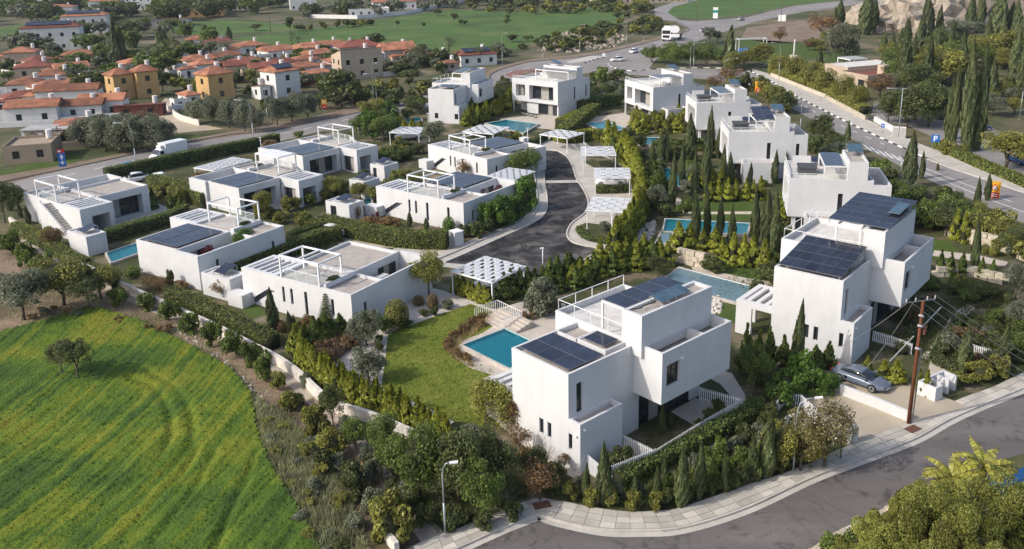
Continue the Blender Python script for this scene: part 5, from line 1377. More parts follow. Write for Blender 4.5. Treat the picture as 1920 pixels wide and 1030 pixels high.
for (a, b, c, d_) in ((-1.2, -.6, 1.2, -.6), (-1.2, 3.1, 1.6, 3.1), (1.4, -.6, 1.6, 3.1)):
    mb = MB(); n = 12
    for i in range(n + 1): x, y = a + (c - a) * i / n, b + (d_ - b) * i / n; mb.box(x - .02, y - .02, 0, x + .02, y + .02, 1.0)
    hexa(mb, (a, b, 1.0), (c - a, d_ - b, 0), (.03, .03, 0), (0, 0, .05)); mb.build('railing', M['white_metal'], sr)
for nm in ((-1.3, -1.9, 1.35, -1.75), (-1.3, 1.75, 1.35, 1.9)):
    pass
# letterbox and meter walls beside the drive
lw = empty('letterbox_wall', at(1752, 757), R(32), label='white stepped letterbox walls at the right end of the beige driveway', cat='wall')
for i, (x, y, a, b) in enumerate([(0, 0, .9, .18), (1.0, .3, .18, 1.0), (2.0, .25, .18, 1.0), (3.0, .3, .18, 1.0)]): mb = MB(); mb.box(x, y, 0, x + a, y + b, 1.25); mb.build('wall_piece', M['white'], lw)
mb = MB(); mb.box(0, 1.3, 0, 3.2, 1.48, 1.25); mb.build('wall_piece', M['white'], lw)
mb = MB(); mb.box(0, .18, 0, .18, 1.3, 1.25); mb.build('wall_piece', M['white'], lw)
lp = empty('gate_pillar', at(1597, 832), R(30), label='white gate pillar with letterbox at the pavement end of the driveway', cat='pillar')
mb = MB(); mb.box(-.35, -.2, 0, .35, .25, 1.35); mb.build('pillar', M['white'], lp); mb = MB(); mb.box(-.2, -.24, .7, .2, -.2, 1.0); mb.build('letterbox', M['alu'], lp)
for (px, py, l) in ((856, 458, 'white square gate pillar at the end of the long hedge beside the inner road'), (983, 276, 'slatted white stone pillar at the head of the inner road'), (300, 345, 'small white pillar beside the leftmost hedge corner')):
    q = empty('gate_pillar', at(px, py), R(40), label=l, cat='pillar'); mb = MB(); mb.box(-.6, -.6, 0, .6, .6, 1.6); mb.build('pillar', M['white'], q); mb = MB(); mb.box(-.65, -.65, 1.6, .65, .65, 1.68); mb.build('cap', M['white_metal'], q)
for (px, py, yaw, l) in ((1016, 951, 15, 'rusty square cover in the pavement at the bend'), (1711, 808, 30, 'rusty square cover in the pavement below the wooden pole')):
    p = at(px, py); mb = MB(); mb.box(-.55, -.35, 0, .55, .35, .02); o = mb.build('manhole_cover', M['iron'], None, loc=(p.x, p.y, .148), rot=(0, 0, R(yaw))); tag(o, l, 'manhole cover')
# pergola and planted arch on the lawn side of the front villa
def side_pergola(x, y, yaw, sc, label):
    a = House('garden_pergola', x, y, yaw, sc, label=label, cat='pergola')
    a.wall.box(.4, 8.6, 0, .62, 10.0, 2.5); a.wall.box(3.2, 9.5, 0, 3.6, 9.9, 2.5)
    open_block(a, .4, 6.69, 2.5, 4.8, 10.0, 3.0, 3, beam=.38); a.finish()
side_pergola(*o1.xy, 41, 1, 'white beamed pergola on the lawn side of the front villa, under a climber')
side_pergola(27.36, 66.07, 49.6, 1.048, 'white beamed pergola on the pool side of the villa behind the sports car')
# ------------------------------------------------------------------ LAMPS, POLES, SIGNS
def lamp(px, py, top, arm, label, both=False, r=.07, head='cobra', z=0):
    p = at(px, py, z); H = height_at(px, py, top, z); mp = m_per_px(p); a = arm * mp
    root = empty('street_lamp', p, label=label, cat='street lamp', group='street lamps')
    mb = MB()
    if head == 'cobra':
        mb.tube([(0, 0, 0), (0, 0, H * .45)], r, 8, r * .85); mb.tube([(0, 0, H * .45), (0, 0, H * .82), (a * .12, 0, H * .93), (a * .45, 0, H * .99), (a * .9, 0, H)], r * .75, 8, r * .5)
    else: mb.tube([(0, 0, 0), (0, 0, H)], r, 8, r * .7); mb.tube([(0, 0, H * .98), (a, 0, H)], r * .6, 6)
    if both: mb.tube([(0, 0, H * .98), (-a * .5, 0, H)], r * .6, 6)
    mb.build('pole', M['steel'], root, True)
    b = MB(); b.box(-.12, -.12, 0, .12, .12, .12); b.build('base', M['steel'], root)
    hd = MB(); s = 1 if a > 0 else -1; hexa(hd, (a * .88, -.09, H - .06), (s * .5, 0, .05), (0, .18, 0), (0, 0, .09)); hd.build('lamp_head', M['white_metal'], root)
    return root
for t in [(835, 1003, 868, 16, 'grey street lamp at the lower end of the foot path'), (1487, 886, 747, 34, 'grey street lamp on the near pavement in front of the rust-leaved tree'),
 (257, 318, 230, -30, 'street lamp beside the white box van'), (476, 268, 187, -26, 'street lamp at the mouth of the paved lane, left of two'), (503, 240, 157, -8, 'taller street lamp behind the lane mouth, right of two'),
 (707, 200, 138, -20, 'street lamp left of the upper villas, front one of a pair'), (701, 196, 118, 8, 'street lamp left of the upper villas, taller rear one of a pair'),
 (942, 126, 62, 7, 'street lamp on the outer curve left of the traffic island'), (1018, 115, 82, 4, 'street lamp behind the villa with two wide loggias'), (1087, 102, 46, 8, 'street lamp in front of the white rocks'), (1175, 85, 40, -4, 'street lamp beside the upper road junction'), (1207, 82, 64, -24, 'street lamp with long arm left of the white truck'),
 (1294, 130, 80, 26, 'street lamp with curved arm behind the loggia villa'), (1300, 134, 72, 3, 'straight street lamp beside the curved one behind the loggia villa'), (1357, 152, 110, 24, 'street lamp with curved arm above the narrow white villa'),
 (1460, 150, 80, -16, 'street lamp at the pavement edge below the sports ground'), (1565, 143, 122, -24, 'small street lamp by the white pavilion lawn')]: lamp(*t)
lamp(1684, 258, 165, -28, 'tall street lamp with straight arm beside the white cabinets', head='flat', both=True)
lamp(1911, 225, 172, 8, 'street lamp at the right edge above the parked blue car', head='flat')
lamp(1500, 250, 187, 5, 'thin street lamp behind the tilted roof pergola')
lamp(1688, 330, 262, 6, 'thin street lamp beside the zebra crossing')
def postlamp(px, py, top, label):
    p = at(px, py); H = height_at(px, py, top); root = empty('garden_lamp', p, label=label, cat='lamp', group='garden post lamps')
    mb = MB(); mb.tube([(0, 0, 0), (0, 0, H)], .05, 8); mb.build('pole', M['white_metal'], root, True); h = MB(); h.box(-.28, -.1, H - .03, .12, .1, H + .07); h.build('lamp_head', M['white_metal'], root)
for t in [(1018, 507, 466, 'white post lamp between the dark inner road and the conifer row'), (1147, 470, 402, 'white post lamp beside the planting island of the inner road'), (990, 288, 241, 'white post lamp at the head of the inner road'), (805, 262, 213, 'white post lamp between two slatted carports'), (492, 300, 258, 'small white lamp on the hedge by the main road'), (672, 252, 228, 'small white lamp behind the low villa by the main road'), (1098, 330, 270, 'thin white post at the carport corner')]: postlamp(*t)
for i, (px, py, top, l) in enumerate([(508, 62, 22, 'thin wooden pole in the meadow right of the cypress group'), (1307, 42, -8, 'tall dark pole at the upper junction, left one'), (1464, 42, -20, 'tall pole at the upper road near the white sign boards'), (280, 248, 198, 'dark wooden pole beside the paved lane, left one'), (302, 262, 190, 'dark wooden pole beside the paved lane, right one'), (113, 282, 236, 'short wooden pole in front of the arcaded building'), (1390, 40, -10, 'tall dark pole at the upper road beside the parked silver car')]):
    p = at(px, py); H = height_at(px, py, top); mb = MB(); mb.tube([(0, 0, 0), (0, 0, H)], .11, 7, .08); mb.box(-.8, -.05, H - .6, .8, .05, H - .5); o = mb.build('utility_pole', M['bark'], None, loc=p); tag(o, l, 'utility pole', 'far utility poles')
# the wooden pole in front
p = at(1703, 797); H = height_at(1703, 797, 566)
up = empty('utility_pole', p, label='reddish wooden utility pole with metal cross arms beside the grey sports car', cat='utility pole')
mb = MB(); mb.tube([(0, 0, 0), (0.12, .1, H)], .145, 10, .10); mb.build('pole', M['wood'], up, True)
mb = MB(); mb.tube([(.3, .1, 0), (.4, .15, H * .62)], .055, 6); mb.build('conduit', M['alu'], up)
tp = Vector((.12, .1, H))
arms = [(-1.15, .1), (1.0, .35)]
mb = MB(); mb.tube([tp + Vector((-1.3, -.1, -.08)), tp + Vector((1.05, .45, -.06))], .038, 4); mb.build('cross_arm', M['alu'], up)
mb = MB(); mb.tube([tp + Vector((.0, 0, -2.1)), tp + Vector((1.55, .5, -.7))], .038, 4); mb.build('cross_arm', M['alu'], up)
for q in (-1.2, -.5, .4, 1.0):
    mb = MB(); c = tp + Vector((q, -.1 + .23 * (q + 1.2), .02)); mb.tube([c, c + Vector((0, 0, .22))], .06, 7, .04); mb.build('insulator', M['st_g'], up)
for z in (.62, .8, .88): mb = MB(); mb.tube([(0.05, 0, H * z), (.1, .05, H * z + .12)], .2, 8); mb.build('clamp', M['alu'], up)
mb = MB(); mb.tube([tp + Vector((.3, 0, -2.5)), tp + Vector((.35, 0, -1.9))], .13, 8); mb.build('cable_box', M['iron'], up)
def wire(a, b, sag, label, r=.014):
    pts = [a.lerp(b, i / 14) - Vector((0, 0, sag * 4 * (i / 14) * (1 - i / 14))) for i in range(15)]; mb = MB(); mb.tube(pts, r, 4); tag(mb.build('power_line', M['alu'], None), label, 'power line', 'overhead power lines')
P0 = p + tp
for k, (q, e) in enumerate(((-1.2, (1860, 800)), (-.5, (1905, 800)), (.4, (1950, 790)), (1.0, (2000, 780)))):
    b = at(*e, 6.0) ; a = P0 + Vector((q, -.1 + .23 * (q + 1.2), .25)); far = a + (at(1935, 716, 3) - P0) * (1.9 + .1 * k) + Vector((k * .8, 0, 1.5)); wire(a, far, .6, f'{["leftmost", "second", "third", "rightmost"][k]} overhead wire running right from the wooden pole', .018)
for k, e in enumerate(((1575, 650), (1625, 690))):
    b = at(*e, 3.2); wire(P0 + Vector((-1.1 + k * .4, 0, -.1)), b, .25, f'{["upper", "lower"][k]} wire from the wooden pole down to the villa behind the sports car', .018)
gb = MB(); a = at(1652, 700, 0.1); gb.tube([at(1714, 630, 5.6), at(1668, 678, 3.2)], .05, 6); tag(gb.build('guy_strut', M['alu']), 'white sloping strut beside the wooden pole, over the golden conifers', 'strut')
# road signs
def sign(px, py, top, w, h, label, parts, name='road_sign', faceaz=None):
    p = at(px, py); H = height_at(px, py, top); az = math.atan2(p.x, p.y) if faceaz is None else faceaz
    root = empty(name, p, -az, label=label, cat='road sign')
    mb = MB(); mb.tube([(-w * .25, .04, 0), (-w * .25, .04, H)], .045, 6); mb.tube([(w * .25, .04, 0), (w * .25, .04, H)], .045, 6); mb.build('post', M['alu'], root)
    for k, (x0, z0, x1, z1, c, nm) in enumerate(parts):
        mb = MB(); d_ = -.02 - .006 * k; mb.box(-w / 2 + x0 * w, d_, H - h + z0 * h, -w / 2 + x1 * w, d_ + .02, H - h + z1 * h); mb.build(nm, M[c], root)
    return root, H
M['s_blue'] = mat('sign_blue', (0.02, 0.13, 0.42), 0.5); M['s_red'] = mat('sign_red', (0.50, 0.03, 0.02), 0.5); M['s_yel'] = mat('sign_yellow', (0.75, 0.38, 0.03), 0.5); M['s_wht'] = mat('sign_white', (0.8, 0.8, 0.8), 0.5); M['s_grn'] = mat('sign_green', (0.02, 0.25, 0.2), .5)
sign(119, 318, 280, 1.1, 2.9, 'tall blue road sign with white marks and a red top', [(0, 0, 1, 1, 's_blue', 'sign_board'), (0.0, .78, 1, 1, 's_red', 'sign_band'), (.12, .84, .5, .93, 's_wht', 'sign_mark'), (.3, .52, .75, .6, 's_wht', 'sign_mark'), (.42, .4, .6, .7, 's_wht', 'sign_mark'), (.2, .2, .8, .26, 's_wht', 'sign_mark'), (.45, .12, .6, .35, 's_wht', 'sign_mark')])
sign(609, 212, 187, 1.1, 1.9, 'orange and red board on a post beside the left main road', [(0, 0, 1, 1, 's_yel', 'sign_board'), (0, 0, 1, .45, 's_red', 'sign_band'), (.3, .62, .7, .85, 's_wht', 'sign_mark'), (.25, .15, .75, .22, 's_wht', 'sign_mark')])
r_, hh = sign(1422, 180, 153, 1.7, 2.4, 'orange and red board with a round symbol beside the upper right road', [(0, 0, 1, 1, 's_yel', 'sign_board'), (.1, 0, .9, .34, 's_red', 'sign_band'), (.28, .2, .72, .24, 's_wht', 'sign_mark'), (.28, .1, .72, .14, 's_wht', 'sign_mark')])
mb = MB(); mb.v = []; mb.prism([(math.cos(i * .5236) * .5, math.sin(i * .5236) * .5) for i in range(12)], 0, .01); o = mb.build('sign_ring', M['s_red'], r_); o.rotation_euler = (R(90), 0, 0); o.location = (0, -.05, hh - .8)
mb = MB(); mb.prism([(math.cos(i * .5236) * .34, math.sin(i * .5236) * .34) for i in range(12)], 0, .01); o = mb.build('sign_face', M['s_wht'], r_); o.rotation_euler = (R(90), 0, 0); o.location = (0, -.065, hh - .8)
r_, hh = sign(1863, 372, 340, 1.3, 2.3, 'yellow warning sign with a red triangle beside the right-hand road', [(0, 0, 1, 1, 's_yel', 'sign_board'), (.05, .02, .95, .34, 's_red', 'sign_band'), (.2, .22, .8, .26, 's_wht', 'sign_mark'), (.2, .1, .8, .14, 's_wht', 'sign_mark')])
for s, c, y in ((.5, 's_red', -.05), (.32, 's_wht', -.065), (.10, 'black', -.08)):
    mb = MB(); mb.prism([(-s, -s * .58), (s, -s * .58), (0, s * 1.15)], 0, .01); o = mb.build('warning_triangle', M[c], r_); o.rotation_euler = (R(90), 0, 0); o.location = (0, y, hh - .9)
r_, hh = sign(1752, 280, 253, 1.25, 1.25, 'blue parking sign with a white letter P at the car park entrance', [(0, 0, 1, 1, 's_blue', 'sign_board'), (.3, .15, .42, .85, 's_wht', 'letter_p'), (.42, .75, .68, .85, 's_wht', 'letter_p'), (.42, .45, .68, .55, 's_wht', 'letter_p'), (.62, .55, .72, .75, 's_wht', 'letter_p')], 'parking_sign')
r_, hh = sign(1264, 88, 64, 3.2, 1.0, 'white board under a white oval dish on a post beside the truck', [(0, 0, 1, 1, 's_wht', 'sign_board')], 'billboard')
mb = MB(); mb.prism([(math.cos(i * .3927) * 1.6, math.sin(i * .3927) * 1.2) for i in range(16)], 0, .12); o = mb.build('oval_board', M['s_wht'], r_); o.rotation_euler = (R(90), 0, 0); o.location = (0, 0, hh + 1.5)
sign(1341, 38, 14, 2.0, 4.6, 'tall white and green totem sign in the far right meadow', [(0, 0, 1, 1, 's_wht', 'sign_board'), (0, .5, 1, .75, 's_grn', 'sign_band')], 'totem_sign')
sign(1466, 40, 28, 3.0, 2.6, 'pair of white boards beside the upper right road', [(0, 0, 1, 1, 's_wht', 'sign_board')], 'billboard')
sign(1132, 112, 100, .9, 1.0, 'small white bollard sign on the splitter island', [(0, 0, 1, 1, 's_wht', 'sign_board')])
sign(1654, 252, 232, .6, .7, 'small round blue sign on the white ramp wall', [(0, 0, 1, 1, 's_blue', 'sign_board'), (.3, .3, .7, .6, 's_wht', 'sign_mark')])
cb = empty('utility_cabinet', at(1672, 258), R(-30), label='pair of white utility cabinets on the upper pavement', cat='cabinet')
for k in range(2): mb = MB(); mb.box(k * 1.15, 0, 0, k * 1.15 + 1.0, .6, 1.9); mb.build('cabinet_box', M['st_w'], cb); mb = MB(); mb.box(k * 1.15 + .08, -.02, .1, k * 1.15 + .92, 0, 1.8); mb.build('door', M['st_g'], cb)

# ------------------------------------------------------------------ VEHICLES
def loft(stations, nseg=14):
    """stations: (x, half width, z bottom, z top, roundness)"""
    mb = MB(); k = len(stations)
    for x, hw, zb, zt, e in stations:
        cz, hz = (zb + zt) / 2, (zt - zb) / 2
        for j in range(nseg):
            a = 2 * math.pi * (j + .5) / nseg; c, s = math.cos(a), math.sin(a)
            mb.v.append((x, hw * math.copysign(abs(c) ** e, c), cz + hz * math.copysign(abs(s) ** e, s)))
    for i in range(k - 1):
        for j in range(nseg): j2 = (j + 1) % nseg; mb.f.append((i * nseg + j, i * nseg + j2, (i + 1) * nseg + j2, (i + 1) * nseg + j)); mb.mi.append(0)
    mb.f.append(tuple(range(nseg - 1, -1, -1))); mb.mi.append(0); mb.f.append(tuple((k - 1) * nseg + j for j in range(nseg))); mb.mi.append(0)
    return mb
def wheel(root, x, y, r, w=.2):
    mb = MB(); s = 1 if y > 0 else -1; mb.tube([(x, y - w / 2, r), (x, y + w / 2, r)], r, 18); t = mb.build('wheel', M['tyre'], root)
    mb = MB(); mb.tube([(x, y + s * (w / 2), r), (x, y + s * (w / 2 + .02), r)], r * .66, 14); mb.build('rim', M['alu'], t)
    mb = MB()
    for k in range(5): a = k * 1.2566; mb.tube([(x, y + s * (w / 2 + .022), r), (x + math.cos(a) * r * .4, y + s * (w / 2 + .022), r + math.sin(a) * r * .4)], r * .1, 4)
    mb.build('spokes', M['black'], t)
def car(front, rear, kind, paint, label, cat='car', L_=None, name='parked_car', z=0):
    a, b = at(*front, z), at(*rear, z); c = (a + b) / 2; az = math.atan2(a.y - b.y, a.x - b.x)
    spec = dict(sport=4.4, suv=4.5, hatch=4.1, saloon=4.5)[kind]
    root = empty(name, (c.x, c.y, z), az, label=label, cat=cat); h = spec / 2; pm = M[paint]
    if kind == 'sport': top, belt, hw = 1.27, .82, .93; st = [(-h, .60, .42, .68, .7), (-h + .15, .82, .26, .84, .6), (-h + .7, .93, .2, .90, .5), (-.6, .91, .18, .88, .45), (.5, .90, .18, .86, .45), (h - 1.1, .92, .18, .84, .5), (h - .4, .86, .2, .68, .6), (h - .08, .66, .24, .52, .7), (h, .45, .3, .44, .8)]; gh = [(-1.55, .55, .84, .86, .7), (-1.1, .64, .82, 1.10, .6), (-.45, .66, .80, 1.26, .6), (.15, .66, .80, 1.24, .6), (.6, .66, .8, 1.08, .6), (1.15, .62, .80, .84, .7)]; rf = [(-1.0, .56, 1.08, 1.16, .5), (-.5, .57, 1.18, 1.285, .5), (.1, .56, 1.18, 1.265, .5), (.3, .54, 1.12, 1.20, .5)]; wr = .34
    elif kind == 'suv': st = [(-h, .78, .4, 1.0, .5), (-h + .15, .9, .3, 1.08, .4), (-1, .93, .25, 1.06, .35), (1, .93, .25, 1.02, .35), (h - .5, .9, .28, .96, .4), (h - .08, .8, .3, .86, .5), (h, .7, .36, .76, .6)]; gh = [(-h + .12, .7, 1.0, 1.06, .5), (-h + .45, .74, 1.0, 1.52, .45), (-.6, .75, 1.0, 1.62, .45), (.4, .74, 1.0, 1.6, .45), (1.25, .7, .98, 1.02, .5)]; rf = [(-h + .45, .62, 1.48, 1.58, .4), (-.6, .64, 1.56, 1.66, .4), (.4, .62, 1.53, 1.63, .4), (.55, .58, 1.46, 1.54, .4)]; wr = .36
    else: st = [(-h, .7, .38, .9, .5), (-h + .2, .84, .28, .98, .4), (-1, .87, .22, .94, .35), (1, .87, .22, .9, .35), (h - .5, .84, .24, .84, .4), (h - .08, .72, .28, .7, .5), (h, .6, .34, .6, .6)]; gh = [(-h + (.15 if kind == 'hatch' else .6), .62, .9, .95, .5), (-1.2, .66, .88, 1.36, .45), (-.4, .68, .88, 1.44, .45), (.3, .67, .88, 1.42, .45), (1.2, .62, .86, .9, .5)]; rf = [(-1.2, .56, 1.32, 1.4, .4), (-.4, .58, 1.39, 1.475, .4), (.3, .56, 1.36, 1.455, .4), (.42, .53, 1.3, 1.38, .4)]; wr = .32
    loft(st).build('body', pm, root, True); loft(gh).build('windows', M['glass'], root, True); loft(rf).build('roof', pm, root, True)
    yw = st[2][1] - .1
    for x in (-h + .85, h - .9):
        for y in (-yw, yw): wheel(root, x, y, wr)
    for y in (-.58, .58):
        mb = MB(); hexa(mb, (h - .34, y - .12, .52 if kind == 'sport' else .66), (.22, 0, -.06), (0, .24, 0), (0, 0, .1)); mb.build('headlight', M['alu'], root)
        mb = MB(); mb.box(-h - .015, y - .14, .68, -h + .08, y + .14, .78); mb.build('tail_light', M['s_red'], root)
        mb = MB(); s = 1 if y > 0 else -1; mb.box(.62, s * (yw - .0), .86, .8, s * (yw + .22), .98); mb.build('mirror', pm, root)
    if kind == 'sport':
        for s in (-1, 1): mb = MB(); mb.box(-.95, s * .90, .45, -.72, s * .925, .72); mb.build('air_intake', M['black'], root)
    mb = MB(); mb.box(h - .04, -.3, .28, h + .005, .3, .4); mb.build('number_plate', M['s_wht'], root)
    return root
def paint(n, c, r=.25): M[n] = mat(n, c, r, .6, metal=.0, noise=.03, nscale=1)
paint('p_grey', (.13, .155, .20)); paint('p_white', (.75, .75, .75)); paint('p_silver', (.35, .36, .38)); paint('p_blue', (.02, .08, .22)); paint('p_dark', (.03, .035, .045)); paint('p_cover', (.10, .25, .42), .7)
car((1663, 736), (1566, 702), 'sport', 'p_grey', 'grey two-seat sports car parked on the beige driveway behind the white wall', name='sports_car', z=.15)
car((1117, 347), (1172, 347), 'suv', 'p_white', 'white family car parked under the slatted carport beside the inner road')
car((905, 545), (955, 534), 'suv', 'p_white', 'white car under the front slatted carport, half hidden by the hedge')
car((598, 437), (640, 446), 'saloon', 'p_white', 'white car in the hedged bay left of the long clipped hedge')
car((1146, 116), (1170, 115), 'hatch', 'p_white', 'white hatchback on the traffic circle, left one of two', name='car')
car((1180, 102), (1196, 97), 'hatch', 'p_white', 'white car behind the left one, by the orchard trees at the junction', name='car')
car((1310, 62), (1326, 57), 'saloon', 'p_silver', 'silver car on the upper road right of the truck', name='car')
car((1397, 37), (1381, 40), 'saloon', 'p_silver', 'silver car driving away on the upper right road', name='car')
car((1895, 300), (1925, 312), 'saloon', 'p_blue', 'dark blue car at the right edge of the car park, under the olive-green tree')
car((1850, 245), (1822, 238), 'saloon', 'p_dark', 'dark blue car parked behind the broad cypress in the car park')
car((225, 325), (250, 318), 'hatch', 'p_cover', 'blue car behind the roadside hedge, left of the white van')
car((243, 343), (263, 340), 'hatch', 'p_white', 'white car between the leftmost villa and its small pillar')
# box van on the left main road
def van():
    a, b = at(287, 305), at(347, 291); c = (a + b) / 2; az = math.atan2(a.y - b.y, a.x - b.x)
    r_ = empty('box_van', (c.x, c.y, 0.013), az, label='white box van with a roof fridge unit on the left main road', cat='van')
    mb = MB(); mb.box(-3.1, -1.05, .75, 1.1, 1.05, 2.85); mb.build('cargo_box', M['p_white'], r_)
    loft([(1.15, .95, .5, 2.1, .3), (1.7, .95, .45, 2.1, .35), (2.1, .94, .42, 1.95, .4), (2.7, .92, .4, 1.25, .45), (3.2, .85, .4, 1.05, .5), (3.35, .7, .45, .85, .6)]).build('cab', M['p_white'], r_, True)
    mb = MB(); mb.face([(2.12, -.8, 1.93), (2.12, .8, 1.93), (2.70, .82, 1.28), (2.70, -.82, 1.28)]); o = mb.build('windscreen', M['glass'], r_); o.location = (.03, 0, .03)
    for s in (-1, 1): mb = MB(); mb.box(1.45, s * .955, 1.25, 2.15, s * .965, 1.8); mb.build('side_window', M['glass'], r_)
    mb = MB(); mb.box(1.15, -.6, 2.15, 1.75, .6, 2.6); mb.build('fridge_unit', M['st_w'], r_)
    for x in (-2.0, 2.4):
        for y in (-.85, .85): wheel(r_, x, y, .38, .24)
    for y in (-.6, .6): mb = MB(); mb.box(3.22, y - .15, .7, 3.34, y + .15, .85); mb.build('headlight', M['alu'], r_)
van()
def van2():
    c = at(765, 262); r_ = empty('delivery_van', (c.x, c.y, 0), R(200), label='small white van parked below the carport behind the furthest low villa', cat='van')
    loft([(-2.3, .8, .4, 1.7, .35), (-2.2, .88, .35, 1.85, .3), (0.6, .9, .35, 1.85, .3), (1.3, .88, .35, 1.35, .4), (2.2, .82, .38, 1.0, .45), (2.35, .6, .45, .8, .6)]).build('body', M['p_white'], r_, True)
    mb = MB(); mb.face([(.72, -.7, 1.8), (.72, .7, 1.8), (1.32, .74, 1.38), (1.32, -.74, 1.38)]); o = mb.build('windscreen', M['glass'], r_); o.location = (.04, 0, .04)
    for x in (-1.5, 1.5):
        for y in (-.8, .8): wheel(r_, x, y, .32)
van2()
def truck():
    a, b = at(1236, 82), at(1279, 70); c = (a + b) / 2; az = math.atan2(a.y - b.y, a.x - b.x)
    r_ = empty('truck', (c.x, c.y, .013), az, label='white truck with a high cab and empty dark flatbed on the upper road', cat='truck'); k = 1.35
    r_.scale = (k, k, k)
    mb = MB(); mb.box(1.2, -1.2, .6, 3.4, 1.2, 3.3); mb.prism([(1.2, -1.1), (1.2, 1.1), (2.9, .9), (2.9, -.9)], 3.3, 3.8); mb.build('cab', M['p_white'], r_)
    mb = MB(); mb.box(3.4, -1.05, 1.9, 3.43, 1.05, 2.8); mb.build('windscreen', M['glass'], r_)
    for s in (-1, 1): mb = MB(); mb.box(2.3, s * 1.2, 1.9, 3.2, s * 1.22, 2.7); mb.build('side_window', M['glass'], r_)
    mb = MB(); mb.box(3.4, -.9, .9, 3.43, .9, 1.6); mb.build('grille', M['black'], r_)
    mb = MB(); mb.box(-5.2, -1.15, .95, 1.2, 1.15, 1.25); mb.build('flatbed', M['grey_cover'], r_)
    for x in (-4.2, -3.1, 2.4):
        for y in (-1, 1): wheel(r_, x, y, .5, .3)
truck()
# ------------------------------------------------------------------ FURNITURE ON TERRACES
def at_frame(h, u, v): x, y = h.xf(u, v); a = h.root.rotation_euler.z; s = h.root.scale.x; return Vector((h.root.location.x + (math.cos(a) * x - math.sin(a) * y) * s, h.root.location.y + (math.sin(a) * x + math.cos(a) * y) * s, 0))
for h, l in ((VC[0], 'grey covered hot tub on the terrace of the villa with square solar pergola'), (VC[1], 'grey covered hot tub on the terrace of the villa with tilted roof pergola'), (VC[2], 'grey covered hot tub on the roof of the narrow white villa')):
    p = at_frame(h, 2.3, 4.6); r_ = empty('hot_tub', (p.x, p.y, 6.56), h.root.rotation_euler.z, label=l, cat='hot tub', group='covered hot tubs')
    mb = MB(); mb.box(-1.0, -1.0, 0, 1.0, 1.0, .75); mb.build('tub', M['grey_cover'], r_); mb = MB(); mb.box(-1.1, -1.1, .75, 1.1, 1.1, .95); mb.build('cover', M['grey_cover'], r_)
def sofa(p, z, az, label, m='st_w', cat='sofa'):
    r_ = empty('outdoor_sofa', (p.x, p.y, z), az, label=label, cat=cat); mb = MB(); mb.box(-1.2, -.4, .1, 1.2, .4, .4); mb.build('seat', M[m], r_); mb = MB(); mb.box(-1.2, .4, .1, 1.2, .6, .8); mb.build('backrest', M[m], r_)
    for x in (-1.3, 1.2): mb = MB(); mb.box(x, -.4, .1, x + .1, .6, .6); mb.build('armrest', M[m], r_)
p = at_frame(VC[3], 4.9, 4.2); sofa(p, 6.56, VC[3].root.rotation_euler.z + 1.57, 'white sofa under the roof pergola of the loggia villa')
def lounger(p, z, az, label, grp):
    r_ = empty('sun_lounger', (p.x, p.y, z), az, label=label, cat='sun lounger', group=grp)
    mb = MB(); mb.box(-.9, -.3, .25, .4, .3, .33); mb.build('seat', M['st_g'], r_); mb = MB(); hexa(mb, (.4, -.3, .27), (.6, 0, .45), (0, .6, 0), (0, 0, .06)); mb.build('backrest', M['st_g'], r_)
    for x in (-.8, .35):
        for y in (-.25, .22): mb = MB(); mb.box(x, y, 0, x + .05, y + .05, .25); mb.build('leg', M['alu'], r_)
for k, (px, py) in enumerate([(985, 217), (993, 219), (1001, 221)]): lounger(at(px, py), .02, R(240), ['leftmost', 'middle', 'rightmost'][k] + ' of three loungers on the pool terrace of the two-loggia villa', 'loungers on the upper pool terrace')
for k, (px, py) in enumerate([(608, 312), (618, 314)]): lounger(at(px, py), .02, R(200), ['left', 'right'][k] + ' lounger on the shaded patio of the low villa by the main road', 'loungers on the shaded patio')
def table(px, py, label):
    p = at(px, py); r_ = empty('garden_table', (p.x, p.y, .02), R(50), label=label, cat='table'); mb = MB(); mb.box(-.9, -.5, .7, .9, .5, .75); mb.build('table_top', M['st_g'], r_)
    for x in (-.8, .75):
        for y in (-.45, .4): mb = MB(); mb.box(x, y, 0, x + .05, y + .05, .7); mb.build('leg', M['alu'], r_)
    for k, (x, y) in enumerate([(-.5, -.9), (.3, -.9), (-.5, .9), (.3, .9)]):
        c = empty('garden_chair', (p.x + x * .64 - y * .77, p.y + x * .77 + y * .64, .02), R(50 + (0 if y > 0 else 180)), label=f'{["near left", "near right", "far left", "far right"][k]} chair at the {label}'[:90], cat='chair', group='patio chairs')
        mb = MB(); mb.box(-.22, -.22, .4, .22, .22, .45); mb.build('seat', M['st_g'], c); mb = MB(); mb.box(-.22, .2, .45, .22, .24, .9); mb.build('backrest', M['st_g'], c)
        for lx in (-.2, .17):
            for ly in (-.2, .17): mb = MB(); mb.box(lx, ly, 0, lx + .03, ly + .03, .4); mb.build('leg', M['alu'], c)
table(232, 398, 'table on the patio of the leftmost villa')
bb = empty('barbecue', at(586, 368), label='round dark barbecue in the open corner room of the low chequered-roof villa', cat='barbecue'); mb = MB(); mb.tube([(0, 0, .7), (0, 0, .9), (0, 0, 1.25)], .6, 12, .25); mb.build('kettle', M['black'], bb); mb = MB(); mb.tube([(0, 0, 0), (0, 0, .7)], .06, 6); mb.build('stand', M['black'], bb)
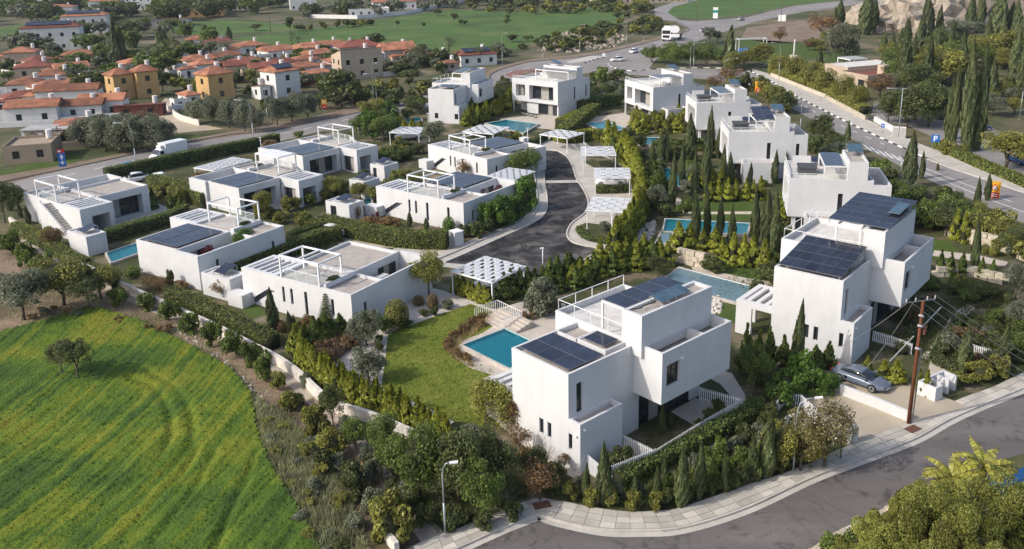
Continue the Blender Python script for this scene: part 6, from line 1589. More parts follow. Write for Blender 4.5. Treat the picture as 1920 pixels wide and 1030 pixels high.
# ------------------------------------------------------------------ HOUSES BEYOND THE ESTATE
def hip(mb, x0, y0, x1, y1, z, h, over=.4, gable=False):
    x0 -= over; y0 -= over; x1 += over; y1 += over
    L_, W_ = x1 - x0, y1 - y0
    if L_ >= W_: a, b = ((x0 + (0 if gable else W_ / 2), (y0 + y1) / 2), (x1 - (0 if gable else W_ / 2), (y0 + y1) / 2))
    else: a, b = (((x0 + x1) / 2, y0 + (0 if gable else L_ / 2)), ((x0 + x1) / 2, y1 - (0 if gable else L_ / 2)))
    A, B = (*a, z + h), (*b, z + h); c = [(x0, y0, z), (x1, y0, z), (x1, y1, z), (x0, y1, z)]
    if L_ >= W_: mb.face([c[0], c[1], B, A]); mb.face([c[2], c[3], A, B]); mb.face([c[1], c[2], B]); mb.face([c[3], c[0], A])
    else: mb.face([c[0], c[1], A]); mb.face([c[2], c[3], B]); mb.face([c[1], c[2], B, A]); mb.face([c[3], c[0], A, B])
    mb.box(x0, y0, z - .18, x1, y1, z - .002)
    return mb
def house(px, py, yaw, L_, W_, H, wall, roof, label, style='hip', rh=1.3, wn=3, storeys=1, name='house', panel=False, cat='house', chim=False, extra=None):
    """px,py: foot of the corner nearest the camera; L_ along u (right, away), W_ along v (left, away)"""
    p = at(px, py)
    h = House(name, p.x, p.y, yaw, 1, label=label, cat=cat, group='houses beyond the estate')
    hl = {'u0': [], 'v0': []}
    sh = H / storeys
    for s_ in range(storeys):
        for side, ln in (('u0', W_), ('v0', L_)):
            n = max(1, int(ln / 3.4))
            for k in range(n):
                c = ln * (k + .5) / n; hl[side].append((c - .55, s_ * sh + .9, c + .55, min(s_ * sh + 2.2, H - .4)))
    for side, plane, a1 in (('u0', 0, W_), ('v0', 0, L_), ('u1', L_, W_), ('v1', W_, L_)):
        h.face_holes(side, plane, 0, 0, a1, H, hl.get(side, []), .15)
    r_ = MB()
    if style in ('hip', 'gable'): hip(r_, 0, 0, L_, W_, H + .2, rh, gable=style == 'gable'); ro = h.put(r_, 'roof', roof)
    elif style == 'shed':
        n = len(r_.v); r_.v += [(-.3, -.3, H + rh), (L_ + .3, -.3, H + rh * .9), (L_ + .3, W_ + .3, H + .1), (-.3, W_ + .3, H + .1)]
        r_.f.append((n, n + 1, n + 2, n + 3)); r_.mi.append(0); ro = h.put(r_, 'roof', roof)
        h.wall.face([(0, 0, H), (0, W_, H), (0, 0, H + rh * .93)]); h.wall.face([(0, 0, H), (L_, 0, H), (L_, 0, H + rh * .85), (0, 0, H + rh * .93)])
    else:
        h.wall.face([(0, 0, H - .01), (L_, 0, H - .01), (L_, W_, H - .01), (0, W_, H - .01)])
        for bx in ((0, 0, L_, .15), (0, W_ - .15, L_, W_), (0, .15, .15, W_ - .15), (L_ - .15, .15, L_, W_ - .15)): h.wall.box(bx[0], bx[1], H, bx[2], bx[3], H + .4)
        ro = None
    if panel: h.panels((L_ * .1, W_ * .1, H + .5 + rh * .3), (L_ * .75, 0, 0), (0, W_ * .35, rh * .55), 4, 2)
    if chim: mb = MB(); mb.box(L_ * .3, W_ * .45, H, L_ * .3 + .6, W_ * .45 + .6, H + rh + .9); h.put(mb, 'chimney', 'st_w', ro)
    t = MB(); t.tube([(L_ * .8, W_ * .8, H + rh * .5), (L_ * .8, W_ * .8, H + rh * .5 + 1.5)], .55, 10); h.put(t, 'water_tank', 'st_w')
    if storeys == 1 and style in ('hip', 'gable') and px < 800 and py > 90:
        rd = random.Random(px); w1 = W_ * rd.uniform(.4, .6); d1 = rd.uniform(2.5, 4.5); hh = H * rd.uniform(.7, .85)
        for side, plane, a0, a1 in (('u0', -d1, .3, w1), ('v0', .3, -d1, 0), ('v1', w1, -d1, 0)): h.face_holes(side, plane, a0, 0, a1, hh, [((a0 + a1) / 2 - .5, .8, (a0 + a1) / 2 + .5, hh - .5)] if a1 - a0 > 1.6 else [], .15)
        if rd.random() < .5:
            r2 = MB(); hip(r2, -d1, .3, -.05, w1, hh + .15, .7, .25); h.put(r2, 'roof', roof)
        else: h.wall.face([(-d1, .3, hh - .1), (0, .3, hh - .1), (0, w1, hh - .1), (-d1, w1, hh - .1)]); h.wall.box(-d1, .3, hh, 0, .45, hh + .35); h.wall.box(-d1, .45, hh, -d1 + .15, w1, hh + .35)
        h.wall.box(-d1 - 2.5, -2.2, 0, L_, -2.0, 1.1); h.wall.box(-d1 - 2.5, -2.0, 0, -d1 - 2.3, W_, 1.1)
    n = h.put(h.wall, 'wall', wall); return h
HS = [
 (218, 190, 48, 6, 5.5, 6.2, 'st_y', 'terra', 'yellow two-storey house with two terracotta hip roofs, its lower left half', 'hip', 1.8, 2),
 (262, 186, 40, 6, 5.5, 6.6, 'st_y', 'terra', 'right half of the twin-roofed yellow house above the paved lane', 'hip', 1.8, 2),
 (395, 192, 50, 8, 6.5, 6.4, 'st_y', 'terra', 'tan and yellow two-storey house with terracotta hip roof above the olive trees', 'hip', 2.0, 2),
 (352, 200, 42, 4, 6.0, 2.8, 'st_w', 'terra', 'low terracotta-roofed wing at the left of the tan house', 'hip', .9, 1),
 (520, 186, 46, 8, 8.0, 6.4, 'st_w', 'terra', 'white two-storey house with panels on its hip roof, behind the olives', 'hip', 1.6, 2, True),
 (490, 188, 40, 3, 6.0, 3.2, 'st_w', 'terra', 'low terracotta lean-to in front of the white panelled house', 'shed', 1.0, 1),
 (642, 152, 30, 14, 9.0, 6.4, 'st_b', 'terra', 'large beige house with a single-slope orange roof beside the big dark tree', 'shed', 2.6, 2, False, False),
 (640, 118, 25, 16, 10, 5.2, 'st_w', 'terra_d', 'dark red hipped house with white chimney behind the beige house', 'hip', 2.2, 1, False, True),
 (722, 120, 25, 12, 9, 4.6, 'st_g', 'terra', 'grey gabled house with orange roof left of the tall palm', 'gable', 2.4, 1),
 (812, 118, 20, 6, 5, 2.6, 'st_b', 'terra', 'small orange-roofed shelter at the meadow edge between the palms', 'hip', .8, 1),
 (865, 126, 20, 12, 9, 3.8, 'st_w', 'terra_d', 'white bungalow with dark panels on its roof, right of the palms', 'hip', 1.8, 1, True),
 (835, 135, 30, 5, 4, 2.6, 'st_b', 'terra', 'small orange roof among shrubs behind the far left upper villa', 'hip', .9, 1),
 (585, 158, 35, 8, 7, 3.0, 'terra_d', 'terra', 'low reddish roofs between the white panelled house and the beige house', 'hip', 1.0, 1),
 (14, 236, 10, 12, 7, 4.2, 'st_w', 'terra', 'long white terraced house with red tile roof at the left edge', 'gable', 1.6, 1),
 (85, 228, 8, 14, 5, 3.6, 'st_w', 'terra', 'white terraced house with red roof strip, middle of the row', 'gable', 1.4, 1),
 (150, 222, 8, 11, 6, 4.2, 'st_w', 'terra', 'white terraced house with red gable roof, right end of the row', 'gable', 1.5, 1),
 (70, 208, 8, 16, 6, 5.0, 'st_w', 'terra', 'white terraced house with dark red roof, behind the middle of the row', 'gable', 1.5, 1),
 (100, 276, 20, 9, 12, 3.6, 'st_b', 'terra', 'arcaded beige building with red hip roof on its right part', 'hip', 1.2, 1),
 (10, 310, 15, 9, 10, 3.4, 'st_t', 'st_t', 'old beige flat-roofed shed at the left edge above the road', 'flat', .2, 1),
 (215, 222, 10, 12, 5, 2.6, 'terra_d', 'terra_d', 'low brown shed with grey roof behind the big olive trees', 'shed', .6, 1),
 (14, 184, 18, 9, 9, 3.6, 'st_w', 'terra', 'terracotta row house with white walls at the left edge, front one', 'hip', 1.6, 1),
 (66, 168, 12, 10, 8, 4.0, 'st_w', 'terra', 'terracotta row house with white walls, second from the front', 'hip', 1.6, 1),
 (95, 182, 15, 10, 8, 3.2, 'st_b', 'terra', 'terracotta row house at the right end of the brown row', 'gable', 1.4, 1),
 (30, 150, 22, 11, 9, 3.8, 'st_b', 'terra_d', 'terracotta row house behind the brown row, left', 'hip', 1.8, 1),
 (10, 126, 15, 11, 10, 5.0, 'st_b', 'terra', 'dark terracotta hip-roofed house behind the row houses at the left edge', 'hip', 1.8, 1),
 (42, 98, 15, 24, 10, 8.5, 'st_w', 'terra_d', 'white two-storey house with arched doors and dark panels on a red roof', 'hip', 2.4, 2, True),
 (118, 126, 20, 12, 8, 4.0, 'st_b', 'terra', 'small beige house with red roof below the palm grove', 'hip', 1.6, 1),
 (118, 66, 15, 20, 10, 8.0, 'st_w', 'terra', 'white two-storey house with solar panels on an orange roof, top left', 'hip', 2.4, 2, True),
 (100, 60, 15, 10, 8, 4.5, 'st_w', 'terra', 'low white wing with orange roof at the left of the panelled white house', 'hip', 1.6, 1),
 (168, 30, 15, 18, 14, 8, 'st_w', 'terra', 'white two-storey house with red roof near the top left', 'hip', 2.2, 2),
 (235, 20, 10, 30, 16, 9, 'st_w', 'terra_d', 'white apartment house at the top edge, left of the centre', 'flat', .3, 2),
 (318, 34, 10, 30, 14, 5, 'st_y', 'st_g', 'yellow and green flat-roofed shop building far behind the trees', 'flat', .3, 1),
 (255, 52, 10, 26, 10, 3.4, 'st_g', 'terra_d', 'long dark sheds in front of the yellow shop building', 'shed', .8, 1),
 (350, 92, 15, 14, 9, 3.6, 'st_w', 'terra', 'orange-roofed white bungalow right of the cypress group', 'hip', 1.5, 1),
 (452, 106, 38, 12, 10, 3.6, 'st_w', 'terra', 'white bungalow with curved gables and orange roof by the meadow corner', 'hip', 1.6, 1),
 (505, 116, 40, 10, 10, 3.6, 'st_w', 'terra', 'white bungalow with orange roof and round arches, centre of the left cluster', 'gable', 1.6, 1),
 (558, 112, 35, 13, 10, 3.8, 'st_w', 'terra', 'white bungalow with light orange hip roof left of the hedge lawn', 'hip', 1.7, 1),
 (450, 134, 42, 11, 9, 3.0, 'st_w', 'terra', 'low orange roof with white walls right of the small palm', 'hip', 1.3, 1),
 (352, 134, 40, 10, 9, 3.4, 'st_w', 'terra', 'white bungalow with two orange roofs above the tan house, left', 'hip', 1.6, 1),
 (372, 150, 42, 8, 7, 4.6, 'st_w', 'terra', 'white house with orange hip roof and water tank directly behind the tan house', 'hip', 1.6, 1),
 (555, 132, 25, 9, 8, 3.2, 'st_w', 'terra', 'small orange-roofed bungalow beside the dark pool cover', 'hip', 1.4, 1),
 (275, 124, 40, 10, 8, 3.2, 'st_w', 'terra', 'white bungalow with red roof above the yellow house', 'hip', 1.4, 1),
 (545, 20, 15, 16, 18, 10, 'st_w', 'st_w', 'white three-storey villa at the top edge beside dark trees', 'flat', .3, 2),
 (700, 20, 12, 26, 16, 5, 'st_w', 'terra', 'white house with orange roof at the top, behind the long white wall', 'hip', 2.0, 1),
 (655, 32, 12, 22, 12, 4, 'st_w', 'st_g', 'long low white building with dark roof behind the meadow wall', 'flat', .3, 1),
 (760, 14, 12, 34, 16, 4.5, 'st_b', 'terra', 'orange-roofed house at the top edge, right of the white one', 'hip', 2.2, 1),
 (1640, 12, 5, 24, 12, 4, 'st_w', 'st_w', 'low white building at the top edge between the cypresses', 'flat', .3, 1),
 (1110, 10, 8, 60, 12, 4, 'st_b', 'st_b', 'long low pinkish building at the top edge above the rocks', 'flat', .3, 1),
 (25, 20, 12, 24, 14, 6, 'st_w', 'st_w', 'pale house in the hazy top left corner', 'flat', .3, 1),
 (60, 30, 12, 24, 14, 5, 'st_w', 'terra', 'second pale house in the top left corner, a little lower', 'hip', 1.6, 1),
 (440, 12, 12, 20, 14, 5, 'st_b', 'terra', 'small beige house at the top edge above the trees', 'hip', 1.6, 1),
 (475, 150, 25, 8, 7, 3.6, 'st_b', 'terra_d', 'small white bungalow with orange roof left of the white panelled house', 'gable', 1.4, 1),
 (330, 112, 38, 9, 8, 3.6, 'st_w', 'terra', 'small white bungalow behind the palm trees right of the cypress group', 'hip', 1.4, 1),
 (410, 128, 51, 10, 9, 3.6, 'st_w', 'terra', 'small white bungalow under the tall palm, orange roof', 'gable', 1.4, 1),
 (505, 142, 34, 11, 7, 3.6, 'st_w', 'terra_d', 'white bungalow with orange roof in the middle of the dense cluster', 'hip', 1.4, 1),
 (590, 122, 47, 8, 8, 3.6, 'st_b', 'terra', 'small white house with orange roof left of the dark red hipped house', 'gable', 1.4, 1),
 (622, 138, 30, 9, 9, 3.6, 'st_w', 'terra', 'low orange-roofed annex at the left foot of the large beige house', 'hip', 1.4, 1),
 (395, 100, 43, 10, 7, 3.6, 'st_w', 'terra_d', 'white bungalow with orange roof near the thin palms', 'gable', 1.4, 1),
 (545, 150, 26, 11, 8, 3.6, 'st_w', 'terra', 'low white annex with orange roof below the small bungalow', 'hip', 1.4, 1),
 (760, 118, 39, 8, 9, 3.6, 'st_b', 'terra', 'white bungalow between the two tall palms', 'gable', 1.4, 1),
 (60, 135, 52, 9, 7, 3.6, 'st_w', 'terra_d', 'terracotta row house behind the brown row, right', 'hip', 1.4, 1),
 (110, 150, 35, 10, 8, 3.6, 'st_w', 'terra', 'terracotta row house at the right end behind the brown row', 'gable', 1.4, 1),
 (75, 190, 48, 11, 9, 3.6, 'st_w', 'terra', 'low terracotta row house in front of the brown row', 'hip', 1.4, 1),
 (425, 146, 31, 8, 7, 3.6, 'st_b', 'terra_d', 'white bungalow with dark roof right of the tan house', 'gable', 1.4, 1),
 (240, 140, 44, 9, 8, 3.6, 'st_w', 'terra', 'white bungalow half hidden above the yellow house', 'hip', 1.4, 1),
 (600, 104, 27, 10, 9, 3.6, 'st_w', 'terra', 'white bungalow at the meadow edge left of the dark red house', 'gable', 1.4, 1),
 (15, 212, 40, 11, 7, 3.6, 'st_w', 'terra_d', 'white terraced house with red roof at the far left, behind the front row', 'hip', 1.4, 1),
]
for t in HS:
    (px, py, yaw, L_, W_, H, wall, roof, lab, style, rh, st) = t[:12]
    k = .82 if px < 800 and py > 90 else .9
    L_, W_, rh, H = L_ * k, W_ * k, rh * .8, H * (.82 if st == 1 else .95)
    house(px, py, yaw, L_, W_, H, wall, roof, lab, style, rh, storeys=st, panel=len(t) > 12 and t[12], chim=len(t) > 13 and t[13])
# arcade of the beige building
arc = House('arcade', *at(45, 280).xy, 5, 1, label='beige arcade of three arches in front of the arcaded building', cat='arcade')
for k in range(4): arc.wall.box(k * 3.0, 0, 0, k * 3.0 + .5, .5, 3.0)
arc.finish()
for k in range(3):
    mb = MB(); cx = k * 3.0 + 1.75; N_ = 8
    for i in range(N_):
        a0, a1 = math.pi * i / N_, math.pi * (i + 1) / N_
        hexa(mb, (cx + 1.25 * math.cos(a1), .02, 1.9 + 1.1 * math.sin(a1)), (1.25 * (math.cos(a0) - math.cos(a1)), 0, 1.1 * (math.sin(a0) - math.sin(a1))), (0, .46, 0), (0, 0, 3.0 - 1.9 - 1.1 * min(math.sin(a0), math.sin(a1)) * .98))
    arc.put(mb, 'arch', 'st_b')
mb = MB(); mb.box(-.2, -.2, 3.3, 9.9, 4.5, 3.5); arc.put(mb, 'roof', 'st_g')
# white pavilion of the sports garden
pv = House('pavilion', *at(1625, 172).xy, 20, 1, label='white flat-roofed pavilion with a pink sunken roof terrace, beside the sports lawn', cat='pavilion')
pv.block(0, 0, 0, 13, 9, 3.6, par=.7, holes={'u0': [(1, .3, 3, 2.4), (4.5, .3, 6.5, 2.4)], 'v0': [(8, .3, 11, 2.4)]}, roof='terra_d'); pv.block(2, 9, 0, 17, 17, 4.2, par=.15, roof='roof_w'); pv.block(7, 3, 2.8, 9, 5, 5.0, par=.1, roof='roof_w')
pv.put(pv.wall, 'wall', 'st_b')
pg = House('shade_pergola', *at(1592, 135).xy, 15, 1, label='light grey slatted shade at the left of the pavilion', cat='shade'); pg.frame_pergola(0, 0, 5, 5, 0, 3.2, .25)
for k in range(7): mb = MB(); mb.box(.3, .3 + k * .68, 3.2, 4.8, .5 + k * .68, 3.3); pg.put(mb, 'slat', 'white_metal')
gt = House('goal_posts', *at(1385, 96).xy, 8, 1, label='white goal frame beside the blue mat on the sports ground', cat='goal'); gt.frame_pergola(0, 0, 9, 2.5, 0, 3.6, .16)
mt_ = sheet('blue_mat', [(1382, 92), (1402, 90), (1404, 96), (1384, 98)], .05, M['s_blue']); 
st_ = empty('stone_statue', at(1488, 111), label='small white statue on a square plinth on the sports lawn', cat='statue'); mb = MB(); mb.box(-.9, -.9, 0, .9, .9, 1.1); mb.build('plinth', M['stone'], st_); mb = MB(); mb.tube([(0, 0, 1.1), (0.05, 0, 2.6), (0, 0, 4.4), (.05, 0, 5.6)], .32, 9, .14); mb.build('figure', M['st_w'], st_, True)
bp = House('blue_panel_roof', *at(1935, 955, 2.2).xy, 28, 1, label='blue ribbed roof at the right edge below the banana plant', cat='roof', z=0)
for k in range(6): mb = MB(); hexa(mb, (0, k * .8 - 2, 2.2), (7, 0, 0), (0, .74, 0), (0, 0, .08)); bp.put(mb, 'roof_panel', 'roof_blue')
for a, b in ((.1, -1.9), (6.8, -1.9), (.1, 2.6), (6.8, 2.6)): mb = MB(); mb.box(a, b, 0, a + .1, b + .1, 2.2); bp.put(mb, 'post', 'white_metal')
# ------------------------------------------------------------------ PLANTING
def inside_px(P, x, y):
    c = False
    for i in range(len(P)):
        a, b = P[i], P[i - 1]
        if (a[1] > y) != (b[1] > y) and x < (b[0] - a[0]) * (y - a[1]) / (b[1] - a[1]) + a[0]: c = not c
    return c
def joined(SB, label):
    by = {}
    for me, x, y, h, r_, a in SB:
        n = len(me.vertices); V = np.empty(n * 3, np.float32); me.vertices.foreach_get('co', V); V = V.reshape(-1, 3)
        nq = sum(1 for p in me.polygons if p.material_index == 0) * 4; V = V[:nq].copy()
        c, s = math.cos(a), math.sin(a)
        W = np.stack([(V[:, 0] * c - V[:, 1] * s) * r_ + x, (V[:, 0] * s + V[:, 1] * c) * r_ + y, V[:, 2] * h * .6 + h * .48], -1); by.setdefault(me.materials[0], []).append(W)
    o = mesh_obj('undergrowth', make_mesh('undergrowth', [(np.concatenate(v), k) for k, v in by.items()])); tag(o, label, 'undergrowth', kind='stuff')
def scatter(kinds, P, n, hm, wr=1.1, seed=1, mind=None, stuff=None):
    """n plants of height hm (metres, range) inside the ground polygon P (pixels), spread evenly on the ground"""
    SB = []
    rd = random.Random(seed); W = [at(*p) for p in P]; xs = [p.x for p in W]; ys = [p.y for p in W]; Q = [(p.x, p.y) for p in W]; done = []; t = 0
    while len(done) < n and t < n * 60:
        t += 1; x, y = rd.uniform(min(xs), max(xs)), rd.uniform(min(ys), max(ys))
        if not inside_px(Q, x, y): continue
        h = rd.uniform(*hm); dm = (mind if mind is not None else h * .55)
        if any((x - a) ** 2 + (y - b) ** 2 < dm * dm for a, b in done): continue
        done.append((x, y))
        if stuff: SB.append((CROWN[rd.choice(kinds)][0], x, y, h, h * wr * rd.uniform(.8, 1.25) / 2, rd.random() * 6.28)); continue
        px, py = pix((x, y, 0)); top = pix((x, y, h))[1]
        k = rd.choice(kinds); plant(k, px, py, top, h * wr * rd.uniform(.8, 1.25) / m_per_px((x, y, 0)))
    if stuff: joined(SB, stuff)
# --- dirt bank left of the path
plants('olive', [(45, 600, 505, 115)]); plants('broad_w', [(120, 572, 478, 120), (190, 560, 490, 90)]); plants('broad', [(168, 582, 510, 80)])
plants('shrub_g', [(225, 575, 536, 42), (275, 583, 548, 42), (320, 602, 562, 46), (358, 627, 584, 44), (400, 648, 600, 48), (437, 668, 620, 48), (470, 688, 640, 44), (500, 712, 660, 40), (250, 520, 500, 40), (20, 478, 430, 45), (52, 500, 455, 45), (88, 520, 470, 45)])
plants('broad', [(148, 716, 634, 70), (118, 706, 640, 60)], tr=.4)
plants('shrub_y', [(592, 818, 762, 66), (628, 858, 805, 66), (545, 772, 735, 48), (520, 732, 698, 36), (735, 1012, 932, 92)])
plants('shrub', [(668, 925, 868, 70), (560, 760, 735, 30), (610, 880, 840, 44)])
plants('shrub_o', [(700, 960, 915, 50), (640, 830, 800, 30), (575, 725, 700, 28)])
scatter(['shrub_o', 'shrub_y', 'shrub'], [(540, 800), (600, 790), (640, 850), (690, 930), (720, 1030), (640, 1040), (580, 930)], 22, (.5, 1.1), 1.4, 3, stuff='low dry undergrowth between the green field edge and the foot path')
scatter(['shrub_o', 'shrub_y'], [(480, 760), (540, 800), (600, 940), (640, 1040), (600, 1050), (540, 940), (500, 850)], 14, (.35, .7), 1.6, 5, stuff='grey-brown tussocks along the right edge of the green field')
scatter(['shrub_d', 'shrub_o'], [(20, 520), (150, 590), (330, 615), (300, 640), (60, 600)], 16, (.4, .9), 1.4, 8, stuff='tussocks on the dirt strip above the green field')
# --- between path and front villa
plants('broad', [(625, 800, 716, 48), (860, 948, 800, 118), (925, 938, 812, 104), (1000, 905, 838, 60)], tr=.22)
plants('broad_g', [(790, 938, 790, 112), (720, 852, 768, 62), (905, 975, 862, 96), (668, 842, 782, 52), (740, 895, 815, 70)], tr=.15)
plants('shrub_o', [(650, 815, 780, 36), (700, 905, 860, 44), (760, 945, 905, 50), (880, 830, 800, 60), (690, 872, 838, 36)])
plants('shrub', [(800, 985, 935, 55), (850, 990, 948, 60), (1040, 905, 868, 36), (960, 975, 935, 50), (905, 992, 955, 44), (775, 975, 925, 45), (735, 940, 900, 40), (695, 890, 850, 34)])
plants('rusty', [(1012, 938, 866, 84), (975, 850, 800, 46), (1058, 880, 850, 28)])
plants('shrub_d', [(985, 870, 835, 40), (1010, 880, 848, 34), (1050, 900, 868, 30)])
row('shrub_y', [(1075, 940), (1110, 950), (1175, 958), (1240, 955)], 1.3, (40, 38), (34, 34))
row('shrub', [(1250, 948), (1320, 932), (1400, 908), (1470, 880), (1540, 850)], 1.1, (40, 44), (38, 40))
row('shrub_g', [(1260, 930), (1330, 905), (1400, 880), (1440, 860)], 1.4, (46, 46), (40, 40))
row(['shrub', 'shrub_o', 'shrub_g'], [(1300, 895), (1350, 870), (1420, 835), (1450, 800)], 1.3, (44, 44), (40, 40))
row(['shrub', 'shrub_g', 'shrub_o'], [(1040, 918), (1085, 928), (1150, 940), (1240, 925)], 1.4, (30, 34), (30, 32))
plants('cypress', [(1097, 935, 868, 15), (1134, 945, 832, 28), (1190, 938, 888, 18), (1231, 945, 870, 16), (1277, 952, 838, 26), (1311, 935, 830, 22), (1437, 895, 768, 30), (1412, 902, 818, 20), (1247, 930, 852, 16), (1360, 925, 850, 14), (1425, 890, 835, 12), (1240, 812, 755, 14), (1258, 800, 768, 10)])
plants('thin', [(1545, 878, 745, 120), (1500, 885, 765, 96), (1575, 862, 775, 60)], tr=.3); plants('broad_w', [(1462, 885, 785, 70), (1520, 880, 800, 90)], tr=.2); plants('shrub_o', [(1435, 860, 800, 40), (1475, 835, 790, 36)])
plants('shrub_g', [(1395, 700, 660, 50), (1415, 720, 655, 60)]); plants('broad_g', [(1412, 742, 640, 62)], tr=.35)
for k_, (u_, v_, s_, kd) in enumerate([(2.4, -1.3, 1.3, 'shrub'), (1.5, -.8, 1.0, 'shrub'), (11.4, -1.9, .8, 'shrub'), (12.6, -1.8, .8, 'shrub'), (13.4, -1.2, .7, 'shrub'), (10.2, -2.0, .6, 'shrub')]):
    q = V1(u_, v_); x_, y_ = pix(q); plant(kd, x_, y_, pix((q.x, q.y, s_ * 1.3))[1], s_ * 1.6 / m_per_px(q))
# climbers and ground cover right of the front villa
plants('shrub_b', [(1470, 745, 690, 70), (1515, 738, 690, 70), (1545, 742, 700, 50), (1460, 765, 720, 60), (1500, 722, 660, 60), (1558, 735, 702, 40)])
plants('greencon', [(1400, 690, 610, 24), (1420, 695, 622, 26), (1445, 690, 615, 26), (1470, 690, 630, 26), (1530, 690, 648, 30), (1552, 692, 642, 28), (1515, 695, 660, 26)])
plants('cypress', [(1490, 705, 565, 20)])
row('golden', [(1622, 706), (1650, 712), (1690, 722)], 1.25, (44, 46), (30, 32)); plants('golden', [(1735, 745, 695, 22), (1722, 735, 690, 20)])
plants('shrub_y', [(1840, 715, 680, 60), (1870, 705, 665, 50), (1800, 722, 700, 60)]); 
# trees at the bottom right
plants('near_w', [(1735, 1110, 905, 170), (1850, 1095, 885, 190), (1650, 1110, 965, 130), (1940, 1090, 915, 180), (1590, 1130, 1005, 100), (1795, 1150, 945, 170), (1700, 1040, 925, 90)], tr=.08); plants('broad_w', [(1675, 1030, 950, 60), (1905, 1010, 935, 70), (1770, 1000, 905, 70)], tr=.1)
plants('shrub_y', [(1640, 1010, 968, 60), (1690, 985, 930, 60), (1730, 960, 905, 60)]); plants('shrub_g', [(1560, 1040, 1000, 50), (1610, 1040, 985, 60)])
def banana(px, py, z0, R_, n, label, seed):
    rd = random.Random(seed); p = at(px, py); root = empty('banana_plant', p, label=label, cat='banana plant', group='banana plants')
    mb = MB(); mb.tube([(0, 0, 0), (.1, 0, z0)], .22, 8, .14); mb.build('stem', M['bark'], root, True)
    for k in range(n):
        a = k * 2.39996 + rd.random() * .5; el = rd.uniform(.2, 1.25); L_ = R_ * rd.uniform(.8, 1.15); mb = MB(); pts = []
        for i in range(9):
            t = i / 8; e = el - t * 1.2; q = pts[-1] + Vector((math.cos(a) * math.cos(e), math.sin(a) * math.cos(e), math.sin(e))) * (L_ / 8) if pts else Vector((0, 0, z0)); pts.append(q)
        sd = Vector((-math.sin(a), math.cos(a), 0))
        for i in range(1, 8):
            w0, w1 = (.34 * math.sin(math.pi * min(1, (i + .2) / 8.3)) for i in (i, i + 1))
            for s in (-1, 1):
                for f0, f1 in ((0, .44), (.5, .94)):
                    A, B = pts[i].lerp(pts[i + 1], f0), pts[i].lerp(pts[i + 1], f1); mb.face([A, B, B + sd * s * w1 + Vector((0, 0, -.1 + rd.uniform(-.06, .02))), A + sd * s * w0 + Vector((0, 0, -.1 + rd.uniform(-.06, .02)))])
        mb.tube(pts, .02, 4); mb.build('leaf', M['lf_ban'], root)
banana(1780, 935, 1.6, 1.9, 18, 'yellow banana plant with broad leaves, left one at the bottom right', 1); banana(1835, 935, 2.4, 2.1, 20, 'tallest yellow banana plant at the bottom right corner', 2); banana(1900, 960, 1.8, 1.9, 16, 'banana plant at the right edge beside the blue roof', 3)
banana(1745, 955, 1.2, 1.6, 14, 'small banana plant nearest the road at the bottom right', 4)
# --- front villa garden
row('golden', [(566, 692), (600, 715), (640, 742), (700, 772), (760, 802), (830, 832), (850, 838)], .62, (62, 56), (30, 30), jit=.45)
row(['golden', 'greencon'], [(548, 668), (590, 652), (628, 640), (650, 632)], .7, (58, 50), (32, 30), jit=.3)
row('golden', [(560, 682), (580, 700), (640, 735), (720, 765), (790, 795)], .8, (52, 50), (26, 26), jit=.5)
plants('olive', [(688, 648, 577, 70), (692, 716, 648, 72)], tr=.12); plants('ball', [(745, 612, 563, 46)]); plants('ball_d', [(785, 572, 555, 24), (812, 578, 552, 22), (1040, 583, 563, 26)]); plants('shrub_g', [(720, 625, 592, 36)]); plants('shrub', [(762, 614, 598, 26), (795, 592, 580, 24), (815, 592, 575, 22), (712, 640, 625, 18), (712, 660, 635, 24)]); plants('shrub_o', [(840, 578, 560, 26), (1018, 592, 525, 66)])
plants('shrub_d', [(615, 668, 640, 60), (635, 655, 630, 50), (600, 690, 655, 50), (660, 655, 632, 30), (990, 598, 580, 30), (1005, 590, 572, 24), (900, 612, 598, 20)])
row('shrub_d', [(905, 598), (880, 612), (845, 640), (835, 655), (860, 668), (880, 680)], .55, (14, 16), (16, 18), jit=.2)
o = norf_p = at(614, 612); H = height_at(614, 612, 548); o = mesh_obj('norfolk_pine', NORF, None, norf_p, (0, 0, 0), (H * 1.0, H * 1.0, H)); tag(o, 'tiered pine in front of the low villa by the lawn', 'pine')
plants('cypress', [(513, 622, 540, 22), (546, 625, 582, 12), (553, 620, 588, 8), (408, 548, 512, 18)]); plants('shrub_d', [(575, 620, 590, 40), (530, 622, 598, 30)]); plants('shrub', [(560, 640, 610, 40), (640, 620, 598, 40)])
row('greencon', [(690, 588), (720, 575), (745, 560), (775, 548)], .9, (32, 30), (26, 24)); plants('broad_w', [(805, 560, 470, 70), (780, 545, 490, 44)], tr=.35)
row('golden', [(852, 548), (870, 556), (895, 566), (922, 578)], .75, (32, 36), (20, 22)); row('greencon', [(945, 562), (1000, 545), (1060, 525), (1100, 515)], 1.0, (46, 44), (28, 28)); row(['golden', 'greencon'], [(1075, 535), (1120, 520), (1180, 508), (1240, 500), (1262, 496)], 1.0, (46, 46), (28, 28)); row('greencon', [(1000, 555), (1060, 545), (1100, 535)], 1.5, (40, 40), (34, 30))
plants('shrub_o', [(1015, 585, 528, 60)]); plants('broad', [(1235, 520, 480, 50)])
row('golden', [(1125, 490), (1160, 488), (1200, 484), (1245, 476)], 1.0, (38, 40), (22, 22)); row('golden', [(1152, 480), (1175, 450), (1195, 420), (1205, 395)], 1.3, (64, 50), (34, 28)); row('golden', [(1205, 385), (1200, 350), (1185, 320), (1165, 292), (1140, 272)], 1.5, (52, 44), (30, 26)); row('greencon', [(1210, 395), (1232, 380), (1240, 360), (1225, 345)], 1.6, (44, 40), (30, 28))
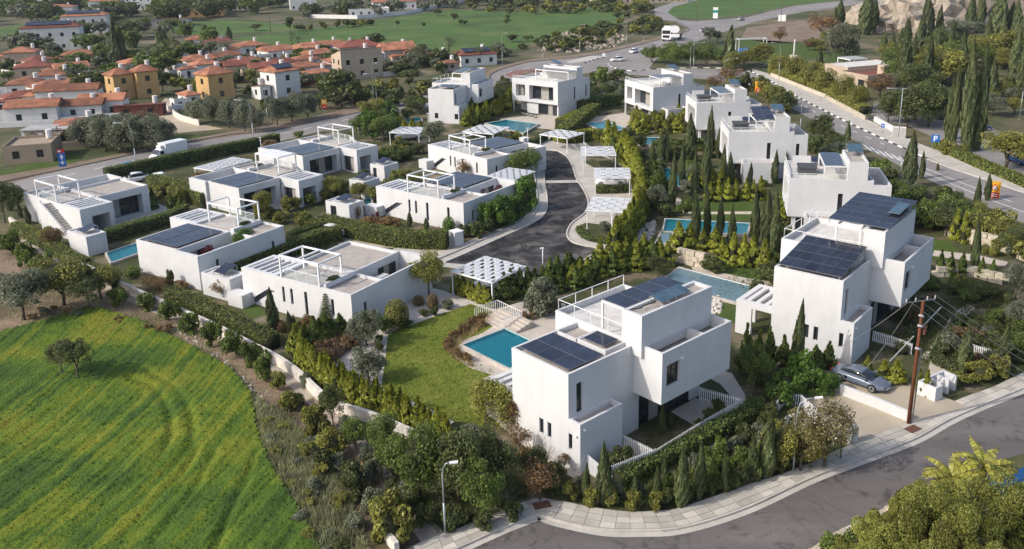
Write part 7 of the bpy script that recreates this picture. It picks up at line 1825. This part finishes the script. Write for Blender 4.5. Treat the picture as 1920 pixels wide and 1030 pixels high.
plants('olive', [(1232, 398, 345, 44), (1137, 450, 415, 30)]); plants('shrub_g', [(1215, 375, 335, 40), (1228, 362, 330, 34)])
plants('golden', [(1275, 470, 418, 36), (1292, 468, 420, 30), (1318, 470, 430, 26), (1340, 470, 428, 34), (1372, 498, 438, 30), (1391, 500, 440, 28), (1410, 500, 442, 28), (1430, 502, 450, 28), (1355, 492, 445, 26)]); row('golden', [(1332, 378), (1352, 378), (1372, 377), (1392, 376), (1414, 376), (1434, 374)], 1.15, (38, 40), (20, 20)); row('golden', [(1335, 345), (1360, 350), (1290, 355)], 1.4, (34, 36), (20, 20))
CY = [(1224, 312, 263, 12), (1239, 305, 241, 12), (1250, 305, 238, 12), (1261, 382, 286, 15), (1277, 348, 270, 12), (1301, 376, 277, 13), (1294, 297, 215, 22), (1323, 364, 224, 15), (1332, 296, 200, 14), (1346, 297, 240, 12), (1354, 347, 272, 15), (1370, 342, 286, 12), (1405, 352, 306, 10), (1451, 345, 282, 12), (1475, 336, 284, 8), (1305, 460, 353, 16), (1325, 454, 346, 14), (1349, 450, 370, 14), (1371, 467, 384, 15), (1416, 458, 362, 18), (1434, 463, 358, 19), (1451, 490, 362, 21), (1489, 438, 404, 10), (1319, 348, 280, 12), (1504, 432, 398, 7), (1536, 400, 380, 8), (1556, 392, 374, 8), (1573, 398, 368, 12), (1340, 240, 205, 8), (1318, 350, 290, 12), (1384, 330, 300, 9), (1443, 460, 400, 14), (1703, 352, 248, 22), (1728, 335, 284, 10), (1758, 320, 305, 6), (1831, 400, 333, 12), (1851, 376, 325, 12), (1827, 514, 404, 16), (1803, 700, 610, 24), (1873, 690, 604, 22), (1600, 390, 372, 8), (1520, 402, 385, 8)]
plants('cypress', CY)
plants('shrub_g', [(1262, 395, 385, 18), (1455, 500, 470, 36), (1478, 455, 425, 34), (1288, 395, 372, 22), (1275, 405, 380, 18), (1465, 395, 360, 40)]); plants('shrub', [(1330, 508, 478, 40), (1345, 512, 485, 34), (1460, 440, 405, 30), (1250, 405, 380, 40), (1235, 330, 300, 34), (1215, 330, 300, 30), (1180, 270, 240, 20), (1200, 300, 280, 24)])
scatter(['shrub', 'shrub_g', 'shrub_o'], [(1200, 300), (1330, 300), (1440, 340), (1440, 365), (1240, 372), (1205, 340)], 26, (1.2, 2.4), 1.2, 11, stuff='undergrowth between the cypresses of the pool gardens')
scatter(['shrub', 'shrub_g'], [(1440, 470), (1480, 440), (1490, 500), (1460, 540), (1400, 560), (1430, 510)], 12, (1.0, 2.0), 1.2, 12)
plants('golden', [(1470, 420, 380, 24), (1480, 400, 360, 24)])
# --- beds between the low villas
hedge([(30, 432), (70, 455), (110, 478), (145, 500), (165, 505)], 1.3, 1.2, 'lf_hedge', 'olive-green hedge at the foot of the leftmost villa, behind the boundary wall')
hedge([(318, 560), (370, 582), (430, 612), (480, 638), (515, 655)], 1.4, 1.3, 'lf_hedge', 'long yellow-green hedge behind the boundary wall in front of the small shed')
hedge([(178, 462), (240, 442), (300, 425), (345, 408)], 1.2, 1.5, 'lf_hdark', 'dark hedge between the leftmost villa and the villa with roof hedge', n=80)
hedge([(200, 448), (260, 430), (320, 412), (350, 398)], 1.0, 1.2, 'lf_hedge', 'brighter low hedge along the patio of the leftmost villa')
hedge([(425, 520), (480, 502), (540, 480), (600, 458), (640, 450)], 1.6, 1.7, 'lf_hedge', 'long dark hedge between the two nearest low villas')
hedge([(605, 430), (680, 448), (760, 462), (840, 465)], 1.7, 1.9, 'lf_hedge', 'thick clipped hedge beside the inner road bend, with a white pillar at its end', n=90)
hedge([(545, 460), (575, 448), (608, 438)], 1.2, 1.5, 'lf_hdark', 'short dark hedge behind the white car bay')
hedge([(200, 340), (280, 322), (360, 304), (440, 288), (500, 276), (520, 270)], 1.6, 2.0, 'lf_hdark', 'long dark hedge along the left main road, in front of the white van')
hedge([(285, 352), (320, 362), (360, 376), (390, 388)], 1.8, 2.0, 'lf_hedge', 'tall bright clipped hedge right of the leftmost villa')
hedge([(1158, 912), (1215, 886), (1275, 855), (1342, 818), (1392, 792), (1412, 778), (1415, 764)], 1.15, .95, 'lf_hdark', 'curved dark green hedge outside the white picket fence of the front villa', n=110)
hedge([(1116, 362), (1150, 362), (1180, 360)], 1.0, 1.0, 'lf_hedge', 'low hedge in front of the white family car')
hedge([(992, 276), (1010, 268), (1024, 262)], 1.0, 1.1, 'lf_hdark', 'low square hedge beside the slatted pillar')
hedge([(1085, 432), (1100, 448), (1130, 456), (1155, 458)], .8, .6, 'lf_hdark', 'low curved hedge round the planting island')
hedge([(560, 180), (600, 190)], .5, .5, 'lf_dark', 'tiny dark hedge beside the big dark tree by the left road') 
hedge([(1446, 138), (1500, 158), (1550, 178), (1620, 214)], 2.0, 1.6, 'lf_wild', 'rough tall hedge above the stone wall of the upper pavement', n=60, size=.16)
hedge([(1755, 278), (1800, 298), (1850, 320), (1900, 340), (1940, 358)], 1.6, 1.2, 'lf_hedge', 'low brownish hedge between the car park and the upper pavement', n=60, size=.12)
hedge([(1745, 600), (1700, 640), (1690, 665)], 1.0, .8, 'lf_dark', 'low dark hedge along the left side of the garden path')
hedge([(1800, 605), (1775, 640), (1760, 665), (1755, 680), (1800, 700)], .9, .7, 'lf_dark', 'low dark hedge along the right side of the garden path')
rh = at_frame(VB[1], 4.0, 2.2)
o = mesh_obj('roof_hedge', CROWN['ball_b'][0], None, (rh.x, rh.y, 3.2), (0, 0, R(57)), (1.5, .8, .9)); tag(o, 'clipped green hedge block on the roof yard of the low villa', 'hedge')
for h, u, v, k, l in ((VB[1], 8.5, 2.5, 'shrub_m', 'magenta shrub in the sunken patio of the villa with the roof hedge'), (VB[5], 9.6, 2.0, 'shrub_m', 'magenta shrub in the yard of the low villa at the road bend'), (VB[0], 1.6, 3.6, 'shrub', 'dark plants in the roof planter of the low villa by the lawn'), (VB[5], 2.6, 3.6, 'shrub_g', 'plants in the roof planter of the villa at the road bend'), (VB[6], 2.6, 3.6, 'shrub_g', 'plants in the roof planter of the low villa by the weeping tree'), (VB[3], 2.4, 3.6, 'shrub', 'plants in the roof planter under the chequered roof'), (VB[1], 2.4, 3.6, 'shrub', 'plants in the roof planter of the villa with the roof hedge')):
    p = at_frame(h, u, v); o = mesh_obj('potted_plants', CROWN[k][0], None, (p.x, p.y, 4.1 if v > 3 else 3.0), (0, 0, h.root.rotation_euler.z), (.9, .4, .45) if v > 3 else (.9, .8, .8)); tag(o, l, 'plants', 'roof plants')
plants('shrub_y', [(95, 462, 428, 44)]); plants('rusty', [(102, 468, 425, 46), (415, 560, 520, 36), (870, 336, 298, 36), (300, 545, 520, 50), (280, 540, 515, 40)]); plants('shrub_d', [(665, 392, 372, 30), (690, 425, 402, 40), (720, 428, 405, 40), (740, 430, 410, 30), (340, 545, 525, 30)])
plants('ball_d', [(666, 412, 380, 24)]); plants('ball_b', [(842, 438, 407, 24)]); plants('shrub_b', [(940, 425, 360, 66), (985, 398, 332, 46), (915, 430, 380, 40), (965, 415, 365, 40)]); plants('shrub', [(895, 445, 412, 40), (868, 445, 420, 34), (915, 438, 410, 30)])
plants('cypress', [(768, 425, 395, 10), (800, 430, 408, 9), (55, 420, 385, 10), (40, 408, 380, 8), (85, 425, 398, 10), (20, 395, 350, 14), (380, 395, 365, 8)]); plants('shrub_m', [(705, 418, 395, 18)])
plants('broad', [(10, 418, 333, 60), (35, 400, 345, 40)]) ; plants('shrub', [(215, 545, 515, 24), (345, 532, 508, 18), (320, 540, 505, 20)])
scatter(['shrub_g', 'shrub_y', 'shrub', 'broad_w'], [(620, 400), (700, 365), (760, 330), (790, 345), (740, 370), (660, 395)], 14, (1.2, 2.6), 1.2, 21)
scatter(['shrub_g', 'shrub_y', 'shrub'], [(505, 405), (600, 385), (640, 370), (700, 350), (690, 335), (640, 350), (560, 385)], 16, (1.2, 2.4), 1.2, 22)
scatter(['shrub_g', 'shrub_y'], [(480, 400), (540, 410), (600, 425), (600, 440), (500, 420)], 9, (1.0, 2.0), 1.2, 23)
plants('broad_w', [(495, 412, 358, 44), (625, 375, 330, 40)]); plants('shrub_y', [(330, 385, 350, 40), (310, 372, 345, 36)]); plants('greencon', [(322, 395, 365, 16), (338, 398, 368, 14), (288, 392, 355, 20)]); plants('cypress', [(455, 330, 300, 8)])
plants('shrub_d', [(380, 345, 320, 40), (400, 335, 322, 30), (510, 280, 258, 40)]); plants('shrub_y', [(420, 330, 315, 30)]); plants('fgreen', [(562, 262, 245, 26)])
scatter(['broad_g', 'shrub_b', 'broad_w'], [(672, 260), (700, 225), (735, 232), (745, 260), (700, 275)], 10, (3.5, 5.5), .9, 31)
scatter(['shrub', 'olive', 'broad'], [(735, 215), (790, 200), (800, 215), (770, 235)], 6, (2.0, 3.6), 1.1, 32)
scatter(['shrub_g', 'shrub'], [(690, 305), (760, 285), (770, 300), (720, 320)], 10, (1.4, 2.4), 1.3, 33)
scatter(['shrub', 'shrub_y'], [(720, 270), (760, 275), (800, 290), (790, 300), (730, 290)], 8, (1.4, 2.2), 1.3, 34)
scatter(['shrub_y', 'shrub_g', 'shrub'], [(880, 245), (940, 255), (990, 275), (960, 290), (890, 268)], 12, (1.4, 2.6), 1.2, 35)
plants('olive', [(815, 275, 225, 46)]); plants('broad_g', [(982, 332, 270, 76)], tr=.08)
row('golden', [(872, 238), (895, 232), (920, 222), (945, 208), (962, 195)], 1.4, (34, 30), (16, 15)); row('greencon', [(880, 225), (900, 215), (925, 205)], 1.8, (34, 30), (18, 18)); row('golden', [(670, 245), (745, 232), (760, 240), (800, 245)], 2.0, (20, 20), (14, 14))
plants('golden', [(948, 210, 178, 26)]); hedge([(1052, 262), (1080, 240), (1100, 222), (1115, 212)], 2.5, 2.0, 'lf_hedge', 'yellow-green hedge between the two upper pool terraces', n=50, size=.14); hedge([(1050, 240), (1085, 222)], 2.0, 1.6, 'lf_gold', 'golden clipped hedge right of the pool with loungers', n=60, size=.12)
hedge([(1040, 262), (1070, 268), (1100, 262), (1130, 262)], 2.0, 1.8, 'lf_gold', 'golden hedge below the loggia villa pool', n=50, size=.13)
hedge([(1075, 208), (1110, 203), (1140, 198), (1160, 196)], 3.0, 2.2, 'lf_hdark', 'green hedge behind the two-loggia villa garden', n=50, size=.15)
scatter(['golden', 'shrub_y', 'golden'], [(1175, 245), (1190, 225), (1290, 228), (1282, 250), (1200, 258)], 26, (2.2, 3.4), .8, 41)
scatter(['shrub', 'shrub_g'], [(1190, 275), (1280, 262), (1350, 290), (1330, 310), (1240, 305)], 16, (1.4, 2.6), 1.2, 42, stuff='undergrowth below the small turquoise pool')
scatter(['golden', 'greencon'], [(1140, 275), (1175, 285), (1205, 320), (1190, 330), (1150, 295)], 10, (3, 4.4), .6, 43)
# --- beyond the left main road
plants('olive', [(165, 274, 216, 74), (200, 284, 214, 78), (238, 286, 214, 74), (278, 284, 214, 72), (306, 270, 218, 52), (148, 262, 222, 50), (222, 264, 208, 62), (258, 264, 208, 60), (182, 262, 212, 60), (290, 262, 212, 50)], tr=.08)
plants('olive', [(370, 232, 184, 48), (400, 236, 180, 48), (430, 240, 180, 46), (460, 246, 188, 44), (480, 248, 196, 38), (388, 220, 178, 40), (548, 228, 172, 56), (520, 235, 176, 44), (577, 222, 172, 46), (360, 212, 190, 30), (450, 220, 180, 40)], tr=.15)
plants('fbroad', [(641, 202, 130, 80), (610, 180, 150, 40), (505, 222, 182, 36), (770, 155, 128, 46), (765, 200, 182, 36), (600, 205, 175, 44), (305, 172, 130, 50), (285, 160, 125, 44), (325, 160, 135, 40)])
palms = [(782, 120, 72, 44), (842, 98, 55, 42), (898, 122, 78, 36), (926, 118, 76, 30), (426, 112, 62, 52), (441, 156, 118, 38), (136, 140, 100, 34), (205, 178, 150, 26), (332, 130, 70, 26), (300, 130, 78, 24), (548, 92, 52, 24), (560, 92, 62, 22), (160, 95, 70, 40), (182, 110, 78, 36), (395, 110, 70, 26), (905, 115, 88, 28)]
for px, py, top, w in palms:
    p = at(px, py); H = height_at(px, py, top); W = w * m_per_px(p); r_ = empty('palm_tree', p); tag(r_, None, 'palm tree', 'palm trees'); where('palm tree with drooping grey-green fronds', r_, px, top + 8)
    mesh_obj('trunk', TRUNK['thin'][0], r_, s=(4.5, 4.5, H * .38)); mesh_obj('crown', PALM, r_, (0, 0, H - W * .42), (0, 0, px), (W * .55, W * .55, W * .55))
plants('fcypress', [(218, 132, 45, 20), (230, 130, 55, 18), (210, 128, 70, 14), (300, 92, 55, 14), (312, 90, 58, 12), (430, 75, 52, 12), (250, 90, 48, 20)])
plants('fgreen', [(352, 85, 38, 36), (250, 100, 55, 40), (395, 95, 45, 44), (120, 50, 28, 60), (90, 55, 35, 40), (170, 100, 60, 60), (195, 125, 80, 50), (150, 130, 95, 44)])
plants('fbroad', [(705, 92, 62, 46), (690, 90, 68, 36), (545, 62, 30, 20), (652, 52, 36, 26), (865, 48, 36, 14), (745, 50, 38, 12), (794, 52, 42, 10), (820, 30, 18, 22), (852, 42, 24, 18), (872, 48, 38, 14), (950, 48, 34, 16), (953, 38, 28, 14), (1090, 25, 14, 18), (960, 80, 64, 30), (990, 78, 66, 24), (480, 58, 44, 26), (560, 58, 46, 22), (660, 50, 40, 18)])
scatter(['fbroad', 'folive', 'fgreen'], [(-10, 110), (60, 60), (170, 50), (230, 45), (340, 60), (300, 75), (180, 78), (120, 95), (100, 120), (60, 118)], 40, (4, 8), 1.3, 51)
scatter(['fbroad', 'fgreen', 'fshrub', 'folive'], [(0, 130), (100, 100), (130, 160), (110, 185), (40, 195), (0, 175)], 20, (2, 4), 1.4, 85)
scatter(['fbroad', 'fgreen', 'fshrub', 'folive'], [(340, 150), (440, 110), (600, 95), (690, 110), (620, 165), (480, 175), (380, 180)], 44, (2, 4.5), 1.4, 86)
scatter(['fbroad', 'fgreen', 'folive'], [(130, 160), (180, 130), (330, 105), (400, 105), (330, 140), (200, 175), (150, 195)], 34, (3.5, 7), 1.2, 52)
scatter(['fshrub', 'fshrub_y', 'fgreen'], [(330, 160), (420, 125), (560, 120), (600, 150), (560, 175), (440, 170), (340, 185)], 34, (2, 4), 1.4, 53, stuff='low bushes between the tan house and the olive row')
scatter(['fshrub', 'fshrub_y', 'fbroad'], [(600, 175), (700, 165), (800, 150), (860, 160), (800, 180), (700, 210), (620, 210)], 22, (2, 4), 1.4, 54)
scatter(['fshrub', 'folive', 'fbroad'], [(700, 150), (820, 140), (960, 110), (990, 95), (900, 105), (760, 110), (690, 125)], 32, (2.5, 5), 1.3, 55, stuff='scrub between the palms and the upper left road')
scatter(['fbroad', 'folive', 'fgreen'], [(-60, 52), (-20, -10), (300, -16), (560, -14), (520, 40), (400, 38), (300, 46), (180, 40)], 150, (6, 12), 1.5, 56, stuff='hazy mass of distant trees at the top left')
scatter(['fbroad', 'folive'], [(540, 50), (620, 52), (560, 30), (800, -6), (1100, -14), (1130, 8), (980, 18), (880, 15), (760, 26), (640, 44)], 60, (4, 9), 1.5, 57, stuff='distant trees along the top edge behind the meadow wall')
scatter(['fshrub', 'fshrub_y'], [(850, 22), (960, 14), (1120, 12), (1225, 0), (1225, 30), (1180, 45), (1130, 25), (980, 28)], 60, (2.5, 5), 1.6, 58, stuff='dark scrub along the far edge of the green meadow')
scatter(['fshrub', 'fshrub_y', 'fbroad'], [(960, 100), (1010, 80), (1080, 60), (1170, 45), (1225, 35), (1262, 50), (1225, 68), (1130, 92), (1050, 100), (990, 108)], 70, (1.5, 4), 1.6, 59, stuff='scrub on the rocky mound by the upper junction')
scatter(['fshrub', 'fshrub_y'], [(0, 160), (110, 105), (150, 125), (120, 170), (30, 200)], 10, (2, 3.5), 1.4, 60)
scatter(['fshrub', 'fshrub_y'], [(560, 60), (700, 50), (720, 44), (560, 52)], 8, (2, 3.5), 1.4, 61)
scatter(['fbroad', 'folive'], [(1330, 0), (1700, -12), (1950, -20), (1950, -8), (1600, 2), (1480, -2)], 40, (4, 8), 1.5, 62, stuff='distant trees along the top right edge')
# --- right of the estate
plants('broad_g', [(1222, 118, 82, 40), (1246, 122, 84, 40), (1270, 124, 84, 40), (1298, 124, 82, 42), (1325, 124, 82, 42), (1352, 124, 88, 38), (1260, 112, 76, 36), (1290, 110, 76, 36), (1320, 110, 78, 36)], tr=.15)
plants('broad_w', [(1372, 134, 96, 40), (1425, 128, 80, 58), (1395, 122, 92, 40), (1460, 140, 100, 44), (1490, 152, 105, 50), (1520, 164, 112, 52), (1548, 176, 125, 50), (1580, 190, 140, 52), (1608, 206, 158, 46)], tr=.12)
plants('rusty', [(1462, 82, 48, 30), (1650, 182, 135, 60), (1540, 72, 20, 70)], tr=.25); plants('olive', [(1582, 118, 42, 66), (1790, 70, 34, 60), (1830, 62, 40, 50), (1765, 90, 50, 50)], tr=.15); plants('folive', [(1330, 82, 48, 34), (1345, 80, 58, 26)])
plants('broad', [(1700, 240, 158, 92), (1740, 238, 150, 90), (1665, 230, 170, 50), (1765, 225, 165, 60), (1715, 225, 160, 80)], tr=.15); plants('broad_w', [(1770, 160, 82, 100), (1735, 150, 85, 70), (1700, 140, 95, 50), (1830, 120, 65, 60), (1880, 130, 55, 90), (1905, 120, 60, 70), (1860, 110, 60, 70)], tr=.15)
plants('broad_w', [(1885, 318, 245, 110), (1930, 330, 262, 80)], tr=.35)
plants('fcypress', [(1366, 130, 55, 20), (1361, 128, 66, 14)])
plants('cypress', [(1571, 58, 0, 20), (1563, 60, 14, 12), (1622, 66, -14, 28), (1635, 62, -10, 18), (1738, 78, -10, 24), (1758, 75, 10, 14), (1817, 60, -14, 16), (1837, 52, -14, 18), (1866, 70, -20, 34), (1890, 68, 5, 18), (1905, 80, 0, 20), (1693, 165, 40, 22), (1723, 90, 28, 16), (1786, 268, 120, 18), (1777, 262, 150, 16), (1812, 285, 72, 26), (1828, 282, 84, 26), (1532, 150, 92, 14), (1536, 140, 88, 10), (1912, 95, 10, 16), (1765, 85, 40, 10), (1700, 82, 35, 14), (1880, 72, 20, 12), (1670, 120, 60, 14), (1685, 128, 55, 16), (1712, 150, 70, 16), (1735, 165, 62, 18), (1752, 140, 50, 16), (1802, 150, 60, 18), (1848, 120, 30, 18), (1875, 130, 45, 16), (1897, 150, 50, 20), (1780, 120, 40, 14), (1915, 180, 80, 20), (1860, 190, 110, 16), (1600, 95, 50, 14), (1655, 100, 55, 12)])
scatter(['shrub', 'broad_w', 'olive'], [(1850, 180), (1930, 150), (1940, 250), (1880, 240), (1840, 215)], 14, (2.5, 4.5), 1.3, 71)
scatter(['broad_w', 'broad', 'broad_g'], [(1640, 130), (1700, 110), (1760, 100), (1930, 90), (1930, 140), (1840, 150), (1780, 200), (1720, 190), (1670, 180)], 26, (5, 8), 1.1, 72)
scatter(['broad_w', 'rusty', 'shrub'], [(1500, 90), (1560, 80), (1610, 95), (1600, 110), (1520, 112)], 12, (2.5, 4.5), 1.2, 73)
plants('shrub_y', [(1776, 290, 262, 34), (1800, 296, 270, 34)]); row(['shrub', 'shrub_y'], [(1375, 172), (1420, 170), (1455, 195), (1480, 215)], 2.4, (30, 36), (34, 38)); plants('rusty', [(1368, 165, 125, 56), (1340, 170, 140, 40)])
plants('broad', [(1536, 275, 212, 52)]); plants('olive', [(1568, 310, 262, 46), (1600, 325, 280, 40)]); plants('cypress', [(1586, 290, 228, 14), (1450, 200, 180, 8), (1455, 205, 178, 8), (1466, 208, 186, 6)])
scatter(['shrub', 'shrub_g', 'broad', 'olive'], [(1515, 250), (1600, 305), (1700, 358), (1800, 402), (1900, 442), (1960, 462), (1940, 500), (1830, 455), (1720, 415), (1660, 378), (1580, 335), (1520, 285)], 44, (1.8, 3.2), 1.1, 74)
scatter(['broad', 'shrub', 'shrub_g'], [(1690, 385), (1760, 390), (1830, 420), (1800, 445), (1740, 440), (1700, 420)], 14, (2.2, 3.8), 1.1, 75)
scatter(['shrub_y', 'broad_w'], [(1820, 410), (1900, 440), (1940, 470), (1930, 500), (1860, 470), (1820, 440)], 16, (2.2, 3.6), 1.1, 76)
plants('golden', [(1790, 450, 395, 22), (1805, 455, 400, 22)]); plants('greencon', [(1761, 515, 470, 20), (1781, 518, 474, 20), (1801, 520, 474, 20), (1839, 522, 484, 18), (1860, 524, 488, 18)]); plants('ball', [(1802, 540, 515, 30), (1846, 475, 458, 18), (1863, 480, 460, 18)]); plants('olive', [(1903, 560, 488, 56), (1905, 620, 560, 50)]); plants('shrub_o', [(1893, 482, 462, 26), (1790, 652, 632, 24)])
scatter(['shrub', 'shrub_g', 'shrub_o', 'shrub_d'], [(1790, 590), (1840, 575), (1910, 600), (1920, 690), (1850, 700), (1810, 690), (1770, 660)], 30, (.8, 1.8), 1.3, 77, stuff='garden undergrowth right of the villa behind the sports car')
scatter(['shrub', 'shrub_d'], [(1700, 560), (1770, 560), (1740, 610), (1700, 640), (1660, 650)], 14, (.6, 1.2), 1.4, 78, stuff='low planting under the overhanging box of the rear villa'); scatter(['shrub', 'shrub_g'], [(1740, 540), (1900, 540), (1910, 575), (1760, 560)], 14, (.7, 1.4), 1.4, 79, stuff='low planting below the shaded stone wall')
scatter(['shrub', 'broad', 'olive', 'shrub_g'], [(1010, 165), (1060, 150), (1160, 150), (1190, 185), (1120, 195), (1080, 190)], 22, (2.0, 4), 1.2, 80); scatter(['broad', 'shrub', 'olive'], [(910, 190), (950, 165), (960, 185), (930, 205)], 7, (2.5, 4), 1.1, 81)
scatter(['shrub', 'shrub_g', 'olive'], [(770, 190), (800, 195), (798, 210), (760, 215)], 4, (2.0, 3.2), 1.1, 82); plants('broad_g', [(1100, 200, 172, 36)]); plants('olive', [(1165, 195, 165, 26), (940, 180, 150, 30), (1080, 185, 160, 30)])
scatter(['shrub', 'shrub_g'], [(1680, 470), (1730, 500), (1760, 520), (1740, 540), (1700, 560)], 10, (.9, 1.6), 1.3, 83, stuff='undergrowth beside the rear villa lawn')
scatter(['broad_w', 'fbroad', 'folive'], [(1990, 60), (2700, 60), (2900, 300), (2300, 420), (2000, 330)], 60, (3, 6), 1.3, 91, stuff='olive-green trees on the slope beyond the right edge of the car park')
scatter(['shrub_g', 'folive', 'fshrub'], [(2000, 480), (2500, 660), (2700, 760), (2300, 560), (2000, 620), (1960, 560)], 24, (1.5, 3), 1.3, 92, stuff='shrubs on the rough ground right of the rear villa garden')
# dry grass tufts and weeds
def tufts(P, n, h, w, m, label, seed, z=0, name='weeds'):
    rg = np.random.RandomState(seed); W = [at(*p) for p in P]; Q = [(p.x, p.y) for p in W]; xs = [p.x for p in W]; ys = [p.y for p in W]
    cx = rg.uniform(min(xs), max(xs), n * 3 // 10); cy = rg.uniform(min(ys), max(ys), n * 3 // 10); k = rg.randint(0, len(cx), n)
    bx = cx[k] + rg.normal(0, .16, n); by = cy[k] + rg.normal(0, .16, n); ok = np.array([inside_px(Q, a, b) for a, b in zip(bx, by)])
    o = blades(name, bx[ok], by[ok], np.full(ok.sum(), z), h, w, M[m], seed, .8); return tag(o, label, 'grass', kind='stuff')
tufts([(470, 740), (540, 780), (600, 850), (660, 940), (700, 1060), (600, 1060), (545, 950), (500, 860)], 42000, .42, .032, 'lf_sage', 'grey-green rough grass between the green field and the shrubs', 1)
tufts([(-60, 560), (60, 520), (200, 560), (330, 600), (430, 670), (500, 740), (470, 750), (330, 640), (60, 620)], 16000, .3, .03, 'lf_sage', 'weeds on the dirt strip above the green field', 2)
tufts([(560, 720), (620, 780), (700, 870), (780, 980), (740, 960), (660, 860), (590, 770)], 5000, .35, .03, 'lf_straw', 'dry grass beside the foot path', 3)
tufts([(630, 780), (700, 800), (850, 870), (1000, 900), (1050, 930), (1000, 930), (820, 1000), (780, 960), (700, 870)], 12000, .3, .035, 'lf_dark', 'ground cover under the trees in front of the villa', 4)
tufts([(1040, 925), (1180, 950), (1280, 945), (1480, 870), (1560, 840), (1440, 820), (1300, 880), (1160, 920)], 14000, .3, .035, 'lf_green', 'ground cover in the planting strip above the near pavement', 5)
tufts([(590, 690), (600, 650), (640, 625), (680, 640), (650, 660), (615, 700)], 5000, .9, .02, 'twig', 'tall brown dry grass round the gravel circle', 6)
tufts([(905, 592), (935, 598), (870, 640), (860, 665), (890, 685), (885, 692), (838, 668), (845, 632)], 4500, .5, .022, 'lf_straw', 'golden ornamental grass edging round the front pool', 7)
tufts([(1440, 470), (1500, 420), (1480, 520), (1400, 560), (1330, 560), (1350, 530)], 5000, .3, .05, 'lf_green', 'ground cover between the cypresses and the rear villa', 8)
tufts([(1700, 560), (1930, 560), (1930, 690), (1830, 720), (1690, 660)], 12000, .3, .045, 'lf_dark', 'ground cover in the garden right of the rear villa', 9)
tufts([(60, 608), (170, 574), (262, 598), (348, 640), (436, 686), (480, 738), (490, 800), (515, 868), (570, 958), (632, 1060), (600, 1062), (545, 965), (490, 875), (468, 800), (458, 740), (420, 698), (335, 652), (255, 610), (168, 586), (60, 622)], 16000, .28, .03, 'lf_bright', 'taller grass along the ragged edge of the green field', 12)
# lawn blades
tufts([(728, 626), (735, 622), (882, 572), (922, 585), (900, 596), (930, 603), (860, 640), (845, 655), (935, 700), (903, 712), (908, 770), (900, 798), (850, 788), (790, 758), (716, 727)], 26000, .06, .03, 'lf_bright', 'short blades over the big mown lawn of the front villa', 10, .016, 'lawn_grass')
# bushes growing over the arch at the left flank of the front villa
def vine(p0, p1, zc, n, label, m='lf_wild', wd=.5, seed=5):
    rg = np.random.RandomState(seed); P = []
    for _ in range(n):
        t = rg.rand(); z = zc * math.sin(min(1, (.15 + .85 * t)) * math.pi * .55) if False else zc * (1 - (2 * t - 1) ** 4 * .2); q = p0.lerp(p1, t)
        s = rg.rand(); zz = (z * s ** .5) if (t < .3 or t > .72 or s > .6) else z * (.75 + .25 * rg.rand()); P.append((q.x + rg.normal(0, wd * .5), q.y + rg.normal(0, wd * .5), zz + rg.normal(0, .08)))
    V, _, _ = leaf_mesh('vine', np.array(P), .07, None, seed, long=1.2); o = mesh_obj('climbing_vine', make_mesh('climbing_vine', [(V, M[m])])); return tag(o, label, 'climbing plant')
vine(V1(-.1, 7.0), V1(-.4, 10.2), 3.3, 9000, 'bushy climber arching over the garden pergola at the left flank of the front villa', wd=.75)
vine(V1(-.2, 6.9), V1(.1, 6.2), 2.6, 1500, 'thin reddish climber on the left corner of the front villa', 'lf_rust', .35, 6)
def bare(px, py, top, label, seed):
    rd = random.Random(seed); p = at(px, py); H = height_at(px, py, top); mb = MB()
    for k in range(22): a = rd.uniform(0, 6.28); r_ = rd.uniform(.3, .9) * H * .7; mb.tube([(0, 0, 0), (math.cos(a) * r_ * .4, math.sin(a) * r_ * .4, H * rd.uniform(.35, .5)), (math.cos(a) * r_, math.sin(a) * r_, H * rd.uniform(.7, 1))], .02, 3, .006, cap=False)
    tag(mb.build('bare_shrub', M['twig'], None, loc=p), label, 'shrub')
bare(1000, 862, 812, 'leafless shrub against the facade of the front villa, left of its slit windows', 1); bare(1022, 870, 830, 'small leafless shrub under the slit windows of the front villa', 2); bare(422, 562, 522, 'leafless shrub against the small shed', 3)
settle()

# ------------------------------------------------------------------ AIR
mb = MB(); mb.box(-900, -70, -1.5, 900, 1500, 60)
hz = bpy.data.materials.new('haze'); hz.use_nodes = True; N = hz.node_tree.nodes; N.remove(N['Principled BSDF'])
pv_ = N.new('ShaderNodeVolumePrincipled'); pv_.inputs['Color'].default_value = (0.85, 0.90, 1.0, 1); pv_.inputs['Density'].default_value = 0.0001; pv_.inputs['Anisotropy'].default_value = 0.3
hz.node_tree.links.new(pv_.outputs[0], N['Material Output'].inputs['Volume'])
o = mb.build('haze', hz); tag(o, 'thin pale haze over the whole place', 'haze', kind='stuff')
